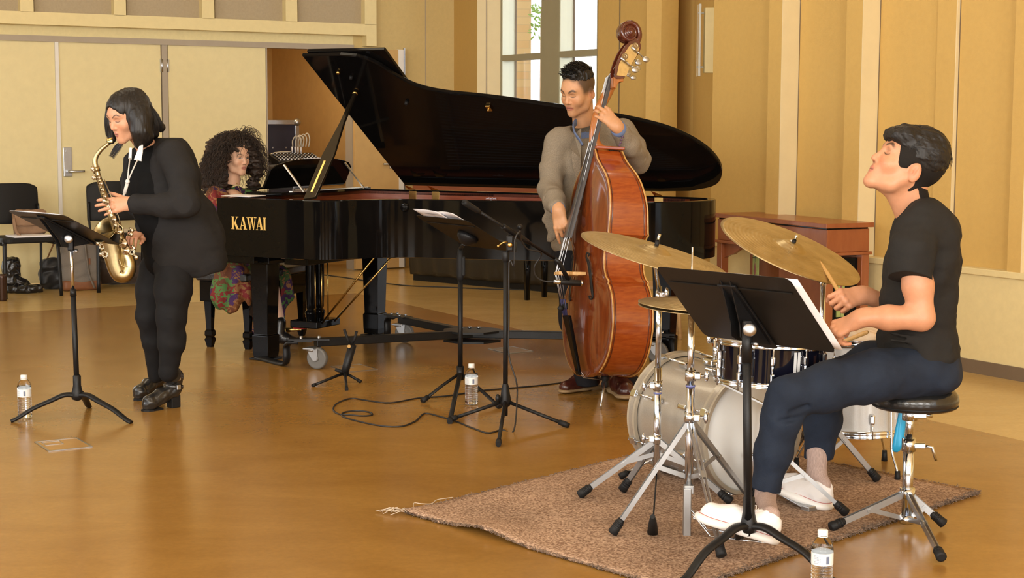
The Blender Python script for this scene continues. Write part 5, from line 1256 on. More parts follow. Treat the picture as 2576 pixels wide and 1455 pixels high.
# ------------------------------------------------------------------ bass drum
bd = thing('bass_drum', 'large silver sparkle bass drum lying on its side on the rug', 'bass drum', F(1750,1215))
cf = Vector((.655,6.25,.252)); cbk = Vector((.905,5.86,.240)); ax = (cbk-cf).normalized(); Rb_ = .222; L = (cbk-cf).length
m_ = MB(); m_.lathe([(Rb_,.03),(Rb_,L-.03)], cf, ax, 96); m_.build('shell', M_SPARK, bd)
for nm, h0, h1 in (('front_hoop',-.005,.040),('batter_hoop',L-.040,L+.005)):
    m_ = MB(); m_.lathe([(Rb_+.004,h0),(Rb_+.018,h0),(Rb_+.018,h1),(Rb_+.004,h1),(Rb_+.004,h0)], cf, ax, 96, smooth=False); o = m_.build(nm, M_HOOP, bd, 'pale hoop with inlay')
    m_ = MB(); m_.lathe([(Rb_+.0185,h0+.012),(Rb_+.0185,h1-.012)], cf, ax, 96); m_.build('hoop_inlay', M_SPARK, o)
for nm, h in (('front_head',.012),('batter_head',L-.008)):
    m_ = MB(); m_.lathe([(0,h),(Rb_*.98,h),(Rb_*1.02,h+(.01 if h < .1 else -.01))], cf, ax, 64); m_.build(nm, M_HEAD, bd, 'white drum head')
bx = ax.cross(Vector((0,0,1))).normalized(); bz = bx.cross(ax).normalized()
for k in range(8):
    a = math.radians(22.5+45*k); rd = bx*math.cos(a)+bz*math.sin(a); tg = ax.cross(rd)
    for h0, h1 in ((.0,.14),(L,L-.14)):
        s_ = 1 if h1 > h0 else -1; m_ = MB()
        p0 = cf+ax*(h0+.02*s_)+rd*(Rb_+.024); p1 = cf+ax*h1+rd*(Rb_+.020)
        m_.cyl(p0-ax*.025*s_, p1, .0042, 8); m_.box(p0, (.030,.012,.034), Matrix((tg,rd,ax)).transposed(), .003); m_.box(p1+ax*.012*s_-rd*.008, (.022,.026,.05), Matrix((tg,rd,ax)).transposed(), .007)
        m_.build('tension_lug', M_CHROME, bd)
for s_ in (-1,1):
    m_ = MB(); p = cf+ax*.13+bx*s_*(Rb_*.80)-bz*(Rb_*.60); ft = p+bx*s_*.10-ax*.10; ft.z = .028
    m_.cyl(p+bx*s_*-.01, ft, .006, 10); lg = m_.build('spur', M_CHROME, bd); m_ = MB(); m_.tube([ft-(ft-p).normalized()*.02, ft+(ft-p).normalized()*.015], [.012,.014], 10); m_.build('rubber_foot', M_RUBBER, lg)
# tom mount on top of the shell
mt = cf+ax*(L*.52)+Vector((0,0,Rb_))
m_ = MB(); m_.box(mt+Vector((0,0,.012)), (.09,.06,.028), frame(ax), .008); m_.cyl(mt, mt+Vector((0,0,.10)), .013, 16); m_.box(mt+Vector((.01,-.01,.085)), (.05,.04,.04), None, .008)
m_.cyl(mt+Vector((-.02,0,.09)), mt+Vector((.10,-.12,.12)), .008, 12); m_.ball(mt+Vector((-.03,-.01,.10)), (.010,.010,.018), 10); m_.build('tom_mount', M_CHROME, bd)
# bass drum pedal
bpd = thing('bass_drum_pedal', 'chrome kick pedal with a felt beater under the farther white shoe', 'drum pedal', F(1965,1290))
pb0 = cbk+ax*.045; pb0.z = .014; hd_ = Vector(ax); hd_.z = 0; hd_.normalize(); sd = Vector((-hd_.y,hd_.x,0))
m_ = MB(); 
for s_ in (-1,1): m_.bar(pb0+sd*.035*s_, pb0+sd*.035*s_+Vector((0,0,.155)), .012, .02)
m_.cyl(pb0+sd*-.06+Vector((0,0,.155)), pb0+sd*.06+Vector((0,0,.155)), .006, 12); m_.build('frame', M_CHROME, bpd)
bh_ = pb0+Vector((0,0,.155)); bt_ = cbk+ax*.045+Vector((0,0,.05)); bt_ = bh_+Vector((0,0,.19))+hd_*.06
m_ = MB(); m_.cyl(bh_, bt_, .004, 10); m_.build('beater_shaft', M_CHROME, bpd)
m_ = MB(); m_.ball(bt_-hd_*.01, (.028,.024,.034), 16, frame(hd_)); m_.build('beater', mat('beige_felt',(0.48,0.36,0.22),0.95,bump=.3,bscale=200), bpd, 'beige felt beater')
hl_ = pb0+hd_*.27+Vector((0,0,.004))
m_ = MB(); m_.bar(pb0+hd_*.02+Vector((0,0,.050)), hl_, .060, .006, bev=.002); m_.bar(pb0+Vector((0,0,-.006)), hl_+Vector((0,0,-.012)), .03, .005); m_.box(hl_, (.06,.04,.022), frame(hd_), .004); m_.build('foot_board', M_ALU, bpd)
# ------------------------------------------------------------------ snare drum
sn = thing('snare_drum', 'dark blue-black snare drum with two white stripes and chrome hoops', 'snare drum', P(1940,960,5.42))
sc0 = P(1936,958,5.45); sax = Vector((.04,.05,1)).normalized(); Rs = .178; Hs = .128
sc0 = sc0-Vector((0,0,.0))
m_ = MB(); m_.lathe([(Rs,.004),(Rs,Hs-.004)], sc0, sax, 80); m_.build('shell', M_TOMB, sn)
for h in (.0,Hs):
    m_ = MB(); s_ = 1 if h else -1; m_.lathe([(Rs-.004,h-.003*s_),(Rs+.012,h-.006*s_),(Rs+.010,h+.0*s_),(Rs+.009,h+.008*s_),(Rs+.013,h+.011*s_),(Rs+.006,h+.012*s_),(Rs+.004,h+.004*s_),(Rs-.004,h+.003*s_)], sc0, sax, 80); m_.build('hoop', M_CHROME, sn)
m_ = MB(); m_.lathe([(0,Hs+.004),(Rs+.003,Hs+.004),(Rs+.005,Hs)], sc0, sax, 64); m_.build('top_head', M_HEAD, sn, 'white top head')
m_ = MB(); m_.lathe([(0,-.004),(Rs+.003,-.004)], sc0, sax, 64); m_.build('bottom_head', M_HEAD, sn)
for a0 in (-74,-69.5):
    m_ = MB(); rows = [[sc0+sax*h+Vector((math.cos(math.radians(a0+d_))*(Rs+.0006), math.sin(math.radians(a0+d_))*(Rs+.0006),0)) for d_ in (0,1.2,2.4,3.4)] for h in (.006,Hs-.006)]; m_.grid(rows); m_.build('stripe', mat('pale_inlay',(0.62,0.64,0.66),0.25), sn, 'pale vertical stripe')
for k in range(10):
    a = math.radians(-97+36*k); rd = Vector((math.cos(a),math.sin(a),0)); tg = Vector((-math.sin(a),math.cos(a),0)); M3 = Matrix((tg,rd,Vector((0,0,1)))).transposed()
    m_ = MB(); m_.cyl(sc0+rd*(Rs+.011)+sax*-.010, sc0+rd*(Rs+.011)+sax*(Hs+.012), .0032, 8)
    for h in (.035,Hs-.035): m_.box(sc0+rd*(Rs+.008)+sax*h, (.016,.018,.034), M3, .006)
    m_.box(sc0+rd*(Rs+.006)+sax*Hs*.5, (.010,.012,.03), M3, .004); m_.build('tension_lug', M_CHROME, sn)
a = math.radians(-122); rd = Vector((math.cos(a),math.sin(a),0)); m_ = MB(); m_.box(sc0+rd*(Rs+.014)+sax*.07, (.026,.026,.07), Matrix((Vector((-rd.y,rd.x,0)),rd,Vector((0,0,1)))).transposed(), .006); m_.cyl(sc0+rd*(Rs+.02)+sax*.10, sc0+rd*(Rs+.02)+sax*.125, .010, 12); m_.build('strainer', M_CHROME, sn)
# snare stand
ss = thing('snare_stand', 'chrome basket stand holding the snare drum', 'snare stand', Vector((sc0.x,sc0.y,0)))
b_ = Vector((sc0.x+.03,sc0.y+.04,0)); m_ = MB(); m_.cyl(V(b_,.12), V(b_,sc0.z-.10), .012, 16); m_.build('tube', M_CHROME, ss)
for a in (-120,0,120):
    d = Vector((math.cos(math.radians(a+30)),math.sin(math.radians(a+30)),0)); m_ = MB(); p = V(b_,sc0.z-.11); q = sc0+d*(Rs+.008)-Vector((0,0,.022)); m_.bar(p, q, .016, .006); m_.bar(q, q+Vector((0,0,.045)), .018,.008); m_.box(q+Vector((0,0,.03))+d*.004,(.022,.022,.03),None,.006); m_.build('basket_arm', M_ALU, ss)
for dx, dy in ((.26,.02),(-.02,.28),(-.05,-.24)): dbl_leg(V(b_,.26), V(b_,.13), Vector((b_.x+dx,b_.y+dy,.022)), ss, w=.014)
# ------------------------------------------------------------------ floor tom
ft_ = thing('floor_tom', 'silver sparkle floor tom on three chrome legs beyond the drummer', 'floor tom', F(2160,1180))
fc_ = P(2158,1078,6.30); Rf = .178; Hf = .36; up = Vector((-.02,.03,1)).normalized()
m_ = MB(); m_.lathe([(Rf,0),(Rf,Hf)], fc_, up, 80); m_.build('shell', mat('white_sparkle_wrap',(0.58,0.58,0.57),0.3,.2,var=.1,vscale=500,coat=.3), ft_)
for h in (0,Hf):
    m_ = MB(); s_ = 1 if h else -1; m_.lathe([(Rf-.002,h-.012*s_),(Rf+.013,h-.016*s_),(Rf+.010,h-.002*s_),(Rf+.009,h+.010*s_),(Rf+.013,h+.013*s_),(Rf+.004,h+.013*s_),(Rf-.002,h)], fc_, up, 80); m_.build('hoop', M_CHROME, ft_)
m_ = MB(); m_.lathe([(0,Hf+.003),(Rf+.003,Hf+.003)], fc_, up, 64); m_.build('top_head', M_HEAD, ft_, 'white top head')
for k in range(8):
    a = math.radians(-85+45*k); rd = Vector((math.cos(a),math.sin(a),0)); tg = Vector((-math.sin(a),math.cos(a),0)); M3 = Matrix((tg,rd,Vector((0,0,1)))).transposed()
    for h0, h1 in ((-.01,.07),(Hf+.01,Hf-.07)):
        m_ = MB(); m_.cyl(fc_+rd*(Rf+.012)+up*h0, fc_+rd*(Rf+.012)+up*h1, .0035, 8); m_.box(fc_+rd*(Rf+.010)+up*h1, (.020,.022,.042), M3, .008); m_.build('tension_lug', M_CHROME, ft_)
for k, (a, kk) in enumerate(((-62,1),(50,1),(172,1))):
    rd = Vector((math.cos(math.radians(a)),math.sin(math.radians(a)),0)); q = fc_+rd*(Rf+.022); m_ = MB()
    m_.tube(cr([tuple(q+up*.26), tuple(q+up*.0), tuple(q+rd*.005-Vector((0,0,.06))), tuple(Vector((q.x+rd.x*.035,q.y+rd.y*.035,.05))), tuple(Vector((q.x+rd.x*.04,q.y+rd.y*.04,.012)))],4), .0050, 10); lg = m_.build('leg', M_CHROME, ft_)
    m_ = MB(); m_.cyl(Vector((q.x+rd.x*.04,q.y+rd.y*.04,.045)), Vector((q.x+rd.x*.04,q.y+rd.y*.04,.0)), .010, 12, .013); m_.build('rubber_foot', M_RUBBER, lg)
    m_ = MB(); m_.box(q+up*.16, (.045,.030,.055), Matrix((Vector((-rd.y,rd.x,0)),rd,Vector((0,0,1)))).transposed(), .008); m_.build('leg_bracket', M_CHROME, ft_)
cl_ = thing('folded_cloth', 'beige folded cloth lying on top of the floor tom', 'cloth', fc_+up*(Hf+.02))
s = SDF(fc_+up*Hf+Vector((-.16,-.16,-.02)), fc_+up*Hf+Vector((.16,.16,.08)), .005); s.box(fc_+up*(Hf+.022)+Vector((.04,0,0)), (.09,.12,.016), None, .012); s.noise(.004,.06,3)
sdf_obj('cloth_fold', s, mat('beige_cloth',(0.66,0.52,0.38),0.9), cl_)
# ------------------------------------------------------------------ drum throne
th = thing('drum_throne', 'round black padded drum stool on a chrome tripod under the drummer', 'drum stool', F(2279,1335))
tb = F(2280,1328); tb.z = 0; sp_ = P(2292,1010,tb.y); 
m_ = MB(); zt_ = sp_.z-.015; m_.lathe([(0,-.006),(.134,-.006),(.144,.0),(.149,.02),(.147,.04),(.134,.056),(.09,.063),(0,.063)], (tb.x+.015,tb.y,zt_), (0,0,1), 64); m_.build('seat', mat('black_vinyl',(0.012,0.012,0.012),0.24,coat=.3,bump=.25,bscale=40), th)
m_ = MB(); m_.lathe([(.145,.002),(.148,.005),(.1465,.008)], (tb.x+.015,tb.y,zt_), (0,0,1), 64); m_.build('seat_piping', M_RUBBER, th)
m_ = MB(); m_.cyl(V(tb,.30), V(tb,zt_-.01), .013, 18); m_.build('upper_post', M_CHROME, th)
m_ = MB(); m_.cyl(V(tb,.035), V(tb,.31), .0185, 20); m_.build('lower_post', M_CHROME, th)
m_ = MB(); m_.cyl(V(tb,zt_-.05), V(tb,zt_-.012), .026, 16); m_.box(V(tb,zt_-.03)+Vector((.03,-.01,0)),(.05,.03,.025),None,.005); m_.cyl(V(tb,zt_-.03)+Vector((.05,-.01,0)), V(tb,zt_-.035)+Vector((.075,-.01,0)), .006,10); m_.build('seat_clamp', M_CHROME, th)
m_ = MB(); m_.cyl(V(tb,.27), V(tb,.315), .024, 18); m_.box(V(tb,.29)+Vector((.035,-.01,0)),(.04,.022,.02),None,.004); m_.tube([V(tb,.29)+Vector((.05,-.015,0)), V(tb,.287)+Vector((.075,-.02,0)), V(tb,.24)+Vector((.09,-.02,0))], [.006,.006,.005], 10); m_.build('height_clamp', M_CHROME, th)
m_ = MB(); m_.cyl(V(tb,.105), V(tb,.14), .026, 18); m_.build('leg_collar', M_CHROME, th)
m_ = MB(); m_.cyl(V(tb,.015), V(tb,.045), .024, 18); m_.build('lower_collar', M_CHROME, th)
for u, v in ((2090,1327),(2368,1402),(2374,1318)): dbl_leg(V(tb,.125), V(tb,.03), F(u,v,.022), th, w=.022, knee=.5)
# blue cloth hanging beyond the stool
bc = thing('blue_cloth_bag', 'bright blue satin cloth bag hanging down beside the post of the drum stool', 'cloth bag', P(2258,1080,tb.y+.25))
Yc = tb.y+.20; m_ = MB(); bq = [(2262,1020),(2284,1022),(2277,1060),(2272,1104),(2267,1128),(2259,1139),(2244,1134),(2245,1105),(2252,1060)]
rows = []
for k, (w0, w1, v) in enumerate(((2266,2284,1012),(2261,2281,1030),(2257,2279,1050),(2252,2276,1075),(2248,2273,1100),(2245,2270,1120),(2245,2264,1133),(2250,2258,1138))):
    c0, c1 = P(w0,v,Yc), P(w1,v,Yc); cc = (c0+c1)/2; hw_ = (c1-c0).length/2; ring_ = []
    for j in range(16):
        a = 2*PI*j/16; rr_f = 1+.16*math.cos(3*a+k*.35); ring_.append(cc+Vector((math.cos(a)*hw_*rr_f, math.sin(a)*hw_*.75*rr_f, 0)))
    rows.append(ring_)
vs = [p for r_ in rows for p in r_]; m_.add(vs, [(i*16+j,i*16+(j+1)%16,(i+1)*16+(j+1)%16,(i+1)*16+j) for i in range(len(rows)-1) for j in range(16)]); m_.f += [tuple(range(16)), tuple((len(rows)-1)*16+j for j in range(16))]; m_.sm += [False,True]
m_.build('satin_fabric', mat('blue_satin',(0.02,0.36,0.66),0.28,.1,coat=.2), bc)
# ------------------------------------------------------------------ drumsticks
M_HICK = mat('hickory', (0.62,0.36,0.12), 0.35, coat=.2, var=.1, vscale=6, stretch=(8,8,1))
def stick(a, b, lab):
    a, b = Vector(a), Vector(b); d = (b-a).normalized(); L = (b-a).length; t = thing('drumstick', lab, 'drumstick', (a+b)/2); m_ = MB()
    m_.lathe([(0,0),(.005,.001),(.0072,.006),(.0075,.02),(.0075,L*.70),(.0045,L-.03),(.0028,L-.014)], a, d, 18); m_.build('shaft', M_HICK, t)
    m_ = MB(); m_.ball(b-d*.008, (.0043,.0043,.0075), 12, frame(d).to_3x3() @ Matrix.Rotation(PI/2,3,'X')); m_.build('tip', M_HICK, t); return t
YH2 = 5.47
_n = Vector((.33,-.25,.92)).normalized(); _d = ray(2059,660); _o = Vector((0,0,HC)); _t = (pr_-_o).dot(_n)/_d.dot(_n); TIPP = _o+_d*_t+_n*.008
stick(P(2136,777,YH2-.02), TIPP, 'wooden drumstick in the farther hand of the drummer, resting on the ride cymbal')
stick(P(2184,835,5.33), P(2010,905,5.50), 'wooden drumstick in the nearer hand of the drummer, over the snare drum')
# ------------------------------------------------------------------ orchestra chairs (local frame: front towards -y)
M_PLAST = mat('black_chair_plastic', (0.010,0.0095,0.009), 0.55, spec=.25, bump=.15, bscale=200)
def orchestra_chair(lab, foot_l, ang):
    t = thing('orchestra_chair', lab, 'chair', (0,0,0), 'black orchestra chairs along the doors')
    m_ = MB(); m_.prism(rr_poly(.44,.41,.07), (0,0,.43), (1,0,0), (0,1,0), (0,0,1), .045); m_.build('seat', M_PLAST, t, bevel=.012)
    m_ = MB(); rows = []
    for i in range(9):
        z = .56+.33*i/8; k = 1.0 if i < 6 else (1,.985,.90)[i-6]; rows.append([(-.225*k+.45*k*j/10, .215+.03*i/8-.045*(1-((j-5)/5)**2)*.8+.045, z-(.028*abs((j-5)/5)**5 if i == 8 else 0)) for j in range(11)])
    m_.grid(rows); m_.build('backrest', M_PLAST, t, solid=.022, bevel=.006)
    for s_ in (-1,1):
        m_ = MB(); m_.tube(cr([(s_*.20,-.13,.44),(s_*.205,-.17,.43),(s_*.215,-.195,.38),(s_*.225,-.215,.0)],5), .0125, 10, ell=(.8,1.3)); m_.build('leg', M_BLACK, t)
        m_ = MB(); m_.tube(cr([(s_*.215,.245,.72),(s_*.215,.225,.56),(s_*.212,.19,.40),(s_*.22,.235,.0)],5), .0125, 10, ell=(.8,1.3)); m_.build('leg', M_BLACK, t)
        m_ = MB(); m_.tube([(s_*.205,-.15,.42),(s_*.212,.19,.42)], .010, 8); m_.build('seat_rail', M_BLACK, t)
    R = Matrix.Rotation(ang,3,'Z'); t.rotation_euler = (0,0,ang); f_ = R@Vector((-.225,-.215,0)); t.location = foot_l-f_
    for ch in t.children: ch.matrix_parent_inverse = Matrix.Identity(4)
    return t, (lambda p: Vector(t.location)+R@Vector(p)), R
ang = math.radians(36)
ch1, c1, R1_ = orchestra_chair('black plastic orchestra chair at the left edge with a brown satchel on it', F(14,753), ang)
ch2, c2, R2_ = orchestra_chair('black plastic orchestra chair partly behind the saxophone', F(248,737), math.radians(24))
def sbox(t, name, c, hs, R, rd, m, amp=.004, sc=.08, h=.008, seed=1, extra=None):
    c = Vector(c); r_ = max(hs)*1.8+.03; s = SDF(c-Vector((r_,r_,r_)), c+Vector((r_,r_,r_)), h); s.box(c, hs, R, rd)
    if extra: extra(s)
    if amp: s.noise(amp, sc, seed)
    return sdf_obj(name, s, m, t)
M_SATCH = mat('taupe_canvas', (0.26,0.155,0.09), 0.8, var=.1, bump=.3, bscale=200)
sat = thing('satchel', 'taupe brown canvas satchel with flap resting on the leftmost chair', 'satchel', c1((.06,.02,.475)))
c_ = c1((.075,.06,.475+.105)); sbox(sat, 'bag_body', c_, (.125,.045,.100), R1_@Matrix.Rotation(-.25,3,'X'), .02, M_SATCH, .003, .1)
c_ = c1((.075,.01,.475+.14)); sbox(sat, 'flap', c_, (.132,.012,.062), R1_@Matrix.Rotation(-.25,3,'X'), .012, M_SATCH, .002, .1, .006)
m_ = MB(); m_.tube(cr([tuple(c1(p)) for p in ((-.05,.03,.63),(-.075,-.02,.60),(-.07,-.05,.52),(-.05,-.08,.482))],5), .012, 8, ell=(.3,1)); m_.build('strap', M_SATCH, sat)
def flat_paper(name, lab, cat, o, R, w, d, th, m):
    t = thing(name, lab, cat, o); m_ = MB(); m_.box(Vector(o)+Vector((0,0,th/2)), (w,d,th), R, .001); m_.build('pages', m, t); return t
flat_paper('paper', 'stack of white papers on the leftmost chair under the satchel', 'paper', c1((.02,-.08,.476)), R1_, .30,.22,.012, M_PAPER)
flat_paper('book', 'open pale book lying on the chair behind the saxophone', 'book', c2((-.08,.0,.476)), R2_@Matrix.Rotation(.3,3,'Z'), .22,.18,.03, mat('buff_paper',(0.62,0.50,0.34),0.7))
M_GREYC = mat('grey_canvas', (0.20,0.175,0.15), 0.85, var=.08, bump=.3, bscale=160)
M_TAN = mat('tan_leather', (0.22,0.085,0.035), 0.5, var=.15)
M_BLKN = mat('black_nylon', (0.010,0.010,0.011), 0.5, sheen=.2)
M_BRN = mat('brown_nylon', (0.055,0.036,0.028), 0.6, var=.15, sheen=.2)
Rw = Matrix((E1,-N1,Vector((0,0,1)))).transposed()
p = F(192,733); bk = thing('backpack', 'grey canvas backpack with a brown leather base standing by the doors', 'backpack', p)
p = p+Vector((0,.12,0)); sbox(bk, 'main_body', p+Vector((0,0,.25)), (.155,.09,.215), Rw, .06, M_GREYC, .005, .16, seed=4)
sbox(bk, 'leather_base', p+Vector((0,0,.045)), (.158,.094,.045), Rw, .03, M_TAN, 0)
m_ = MB(); q = p+N1*.095; m_.tube(cr([tuple(q+E1*.02+Vector((0,0,.44))), tuple(q+E1*.03+N1*.015+Vector((0,0,.30))), tuple(q+E1*.05+N1*.012+Vector((0,0,.14))), tuple(q+E1*.09+N1*.02+Vector((0,0,.02)))],5), .022, 8, ell=(.3,1)); m_.build('strap', M_GREYC, bk)
m_ = MB(); m_.box(q+E1*.055+N1*.004+Vector((0,0,.24)), (.014,.006,.05), Rw); m_.build('leather_tab', M_TAN, bk)
p = F(124,730)+Vector((0,.10,0)); tt_ = thing('tote_bag', 'black cloth bag slumped beside the grey backpack', 'bag', p)
sbox(tt_, 'bag_body', p+Vector((0,0,.13)), (.10,.07,.13), Rw, .05, M_BLKN, .012, .15, seed=8); 
m_ = MB(); m_.tube(cr([tuple(p+Vector((-.03,-.06,.24))), tuple(p+Vector((.03,-.08,.36))), tuple(p+Vector((.06,-.08,.42))), tuple(p+Vector((.08,-.06,.24)))],5), .012, 8, ell=(.3,1)); m_.build('strap', mat('striped_webbing',(0.30,0.16,0.07),0.7,var=.5,vscale=60), tt_, 'tan woven strap')
p = F(292,722)+Vector((0,.12,0)); df = thing('duffel_bag', 'dark brown nylon duffel bag lying behind the leg of the saxophone player', 'duffel bag', p)
s = SDF(p+Vector((-.32,-.25,-.02)), p+Vector((.32,.28,.36)), .008); s.cap(p+Vector((-.13,-.03,.15)), p+Vector((.15,.08,.14)), .135, .135, flat=((0,0,1),1.0)); s.ell(p+Vector((0,.0,.28)), (.13,.07,.05), k=.03); s.noise(.007,.14,5); s.half(p+Vector((0,0,.004)), (0,0,-1)); sdf_obj('bag_body', s, M_BRN, df)
m_ = MB(); m_.tube(cr([tuple(p+Vector((-.14,-.12,.19))), tuple(p+Vector((0,-.155,.185))), tuple(p+Vector((.13,-.08,.2)))],5), .008, 6); m_.build('zip', M_RUBBER, df)
p = F(32,738)+Vector((0,.08,0)); cs2 = thing('camera_bag', 'glossy black camera bag with its strap on the floor under the leftmost chair', 'bag', p)
s = SDF(p+Vector((-.16,-.14,-.02)), p+Vector((.30,.16,.34)), .007); s.box(p+Vector((-.03,0,.16)), (.07,.06,.13), Rw, .045); s.chain([p+Vector((.03,-.03,.10)), p+Vector((.09,-.04,.07)), p+Vector((.10,-.04,.03))], [.04,.035,.03], .02); s.chain([p+Vector((-.05,-.07,.035)), p+Vector((.10,-.08,.03)), p+Vector((.20,-.03,.035))], [.035,.035,.04], .02); s.noise(.006,.08,6); sdf_obj('bag_body', s, mat('glossy_black_nylon',(0.010,0.009,0.009),0.25), cs2)
p = F(11,756); tb_ = thing('tumbler', 'dark brown metal tumbler on the floor at the left edge of the picture', 'tumbler', p+Vector((0,-.03,0))); m_ = MB(); m_.lathe([(0,0),(.030,.0),(.032,.01),(.034,.17),(.036,.18),(.036,.205),(.03,.21),(0,.21)], p+Vector((0,-.04,0)), (0,0,1), 28); m_.build('cup', mat('brown_metal',(0.05,0.025,0.016),0.25,.5), tb_)
# ------------------------------------------------------------------ storeroom: flight case, cart, mixer
p = LW(650)+N1*-1.0; fcs = thing('flight_case', 'tall dark blue flight case with aluminium edges inside the storeroom', 'flight case', p)
Rs_ = Rw; w_, d_, h_ = 1.16, .6, 1.30; o = p; zt = P(700,305,p.y).z; h_ = zt-.05
right_edge = colpt(748, o, E1); o = right_edge-E1*(w_/2)
def fb(x, y, z, sx, sy, sz, m_, bev=.0): m_.box(o+E1*x+N1*y+Vector((0,0,z)), (sx,sy,sz), Rw, bev)
m_ = MB(); fb(0,-.3,.05+h_/2,w_-.02,d_-.02,h_-.02,m_); m_.build('panel', mat('navy_laminate',(0.014,0.014,0.035),0.5), fcs)
m_ = MB()
for x in (-w_/2,w_/2):
    fb(x,0,.05+h_/2,.04,.02,h_,m_,.003)
for z in (.06,.05+h_-.01): fb(0,0,z,w_,.02,.045,m_,.003)
m_.build('aluminium_edging', M_STEEL, fcs)
m_ = MB()
for x in (-w_/2,w_/2): m_.ball(o+E1*x+Vector((0,0,.05+h_-.01)), (.04,.04,.04), 12)
m_.build('corner_balls', M_ALU, fcs)
for z in (1.14,.93,.68,.45):
    for x in (.46,.32,.04): 
        m_ = MB(); m_.box(o+E1*x+N1*.003+Vector((0,0,z)), (.014,.006,.014), Rw); m_.build('rivet', M_ALU, fcs)
p = LW(728)+N1*-.40; ct = thing('equipment_cart', 'black covered equipment cart in the storeroom doorway', 'cart', p); zt2 = 1.02
sbox(ct, 'cart_body', p+Vector((0,0,zt2/2)), (.36,.24,zt2/2-.04), Rw, .03, M_BLKN, .008, .3, .012)
mxr = thing('mixing_console', 'small audio mixing console with plugged cables on top of the black cart', 'mixing console', p+Vector((0,0,zt2)))
c_ = p+E1*.20+N1*.05+Vector((0,0,zt2+.01)); Rm = Rw@Matrix.Rotation(math.radians(14),3,'X')
m_ = MB(); m_.box(c_, (.46,.32,.07), Rm, .008); m_.build('housing', M_BLACK, mxr)
tp = Rm@Vector((0,0,.036))
for i in range(12):
    for j in range(5):
        m_ = MB(); q = c_+tp+Rm@Vector((-.20+.036*i,-.13+.05*j,0)); m_.cyl(q, q+tp.normalized()*.018, .008, 8); o_ = m_.build('mixer_knob', (M_STEEL if j%2 else M_PAPER) if j < 2 else M_STEEL, mxr)
for i in range(4):
    m_ = MB(); q = c_+tp+Rm@Vector((.02+.03*i,.13,0)); m_.cyl(q, q+Vector((0,0,.06)), .007, 8); m_.build('plug', M_PAPER, mxr)
m_ = MB()
for i in range(4):
    q = c_+tp+Rm@Vector((.02+.03*i,.13,.06)); m_.tube(cr([tuple(q), tuple(q+Vector((0,0,.06))), tuple(q+Vector((.03+.008*i,-.01,.10+.010*i))), tuple(q+Vector((.08,-.02,.08))), tuple(q+Vector((.07,-.02,.0)))],5), .006, 8)
m_.tube(cr([tuple(c_+Vector((-.05,.05,.08))), tuple(c_+Vector((-.22,-.02,.06))), tuple(c_+Vector((-.30,-.05,-.06))), tuple(c_+Vector((-.26,-.05,-.16))), tuple(c_+Vector((-.20,-.04,-.05))), tuple(c_+Vector((-.16,-.02,.05)))],5), .006, 8)
m_.build('patch_cables', mat('pale_cable',(0.50,0.46,0.38),0.5), mxr, 'pale looping patch cables')
# ------------------------------------------------------------------ long covered console behind the grand
p0 = F(1026,706); p1 = F(1460,745); dv = (p1-p0).normalized(); nv = Vector((-dv.y,dv.x,0)); nv = nv if nv.y > 0 else -nv
cvd = thing('covered_piano', 'reddish wooden piano with a dark quilted cover seen under the grand piano', 'piano', (p0+p1)/2)
Lc = (p1-p0).length; Rc = Matrix((dv,nv,Vector((0,0,1)))).transposed()
m_ = MB(); m_.box((p0+p1)/2+nv*.30+Vector((0,0,.53)), (Lc-.02,.5,.80), Rc, .006); m_.build('cabinet', mat('cherry_wood',(0.20,0.05,0.016),0.35,col2=(0.27,0.075,0.024),vscale=6,stretch=(1,1,8)), cvd)
m_ = MB(); m_.box((p0+p1)/2+nv*.28+Vector((0,0,.065)), (Lc-.04,.46,.13), Rc); m_.build('plinth', M_BLACK, cvd)
m_ = MB(); rows = []
for i in range(10):
    r_ = []
    for j in range(60):
        s_ = j/59; top = .42-.09*math.sin(PI*min(1,max(0,(s_-.12)/.42)))+.03*math.sin(s_*9); z = .055+(top-.055)*i/9
        r_.append(p0+dv*(Lc*s_)+nv*(.035-.03*math.sin(i/9*PI)*.6+.010*math.sin(s_*60)*(1-i/9))+Vector((0,0,z)))
    rows.append(r_)
m_.grid(rows); m_.build('quilted_cover', mat('dark_vinyl_cover',(0.028,0.024,0.018),0.28,bump=.3,bscale=14), cvd, 'dark shiny quilted cover', solid=.01)
sb_ = thing('side_bench', 'narrow black wooden bench with square legs behind the grand piano', 'bench', F(1390,752))
b0 = F(1323,756); ex_ = Vector((.86,-.50,0)); ey_ = Vector((.5,.86,0)); Rq = Matrix((ex_,ey_,Vector((0,0,1)))).transposed()
m_ = MB(); m_.box(b0+ex_*.30+ey_*.16+Vector((0,0,.47)), (.66,.36,.05), Rq, .01); m_.build('seat', M_EBONY, sb_)
for x, y in ((.0,.02),(.60,.02),(.0,.30),(.60,.30)):
    m_ = MB(); q = b0+ex_*x+ey_*y; m_.tube([q+Vector((0,0,.45)), q], [.030,.022], 4); m_.build('leg', M_EBONY, sb_)
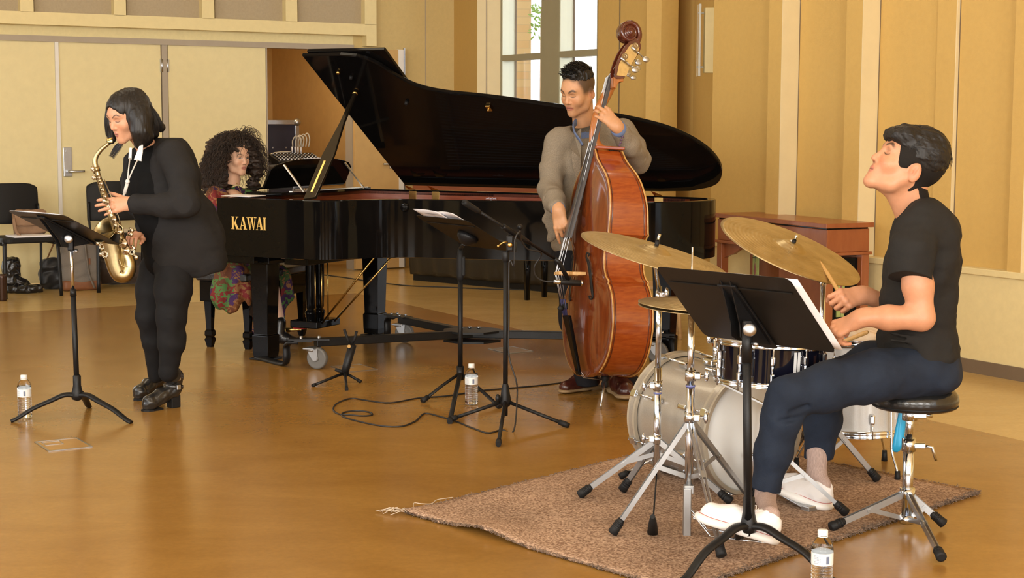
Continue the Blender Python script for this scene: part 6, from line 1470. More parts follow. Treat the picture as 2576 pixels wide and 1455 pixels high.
# pale wooden chair beyond the tail of the piano
wc_ = thing('wooden_chair', 'small pale bentwood chair glimpsed between the double bass and the crash cymbal stand', 'chair', F(1650,850,0)+Vector((0,.4,0)))
q = P(1640,722,10.35); M_PINE = mat('pale_birch', (0.58,0.36,0.16), 0.4, var=.1, stretch=(1,1,6))
m_ = MB(); m_.prism(rr_poly(.36,.36,.06), q, (1,0,0), (0,1,0), (0,0,1), .022); m_.build('seat', M_PINE, wc_, bevel=.004)
for sx in (-.15,.15):
    m_ = MB(); m_.tube([q+Vector((sx,-.14,0)), Vector((q.x+sx*1.15,q.y-.17,0))], [.016,.012], 10); m_.build('leg', M_PINE, wc_)
    m_ = MB(); m_.tube(cr([tuple(q+Vector((sx*.8,.20,.36))), tuple(q+Vector((sx,.17,.10))), tuple(q+Vector((sx,.15,0))), tuple(Vector((q.x+sx*1.2,q.y+.22,0)))],5), .015, 10); m_.build('leg', M_PINE, wc_)
m_ = MB(); rows = [[q+Vector((-.16+.32*j/8, .185+.03*(1-((j-4)/4)**2)+.02*i, .22+.05*i)) for j in range(9)] for i in range(4)]; m_.grid(rows); m_.build('backrest', M_PINE, wc_, solid=.012)
# ------------------------------------------------------------------ wooden console with stained glass insets
zc_ = .81; FL, FR, BR = F(1801,536,zc_), F(2080,563,zc_), F(2194,561,zc_); 
dx_ = (FR-FL); dx_.z = 0; Lw = dx_.length; dx_.normalize(); dy_ = Vector((-dx_.y,dx_.x,0)); dy_ = dy_ if dy_.dot(BR-FR) > 0 else -dy_; Dw = (BR-FR).dot(dy_)+.03
O_ = Vector((FL.x,FL.y,0)); Rk = Matrix((dx_,dy_,Vector((0,0,1)))).transposed()
cw = thing('wooden_console', 'reddish brown wooden piano console with stained glass insets by the right wall', 'console piano', O_+dx_*.6+dy_*.2)
M_CHER = mat('cherry_console_wood', (0.24,0.065,0.020), 0.32, coat=.2, col2=(0.33,0.105,0.034), vscale=7, stretch=(2,2,.5))
def kb(x, y, z, sx, sy, sz, name, m=M_CHER, bev=.003, lab=None):
    m_ = MB(); m_.box(O_+dx_*x+dy_*y+Vector((0,0,z)), (sx,sy,sz), Rk, bev); return m_.build(name, m, cw, lab)
kb(Lw/2,Dw/2,zc_-.014,Lw+.02,Dw+.02,.028,'top_board'); kb(Lw/2,Dw/2,zc_-.033,Lw-.03,Dw-.03,.012,'shadow_gap',M_EBONY)
kb(Lw/2,Dw/2,zc_-.105,Lw-.02,Dw-.02,.135,'upper_case'); kb(Lw/2,Dw/2,zc_-.182,Lw+.01,Dw+.01,.018,'moulding')
for x in (.035,Lw-.035):
    for y in (.035,Dw-.035): kb(x,y,(zc_-.19)/2,.055,.055,zc_-.19,'corner_post')
kb(Lw/2,Dw-.04,.31,Lw-.10,.03,.60,'back_panel'); kb(Lw-.05,Dw/2,.31,.02,Dw-.14,.58,'side_panel',M_EBONY,0); kb(Lw/2,Dw/2,.03,Lw-.05,Dw-.06,.06,'plinth')
kb(Lw*.68,Dw*.55,.30,Lw*.55,.03,.58,'front_panel')
M_STAIN = mat('stained_glass_green', (0.32,0.38,0.13), 0.15, var=.2, vscale=14)
for (x, y, sx, sy) in ((Lw*.27,.10,.055,.012),(Lw-.038,Dw*.42,.012,.055)):
    g = kb(x,y,.42,sx,sy,.34,'glass_inset',M_STAIN,0,'green stained glass with a pink diamond')
    m_ = MB(); c_ = O_+dx_*x+dy_*y+Vector((0,0,.42)); ux = dx_ if sx > sy else dy_; un_ = -dy_ if sx > sy else dx_; 
    m_.prism([(0,.055),(.014,0),(0,-.055),(-.014,0)], c_+un_*.0065+Vector((0,0,.04)), ux, (0,0,1), un_, .001); m_.build('diamond', mat('stained_glass_pink',(0.30,0.12,0.10),0.15), g)
    m_ = MB()
    for z in (-.13,-.04,.12): m_.bar(c_+un_*.007-ux*.027+Vector((0,0,z)), c_+un_*.007+ux*.027+Vector((0,0,z)), .002,.003)
    m_.bar(c_+un_*.007+Vector((0,0,-.17)), c_+un_*.007+Vector((0,0,.17)), .002,.002); m_.build('lead_came', M_BLACK, g)
m_ = MB(); m_.prism([(0,0),(.28,0),(.20,-.02),(.10,-.07),(.05,-.08),(0,-.10)], O_+dx_*.06+dy_*.03+Vector((0,0,zc_-.19)), dx_, (0,0,1), dy_, .025); m_.build('arched_bracket', M_CHER, cw)
# ------------------------------------------------------------------ people: shared builders
M_SKIN = mat('skin', (0.6,0.35,0.22), 0.48, sss=.12, attr='Col', var=.05, vscale=60, bump=.06, bscale=350)
SK1 = (0.60,0.31,0.17)
def T(V, R, c): return V@np.array(R).T + np.array(c)
def loc(p, R, c): return np.array(R).T@(np.array(p)-np.array(c))
def sstep(a, b, x): t = np.clip((x-a)/(b-a),0,1); return t*t*(3-2*t)
def head(R, c, scale=1.0, skin=SK1, neck_to=None, neck_r=.052, female=False, lips=(0.42,0.13,0.10), brow=(0.03,0.018,0.012), brow_w=1.0, hairmask=None, stub=0.0,
         eyes='closed', mouth=0.0, jaw=1.0, h=.0027, squint=0.0, smile=0.0, nose=1.0, pucker=0.0):
    s = SDF((-.100,-.125,-.19),(.100,.135,.135), h)
    s.ell((0,-.012,.036), (.076,.098,.086)); s.ell((0,.022,.012), (.069,.072,.080), k=.02)
    s.ell((0,.034,-.040), (.056*jaw,.054,.066), k=.03)
    for x in (-1,1):
        s.cap((x*.054*jaw,.002,-.045),(x*.043*jaw,.022,-.078), .018,.016, k=.025); s.cap((x*.043*jaw,.022,-.078),(x*.012,.072,-.097), .016,.016, k=.022)
        s.ell((x*.038,.064,-.026-.004*smile), (.024,.020,.020+.004*smile), k=.022)
    s.ell((0,.078,-.098), (.020,.016,.016), k=.018)
    s.ell((0,.078,-.062), (.028,.016,.026), k=.02)
    s.cap((-.034,.076,.026),(.034,.076,.026), .013, k=.018)
    # nose
    s.cap((0,.085,.014),(0,.101,-.022), .0065,.0095, k=.010); s.ell((0,.103,-.029), (.0105*nose,.0100,.0095), k=.006)
    for x in (-1,1):
        s.ell((x*.0115*nose,.0935,-.033), (.0075,.0085,.0070), k=.005); s.ell((x*.0065*nose,.0985,-.0405), (.0030,.0035,.003), k=.003, op='sub')
        s.ell((x*.031,.094,.006), (.016,.012,.0105), k=.010, op='sub')
        s.ell((x*.031,.0725,.0045), (.0145,.0125,.0115), k=.004)
        if eyes == 'closed': s.cap((x*.020,.0853,.0005),(x*.031,.0862,-.0028), .0011, k=.002, op='sub'); s.cap((x*.031,.0862,-.0028),(x*.043,.081,.0008), .0011, k=.002, op='sub')
        else: s.ell((x*.031,.0865,.0035), (.0105,.0035,.0036), k=.002, op='sub')
    # lips
    w = .021*(1+.25*smile-.35*pucker)
    s.ell((0,.0885+.004*pucker,-.0565), (w,.0095,.0062), k=.004); s.ell((0,.0870+.004*pucker,-.0685), (w*.86,.0098,.0068), k=.004)
    s.cap((-w*.95,.086-.008*(1-pucker),-.0625+.004*smile),(0,.0985,-.0632), .0013,.0013, k=.002, op='sub'); s.cap((0,.0985,-.0632),(w*.95,.086-.008*(1-pucker),-.0625+.004*smile), .0013,.0013, k=.002, op='sub')
    if mouth: s.ell((0,.100,-.0625), (w*.55,.014,.0035+.005*mouth), k=.002, op='sub')
    for x in (-1,1):   # ears
        s.ell((x*.0775,-.012,-.012), (.0085,.019,.032), Matrix.Rotation(x*.25,3,'Z') @ Matrix.Rotation(-.18,3,'X'), k=.006)
        s.ell((x*.0870,-.007,-.009), (.0060,.0115,.019), Matrix.Rotation(x*.25,3,'Z'), k=.002, op='sub'); s.cap((x*.084,-.016,.004),(x*.083,-.014,-.020), .0028, k=.003)
        s.ell((x*.079,-.002,-.016), (.005,.005,.008), k=.004)
    nt = np.array((0,-.035,-.19)) if neck_to is None else loc(neck_to, R, c)/scale
    s.cap((0,-.022,-.035), nt, neck_r*1.02, neck_r, k=.022); s.cap((0,.010,-.07), nt+np.array((0,.012,0)), neck_r*.6, neck_r*.7, k=.03)
    V, Q = s.mesh(); V = relax(V, Q, 1, .4)
    x, y, z = V[:,0], V[:,1], V[:,2]; C = np.tile(np.array(skin), (len(V),1))
    def blend(mask, col): 
        nonlocal C; C = C*(1-mask[:,None]) + np.array(col)*mask[:,None]
    red = np.array(skin)*np.array((1.04,.80,.74))
    for xs in (-1,1):
        blend(.55*np.exp(-(((x-xs*.036)/.018)**2+((z+.028)/.018)**2))*(y>.04), red)
        blend(.6*np.exp(-(((np.abs(x)-.080)/.012)**2+((z+.012)/.025)**2+((y+.010)/.02)**2)), red)
    blend(.45*np.exp(-((x/.014)**2+((z+.031)/.012)**2))*(y>.09), red)
    lm = sstep(1.15,.85, np.sqrt((x/(w*1.05))**2+((z+.0625)/.0125)**2))*(y>.074); blend(lm*.85, lips)
    line = sstep(.0022,.0008, np.abs(z+.0632-.004*smile*(np.abs(x)/w)))*(np.abs(x)<w*.95)*(y>.074); blend(line*.8, np.array(lips)*.22)
    ax_ = np.abs(x)
    bz = .0262+.0075*sstep(.012,.036,ax_)-.010*sstep(.040,.056,ax_) - squint*.004*(1-sstep(.012,.03,ax_))
    bm = sstep(.0050*brow_w,.0022*brow_w, np.abs(z-bz))*sstep(.010,.016,ax_)*sstep(.056,.046,ax_)*(y>.05); blend(bm*.88, brow)
    if eyes == 'closed':
        ez = .0010-.0042*(1-((ax_-.031)/.014)**2); em = sstep(.0024,.0009, np.abs(z-ez))*(np.abs(ax_-.031)<.0150)*(y>.05); blend(em*.95, (.012,.007,.006))
        ez2 = .0125-.0015*((ax_-.031)/.012)**2; em = sstep(.0020,.0006, np.abs(z-ez2))*(np.abs(ax_-.031)<.0135)*(y>.05); blend(em*.35, np.array(skin)*.45)
        em = np.exp(-(((ax_-.031)/.017)**2+((z-.004)/.010)**2))*(y>.05); blend(em*.22, np.array(skin)*.55)
    else:
        e = np.sqrt(((ax_-.031)/.0125)**2+((z-.0035)/.0042)**2); blend(sstep(1.05,.9,e)*(y>.05)*.95, (.55,.50,.46))
        e2 = np.sqrt(((ax_-.031-.001)/.0050)**2+((z-.0038)/.0050)**2); blend(sstep(1.1,.85,e2)*(y>.05)*(sstep(1.1,.95,e)), (.010,.006,.005))
        up = sstep(.0020,.0007, np.abs(z-(.0080-.0040*((ax_-.031)/.0135)**2)))*(np.abs(ax_-.031)<.0155)*(y>.05); blend(up*.95, (.01,.007,.006))
    nm = np.exp(-(((ax_-.0068)/.0030)**2+((z+.0395)/.0026)**2))*(y>.088); blend(nm*.8, (.06,.02,.012))
    ec = np.exp(-(((ax_-.083)/.006)**2+((z+.010)/.014)**2+((y+.006)/.009)**2)); blend(ec*.35, red*.6)
    if stub: blend(stub*sstep(-.035,-.055,z)*sstep(.0,.03,y)*(1-lm), np.array(skin)*np.array((.42,.42,.46)))
    if stub: blend(stub*1.2*np.exp(-((x/.026)**2+((z+.0475)/.006)**2))*(y>.07), np.array(skin)*.3)
    if hairmask is not None: mk, colh = hairmask(x,y,z); blend(mk, colh)
    return T(V*scale, R, c), Q, C
def hand(R, c, s=1, fingers=None, thumb=None, skin=SK1, extra=(), scale=1.0, h=.0028, pk=1.0, lo=None, hi=None):
    """local frame: origin wrist, +y to the fingers, +z back of the hand, thumb on +x for s=1.
       fingers: list of 4 (spread, curl1, curl2, curl3) degrees from index to little; thumb: (out, down, bend)"""
    fingers = fingers or [(4,20,25,15),(0,22,28,16),(-4,25,30,18),(-9,28,32,20)]
    thumb = thumb or (38,20,15)
    chains = []
    kn = [(.030,.088,0.0),(.010,.093,.002),(-.010,.089,.001),(-.028,.080,-.003)]; Ls = [(.040,.024,.020),(.044,.028,.021),(.041,.026,.020),(.032,.019,.018)]; rs = [(.0095,.0085,.0078,.0066),(.0098,.0088,.0080,.0068),(.0093,.0083,.0076,.0064),(.0083,.0074,.0068,.0058)]
    for (sp_, a1, a2, a3), k, L, r in zip(fingers, kn, Ls, rs):
        p = np.array((k[0]*s,k[1],k[2])); pts = [p]; a = 0; sa = math.radians(sp_)*s
        for da, l in zip((a1,a2,a3), L):
            a += math.radians(da); d = np.array((math.sin(sa)*math.cos(a), math.cos(sa)*math.cos(a), -math.sin(a))); p = p+d*l; pts.append(p)
        chains.append((pts, r))
    o, dn, bd = [math.radians(v) for v in thumb]
    t0 = np.array((.020*s,.022,-.006)); d1 = np.array((math.sin(o)*s*math.cos(dn), math.cos(o)*math.cos(dn), -math.sin(dn))); t1 = t0+d1*.044
    o2 = o-bd*.6; dn2 = dn+bd*.5; d2 = np.array((math.sin(o2)*s*math.cos(dn2), math.cos(o2)*math.cos(dn2), -math.sin(dn2))); t2 = t1+d2*.031; o3 = o-bd*1.1; d3 = np.array((math.sin(o3)*s*math.cos(dn2), math.cos(o3)*math.cos(dn2), -math.sin(dn2))); t3 = t2+d3*.024
    allp = [p for ch, _ in chains for p in ch]+[t1,t2,t3,np.array((.04,0,0)),np.array((-.04,-.03,0))]
    ex = [(loc(a,R,c)/scale, loc(b,R,c)/scale, ra/scale, rb/scale, f) for a,b,ra,rb,f in extra]
    for a,b,ra,rb,f in ex: allp += [a,b]
    A = np.array(allp); mr = max([.015]+[max(e[2],e[3]) for e in ex])+.012
    S = SDF(A.min(0)-mr, A.max(0)+mr, h)
    for i,(ch,r) in enumerate(chains):
        S.cap(np.array((.012*s-.008*s*i,.012,-.001)), ch[0], .0155, .0125, k=.012, flat=((0,0,1),.80))
    S.cap((.016*s,.03,-.004),(-.016*s,.03,-.006), .014, k=.012)
    S.cap((.022*s,.028,-.010),(.028*s,.060,-.008), .013,.010, k=.012)
    S.cap(t0, t1, .0135, .0115, k=.012); S.cap(t1, t2, .0108, .0098, k=.004); S.cap(t2, t3, .0098, .0078, k=.003)
    for ch, r in chains:
        B = SDF(A.min(0)-mr, A.max(0)+mr, h) if False else S
        S.cap(ch[0], ch[1], r[0]+.0012, r[1], k=.0045); S.cap(ch[1], ch[2], r[1], r[2], k=.0022); S.cap(ch[2], ch[3], r[2], r[3], k=.0020)
        S.ell(ch[0]+np.array((0,0,.004)), (.0085,.0085,.0075), k=.006)
    S.cap((0,-.012,-.001),(0,.018,-.001), .0265*pk,.0265*pk, k=.014, flat=((0,0,1),.72))
    for a,b,ra,rb,f in ex: S.cap(a, b, ra, rb, k=.022, flat=((np.array(f[0]),f[1]) if f else None))
    V, Q = S.mesh(); x, y, z = V[:,0],V[:,1],V[:,2]; C = np.tile(np.array(skin),(len(V),1)); red = np.array(skin)*np.array((1.02,.78,.72))
    for ch, r in chains+[([t1,t1,t2,t3],None)]:
        for q, rad, am in ((ch[3],.012,.55),(ch[1],.010,.35),(ch[0],.012,.3)):
            C_m = am*np.exp(-(((V-q)**2).sum(1))/rad**2); C = C*(1-C_m[:,None])+red*C_m[:,None]
    # nails
    for ch, r in chains+[([t1,t1,t2,t3],None)]:
        d = ch[3]-ch[2]; d /= np.linalg.norm(d); n_ = np.array((0,0,1.0)); n_ = n_-d*n_.dot(d); n_ /= max(np.linalg.norm(n_),1e-6)
        q = ch[3]+n_*.0058-d*.001; m_ = np.exp(-(((V-q)**2).sum(1))/.0050**2)*.5; C = C*(1-m_[:,None])+np.array(skin)*np.array((1.12,.98,.95))*m_[:,None]
    return T(V*scale, R, c), Q, C
def frm(y, z):
    """rotation with local y along y and local z near z"""
    y = Vector(y).normalized(); z = Vector(z); z = (z-y*z.dot(y)).normalized(); x = y.cross(z); return Matrix((x,y,z)).transposed()
def limb(S, pts, rs, k=.02, flat=None): S.chain([np.array(p) for p in pts], rs, k, flat=flat)
def bbox(pts, m): A = np.array([tuple(p) for p in pts]); return A.min(0)-m, A.max(0)+m
def strands(name, roots, m, parent, label=None, n=4, kind=None):
    """roots: list of (points, radius) each a lock of hair"""
    mb = MB()
    for pts, r in roots: mb.tube(pts, [r*(1-.75*(i/(len(pts)-1))**2) for i in range(len(pts))], n, caps=False)
    o = mb.build(name, m, parent, label)
    if kind: o['kind'] = kind
    return o
def hair_mat(name, col, rough=.35, sc=(220,220,6), var=.5, coat=0.0, bump=.5):
    m, n, l, b = newmat(name); tc = n.new('ShaderNodeTexCoord'); mp = n.new('ShaderNodeMapping'); mp.inputs['Scale'].default_value = sc; l.new(tc.outputs['Object'], mp.inputs['Vector'])
    z = n.new('ShaderNodeTexNoise'); z.inputs['Scale'].default_value = 1.0; z.inputs['Detail'].default_value = 3; l.new(mp.outputs['Vector'], z.inputs['Vector'])
    r = n.new('ShaderNodeValToRGB'); r.color_ramp.elements[0].color = (*[c*(1-var) for c in col],1); r.color_ramp.elements[1].color = (*[c*(1+var) for c in col],1); l.new(z.outputs['Fac'], r.inputs['Fac']); l.new(r.outputs['Color'], b.inputs['Base Color'])
    bp = n.new('ShaderNodeBump'); bp.inputs['Strength'].default_value = bump; bp.inputs['Distance'].default_value = .004; l.new(z.outputs['Fac'], bp.inputs['Height']); l.new(bp.outputs['Normal'], b.inputs['Normal'])
    b.inputs['Roughness'].default_value = rough; b.inputs['Specular IOR Level'].default_value = .4; b.inputs['Coat Weight'].default_value = coat; return m
M_HAIR = hair_mat('black_hair', (0.0085,0.0068,0.006), .50, bump=.3)
def put(name, V, Q, m, parent, label=None, C=None, smooth=1): return qmesh(name, [(V,Q,C)], m, parent, label, smooth)
def local_sdf_obj(name, S, R, c, m, parent, label=None, smooth=1, scale=1.0):
    V, Q = S.mesh(); return qmesh(name, [(T(V*scale,R,c),Q,None)], m, parent, label, smooth)
M_SHOEW = mat('white_canvas', (0.80,0.77,0.76), 0.7, bump=.15, bscale=400)
M_SOLEW = mat('white_rubber', (0.78,0.76,0.73), 0.45)
def shoe(parent, toe, heel, up, kind='sneaker', L=None, side=1, label=None, mats=None):
    """toe and heel are the ends of the sole in the world; local y heel to toe"""
    toe, heel = Vector(toe), Vector(heel); y = (toe-heel).normalized(); R = frm(y, up); k = (toe-heel).length/.285; c = heel
    t = parent
    if kind == 'sneaker':
        S = SDF((-.06,-.03,-.01),(.06,.31,.13), .0028)
        S.chain([(0,.042,.035),(0,.10,.040),(0,.17,.038),(0,.235,.032)], [.038,.036,.041,.040], .02, flat=((0,0,1),.95)); S.chain([(0,.038,.05),(0,.044,.084)], [.036,.035], .02); S.cap((0,.07,.06),(0,.16,.048), .030,.030, k=.03)
        S.half((0,0,.012),(0,0,-1)); S.ell((0,.038,.105), (.026,.036,.030), k=.012, op='sub'); S.noise(.0012,.05,3)
        o = local_sdf_obj('sneaker_upper', S, R, c, M_SHOEW, t, label or 'white canvas low sneaker', scale=k)
        S = SDF((-.06,-.03,-.01),(.06,.31,.05), .0028)
        for z in (.004,.012,.020): S.chain([(0,.040,z),(0,.13,z),(.0,.235,z)], [.041,.039,.0445], .012, flat=((0,0,1),.35))
        S.half((0,0,0),(0,0,-1)); S.half((0,0,.029),(0,0,1)); local_sdf_obj('sneaker_sole', S, R, c, M_SOLEW, o, scale=k)
        def lp(x, y_, z): return c+R@Vector((x,y_,z))*k
        for z, rr, mm in ((.0285,.0009,mat('red_stripe',(0.45,0.06,0.05),0.5)),(.013,.0008,mat('navy_stripe',(0.05,0.06,0.15),0.5))):
            pts = []
            for i in range(40):
                a = 2*PI*i/40; q = (math.sin(a), math.cos(a)); yc = .1375+.1375*q[1]; w = .0405+.0045*sstep(.1,.24,np.array(yc)); 
                if yc > .235: w_ = math.sqrt(max(0,.0450**2-(yc-.235)**2)); 
                elif yc < .04: w_ = math.sqrt(max(0,.0415**2-(.04-yc)**2))
                else: w_ = float(w)
                pts.append((w_*(1 if q[0] >= 0 else -1), yc))
            top = cr([(0,.2815),(.024,.273),(.040,.253),(.0458,.23),(.042,.16),(.0405,.10),(.0425,.04),(.028,.010),(0,-.0015),(-.028,.010),(-.0425,.04),(-.0405,.10),(-.042,.16),(-.0458,.23),(-.040,.253),(-.024,.273)],3,closed=True)
            m_ = MB(); m_.tube([lp(a*1.004,b,z) for a,b in top], rr*k, 5, closed=True); m_.build('sole_stripe', mm, o)
        m_ = MB()
        for i in range(6):
            yy = .105+.021*i; zz = .079-.0065*i; 
            m_.tube([lp(-.022,yy,zz-.010), lp(-.008,yy+.006,zz), lp(.008,yy-.001,zz), lp(.022,yy+.006,zz-.010)], .0021*k, 6)
        for s_ in (-1,1): m_.tube([lp(0,.098,.084), lp(s_*.022,.098,.100), lp(s_*.034,.108,.090), lp(s_*.016,.104,.082)], .0019*k, 6)
        m_.build('laces', M_SHOEW, o)
        return o, lp
    if kind == 'oxford':
        m1, m2 = mats; S = SDF((-.06,-.03,-.01),(.06,.32,.13), .0032)
        S.chain([(0,.042,.045),(0,.10,.045),(0,.17,.042),(0,.250,.034)], [.038,.037,.041,.034], .02, flat=((0,0,1),.95)); S.chain([(0,.045,.06),(0,.055,.085)], [.036,.034], .02); S.cap((0,.07,.065),(0,.16,.055), .032,.030, k=.03); S.half((0,0,.018),(0,0,-1)); S.noise(.0012,.05,3)
        o = local_sdf_obj('shoe_upper', S, R, c, m1, t, label, scale=k)
        S = SDF((-.06,-.03,-.01),(.06,.32,.05), .0032); S.chain([(0,.040,.014),(0,.13,.014),(.0,.252,.014)], [.043,.041,.042], .012, flat=((0,0,1),.30)); S.box((0,.035,.008),(.036,.042,.010),None,.006); local_sdf_obj('shoe_sole', S, R, c, m2, o, 'pale tan sole and heel', scale=k)
        m_ = MB()
        def lp(x, y_, z): return c+R@Vector((x,y_,z))*k
        for i in range(4): m_.tube([lp(-.020,.115+.016*i,.088-.007*i), lp(0,.118+.016*i,.0945-.007*i), lp(.020,.115+.016*i,.088-.007*i)], .0015*k, 5)
        m_.build('laces', M_RUBBER, o); return o, lp

def crop_hair(R, c, sc, m, parent, off, lab, front=.045, neck_to=None):
    """thin layer of clipped hair over the sides and back of the skull and the nape"""
    S = SDF((-.1,-.125,-.13),(.1,.1,.13), .0028)
    S.ell((0,-.012,.036), (.076+off,.098+off,.086+off)); S.cap((0,-.022,-.030), (0,-.030,-.045), .0535+off*.7,.0535+off*.7, k=.022)
    S.ell((0,.022,.012), (.069+off,.072+off*.2,.080), k=.02)
    S.half((0,front,.0),(0,1,-.35)); S.half((0,0,-.056),(0,.55,-1))
    S.cap((-.1,.008,-.048),(.1,.008,-.048), .034, k=.006, op='sub')
    for x in (-1,1): S.ell((x*.080,-.006,-.013), (.03,.021,.029), k=.004, op='sub')
    V, Q = S.mesh(); parts = [(T(V*sc,R,c),Q,None)]
    nt = loc(neck_to, R, c)/sc; a = np.array((0,-.022,-.035)); d = nt-a; L = np.linalg.norm(d); d /= L; n_ = np.cross((1,0,0), d); n_ = n_ if n_[1]-n_[2] > 0 else -n_
    S = SDF((-.1,-.19,-.16),(.1,.06,.04), .0028); S.cap(a, a+d*L*.9, .0545+off*.7, .0545+off*.7); S.half(a-n_*.012, n_); S.half(a+d*.072, d+n_*.1); S.half((0,0,.02),(0,0,1))
    V, Q = S.mesh(); parts.append((T(V*sc,R,c),Q,None))
    return qmesh('clipped_hair', parts, m, parent, lab)
# ------------------------------------------------------------------ drummer
YD = 5.38
dr = thing('person', 'man in black t-shirt and dark jeans seated at the drums, head tilted back', 'person', F(2280,1335))
fw_ = Vector((-.84,-.06,.50)); Rh = frame(fw_, (0,0,1)); ch = P(2279,420,YD+.0)
SKD = (0.56,0.265,0.145)
def fade(x,y,z):
    # shaved side hair above the ears and nape
    side_ = sstep(.030,.045,np.abs(x))*sstep(.046,.030,y-.35*np.maximum(z-.01,0))*sstep(-.016,.004,z+.6*np.maximum(.022-y,0)*(y>-.0)-.5*np.maximum(y-.015,0))
    back_ = sstep(-.012,-.034,y)*sstep(-.105,-.085,z)
    top_ = sstep(.055,.075,z)
    m_ = np.clip(np.maximum(np.maximum(side_,back_),top_),0,1)*.93; return m_, (0.018,0.014,0.012)
neck = P(2303,548,YD+.02)
H = head(Rh, ch, 1.06, SKD, neck, .056, brow_w=1.35, eyes='closed', jaw=1.02, lips=(0.50,0.17,0.12))
# bare arms with hands
wn = P(2166,800,5.19); en = P(2318,800,5.17); snr = P(2300,640,5.20)
Rn = frm(P(2105,828,5.22)-wn, Vector((.15,-.55,.85)))
HN = hand(Rn, wn, s=1, fingers=[(3,48,52,30),(0,55,55,30),(-3,60,55,32),(-7,62,55,32)], thumb=(30,38,25), skin=SKD, scale=1.03,
     extra=[(wn,wn.lerp(en,.45),.027,.038,None),(wn.lerp(en,.45),en,.040,.040,None),(en,en.lerp(snr,.5),.041,.048,None),(en.lerp(snr,.5),snr,.048,.050,None)])
wf_ = P(2172,742,5.50); ef = P(2330,800,5.60)
Rf_ = frm(P(2128,752,5.46)-wf_, Vector((.25,-.75,.55)))
HF = hand(Rf_, wf_, s=1, fingers=[(3,40,72,40),(0,55,78,45),(-3,62,78,45),(-7,66,78,45)], thumb=(18,42,10), skin=SKD, scale=1.0,
     extra=[(wf_,wf_.lerp(ef,.5),.026,.037,None),(wf_.lerp(ef,.5),ef,.038,.041,None),(ef,P(2300,640,5.58),.042,.05,None)])
S = SDF(*bbox([P(2300,545,YD),P(2310,900,YD)],.27), .010); S.cap(P(2312,625,YD), P(2312,720,YD), .08,.10); S.cap(P(2312,720,YD), P(2310,900,YD), .10,.11); S.cap(P(2312,610,YD-.12), P(2312,610,YD+.14), .045)
TV = S.mesh()
# ankles (skin under the socks is part of the body)
hipn, knn, ann = P(2305,955,YD-.10), P(1980,1003,5.17), P(1925,1240,5.19); hipf, knf, anf = P(2305,950,YD+.12), P(2085,965,5.70), P(2058,1170,5.70)
S2 = SDF(*bbox([hipn,knn,ann,hipf,knf,anf],.13), .010); limb(S2,[hipn,knn,ann],[.055,.045,.024]); limb(S2,[hipf,knf,anf],[.055,.045,.024]); LV = S2.mesh()
sk = np.array(SKD)
qmesh('body', [(H[0],H[1],H[2]),(HN[0],HN[1],HN[2]),(HF[0],HF[1],HF[2]),(TV[0],TV[1],np.tile(sk,(len(TV[0]),1))),(LV[0],LV[1],np.tile(sk,(len(LV[0]),1)))], M_SKIN, dr, smooth=0)
# hair
S = SDF((-.105,-.135,-.05),(.105,.125,.165), .003)
S.ell((0,-.010,.050), (.083,.100,.088)); S.ell((0,-.028,.070), (.080,.078,.078), k=.03); S.cap((-.045,.064,.080),(.045,.064,.080), .028, k=.03); S.cap((-.035,.090,.064),(.035,.090,.064), .018, k=.02)
S.ell((0,.06,-.020), (.2,.09,.062), k=.008, op='sub'); S.ell((0,-.02,-.075), (.2,.16,.095), k=.010, op='sub')
S.noise(.0022,.030,11,(1,.35,1)); S.noise(.0010,.010,12,(1,.3,1))
local_sdf_obj('hair', S, Rh, ch, M_HAIR, dr, 'black hair, long on top and cropped at the sides', scale=1.06)
crop_hair(Rh, ch, 1.06, mat('cropped_black_hair',(0.012,0.0095,0.008),.8,spec=.2,var=.3,vscale=500), dr, .0045, 'cropped sides', .052, neck)
rg = random.Random(9); locks = []
for i in range(420):
    th_ = rg.uniform(-1.15,1.15); ph = rg.uniform(-.2,2.6); r = (.080,.104,.088)
    d = Vector((math.sin(th_), math.cos(th_)*math.cos(ph), math.cos(th_)*math.sin(ph)))
    p = Vector((d.x*r[0], d.y*r[1]-.016, d.z*r[2]+.052)); 
    if p.z < .040 or (p.y > .03 and p.z < .07): continue
    crown = Vector((0,-.06,.14)); tdir = (p-crown); nrm_ = Vector((d.x/r[0],d.y/r[1],d.z/r[2])).normalized(); tdir = (tdir-nrm_*tdir.dot(nrm_)); 
    if tdir.length < .01: continue
    tdir.normalize(); pts = [p-tdir*.02-nrm_*.002, p+nrm_*.004, p+tdir*.02+nrm_*.004, p+tdir*.040-nrm_*.003+Vector((0,0,-.004))]
    locks.append(([ch+Rh@(q*1.06) for q in pts], .0013))
hs_ = strands('hair_locks', locks, M_HAIR, dr, kind='stuff')
# t-shirt
M_TEE = mat('black_jersey', (0.019,0.0175,0.016), 0.85, spec=.2, bump=.12, bscale=300)
S = SDF(*bbox([P(2300,520,YD),P(2312,925,YD),P(2300,600,5.12),P(2300,600,5.68)],.24), .0065)
f1 = ((0,1,0),1.0)
def torso(S, pts, k=.05):
    for (u,v,rx,ry) in pts: S.ell(P(u,v,YD+.02), (rx,ry,.075), k=k)
torso(S, [(2322,560,.085,.14),(2326,600,.105,.19),(2322,650,.118,.19),(2316,700,.120,.175),(2310,750,.122,.165),(2308,800,.124,.160),(2308,850,.126,.165),(2312,893,.130,.175)])
S.cap(P(2322,545,YD-.10), P(2322,545,YD+.14), .055, k=.05); S.cap(P(2345,580,YD-.08), P(2345,580,YD+.10), .07, k=.05)
S.chain([P(2308,585,5.26),P(2293,640,5.19),P(2288,702,5.175)], [.078,.073,.067], .03); S.chain([P(2308,585,5.56),P(2290,660,5.61),P(2286,705,5.62)], [.074,.071,.066], .03)
S.noise(.0030,.17,21,(1,1,1.3)); S.noise(.0010,.06,22,(.8,1,2.0))
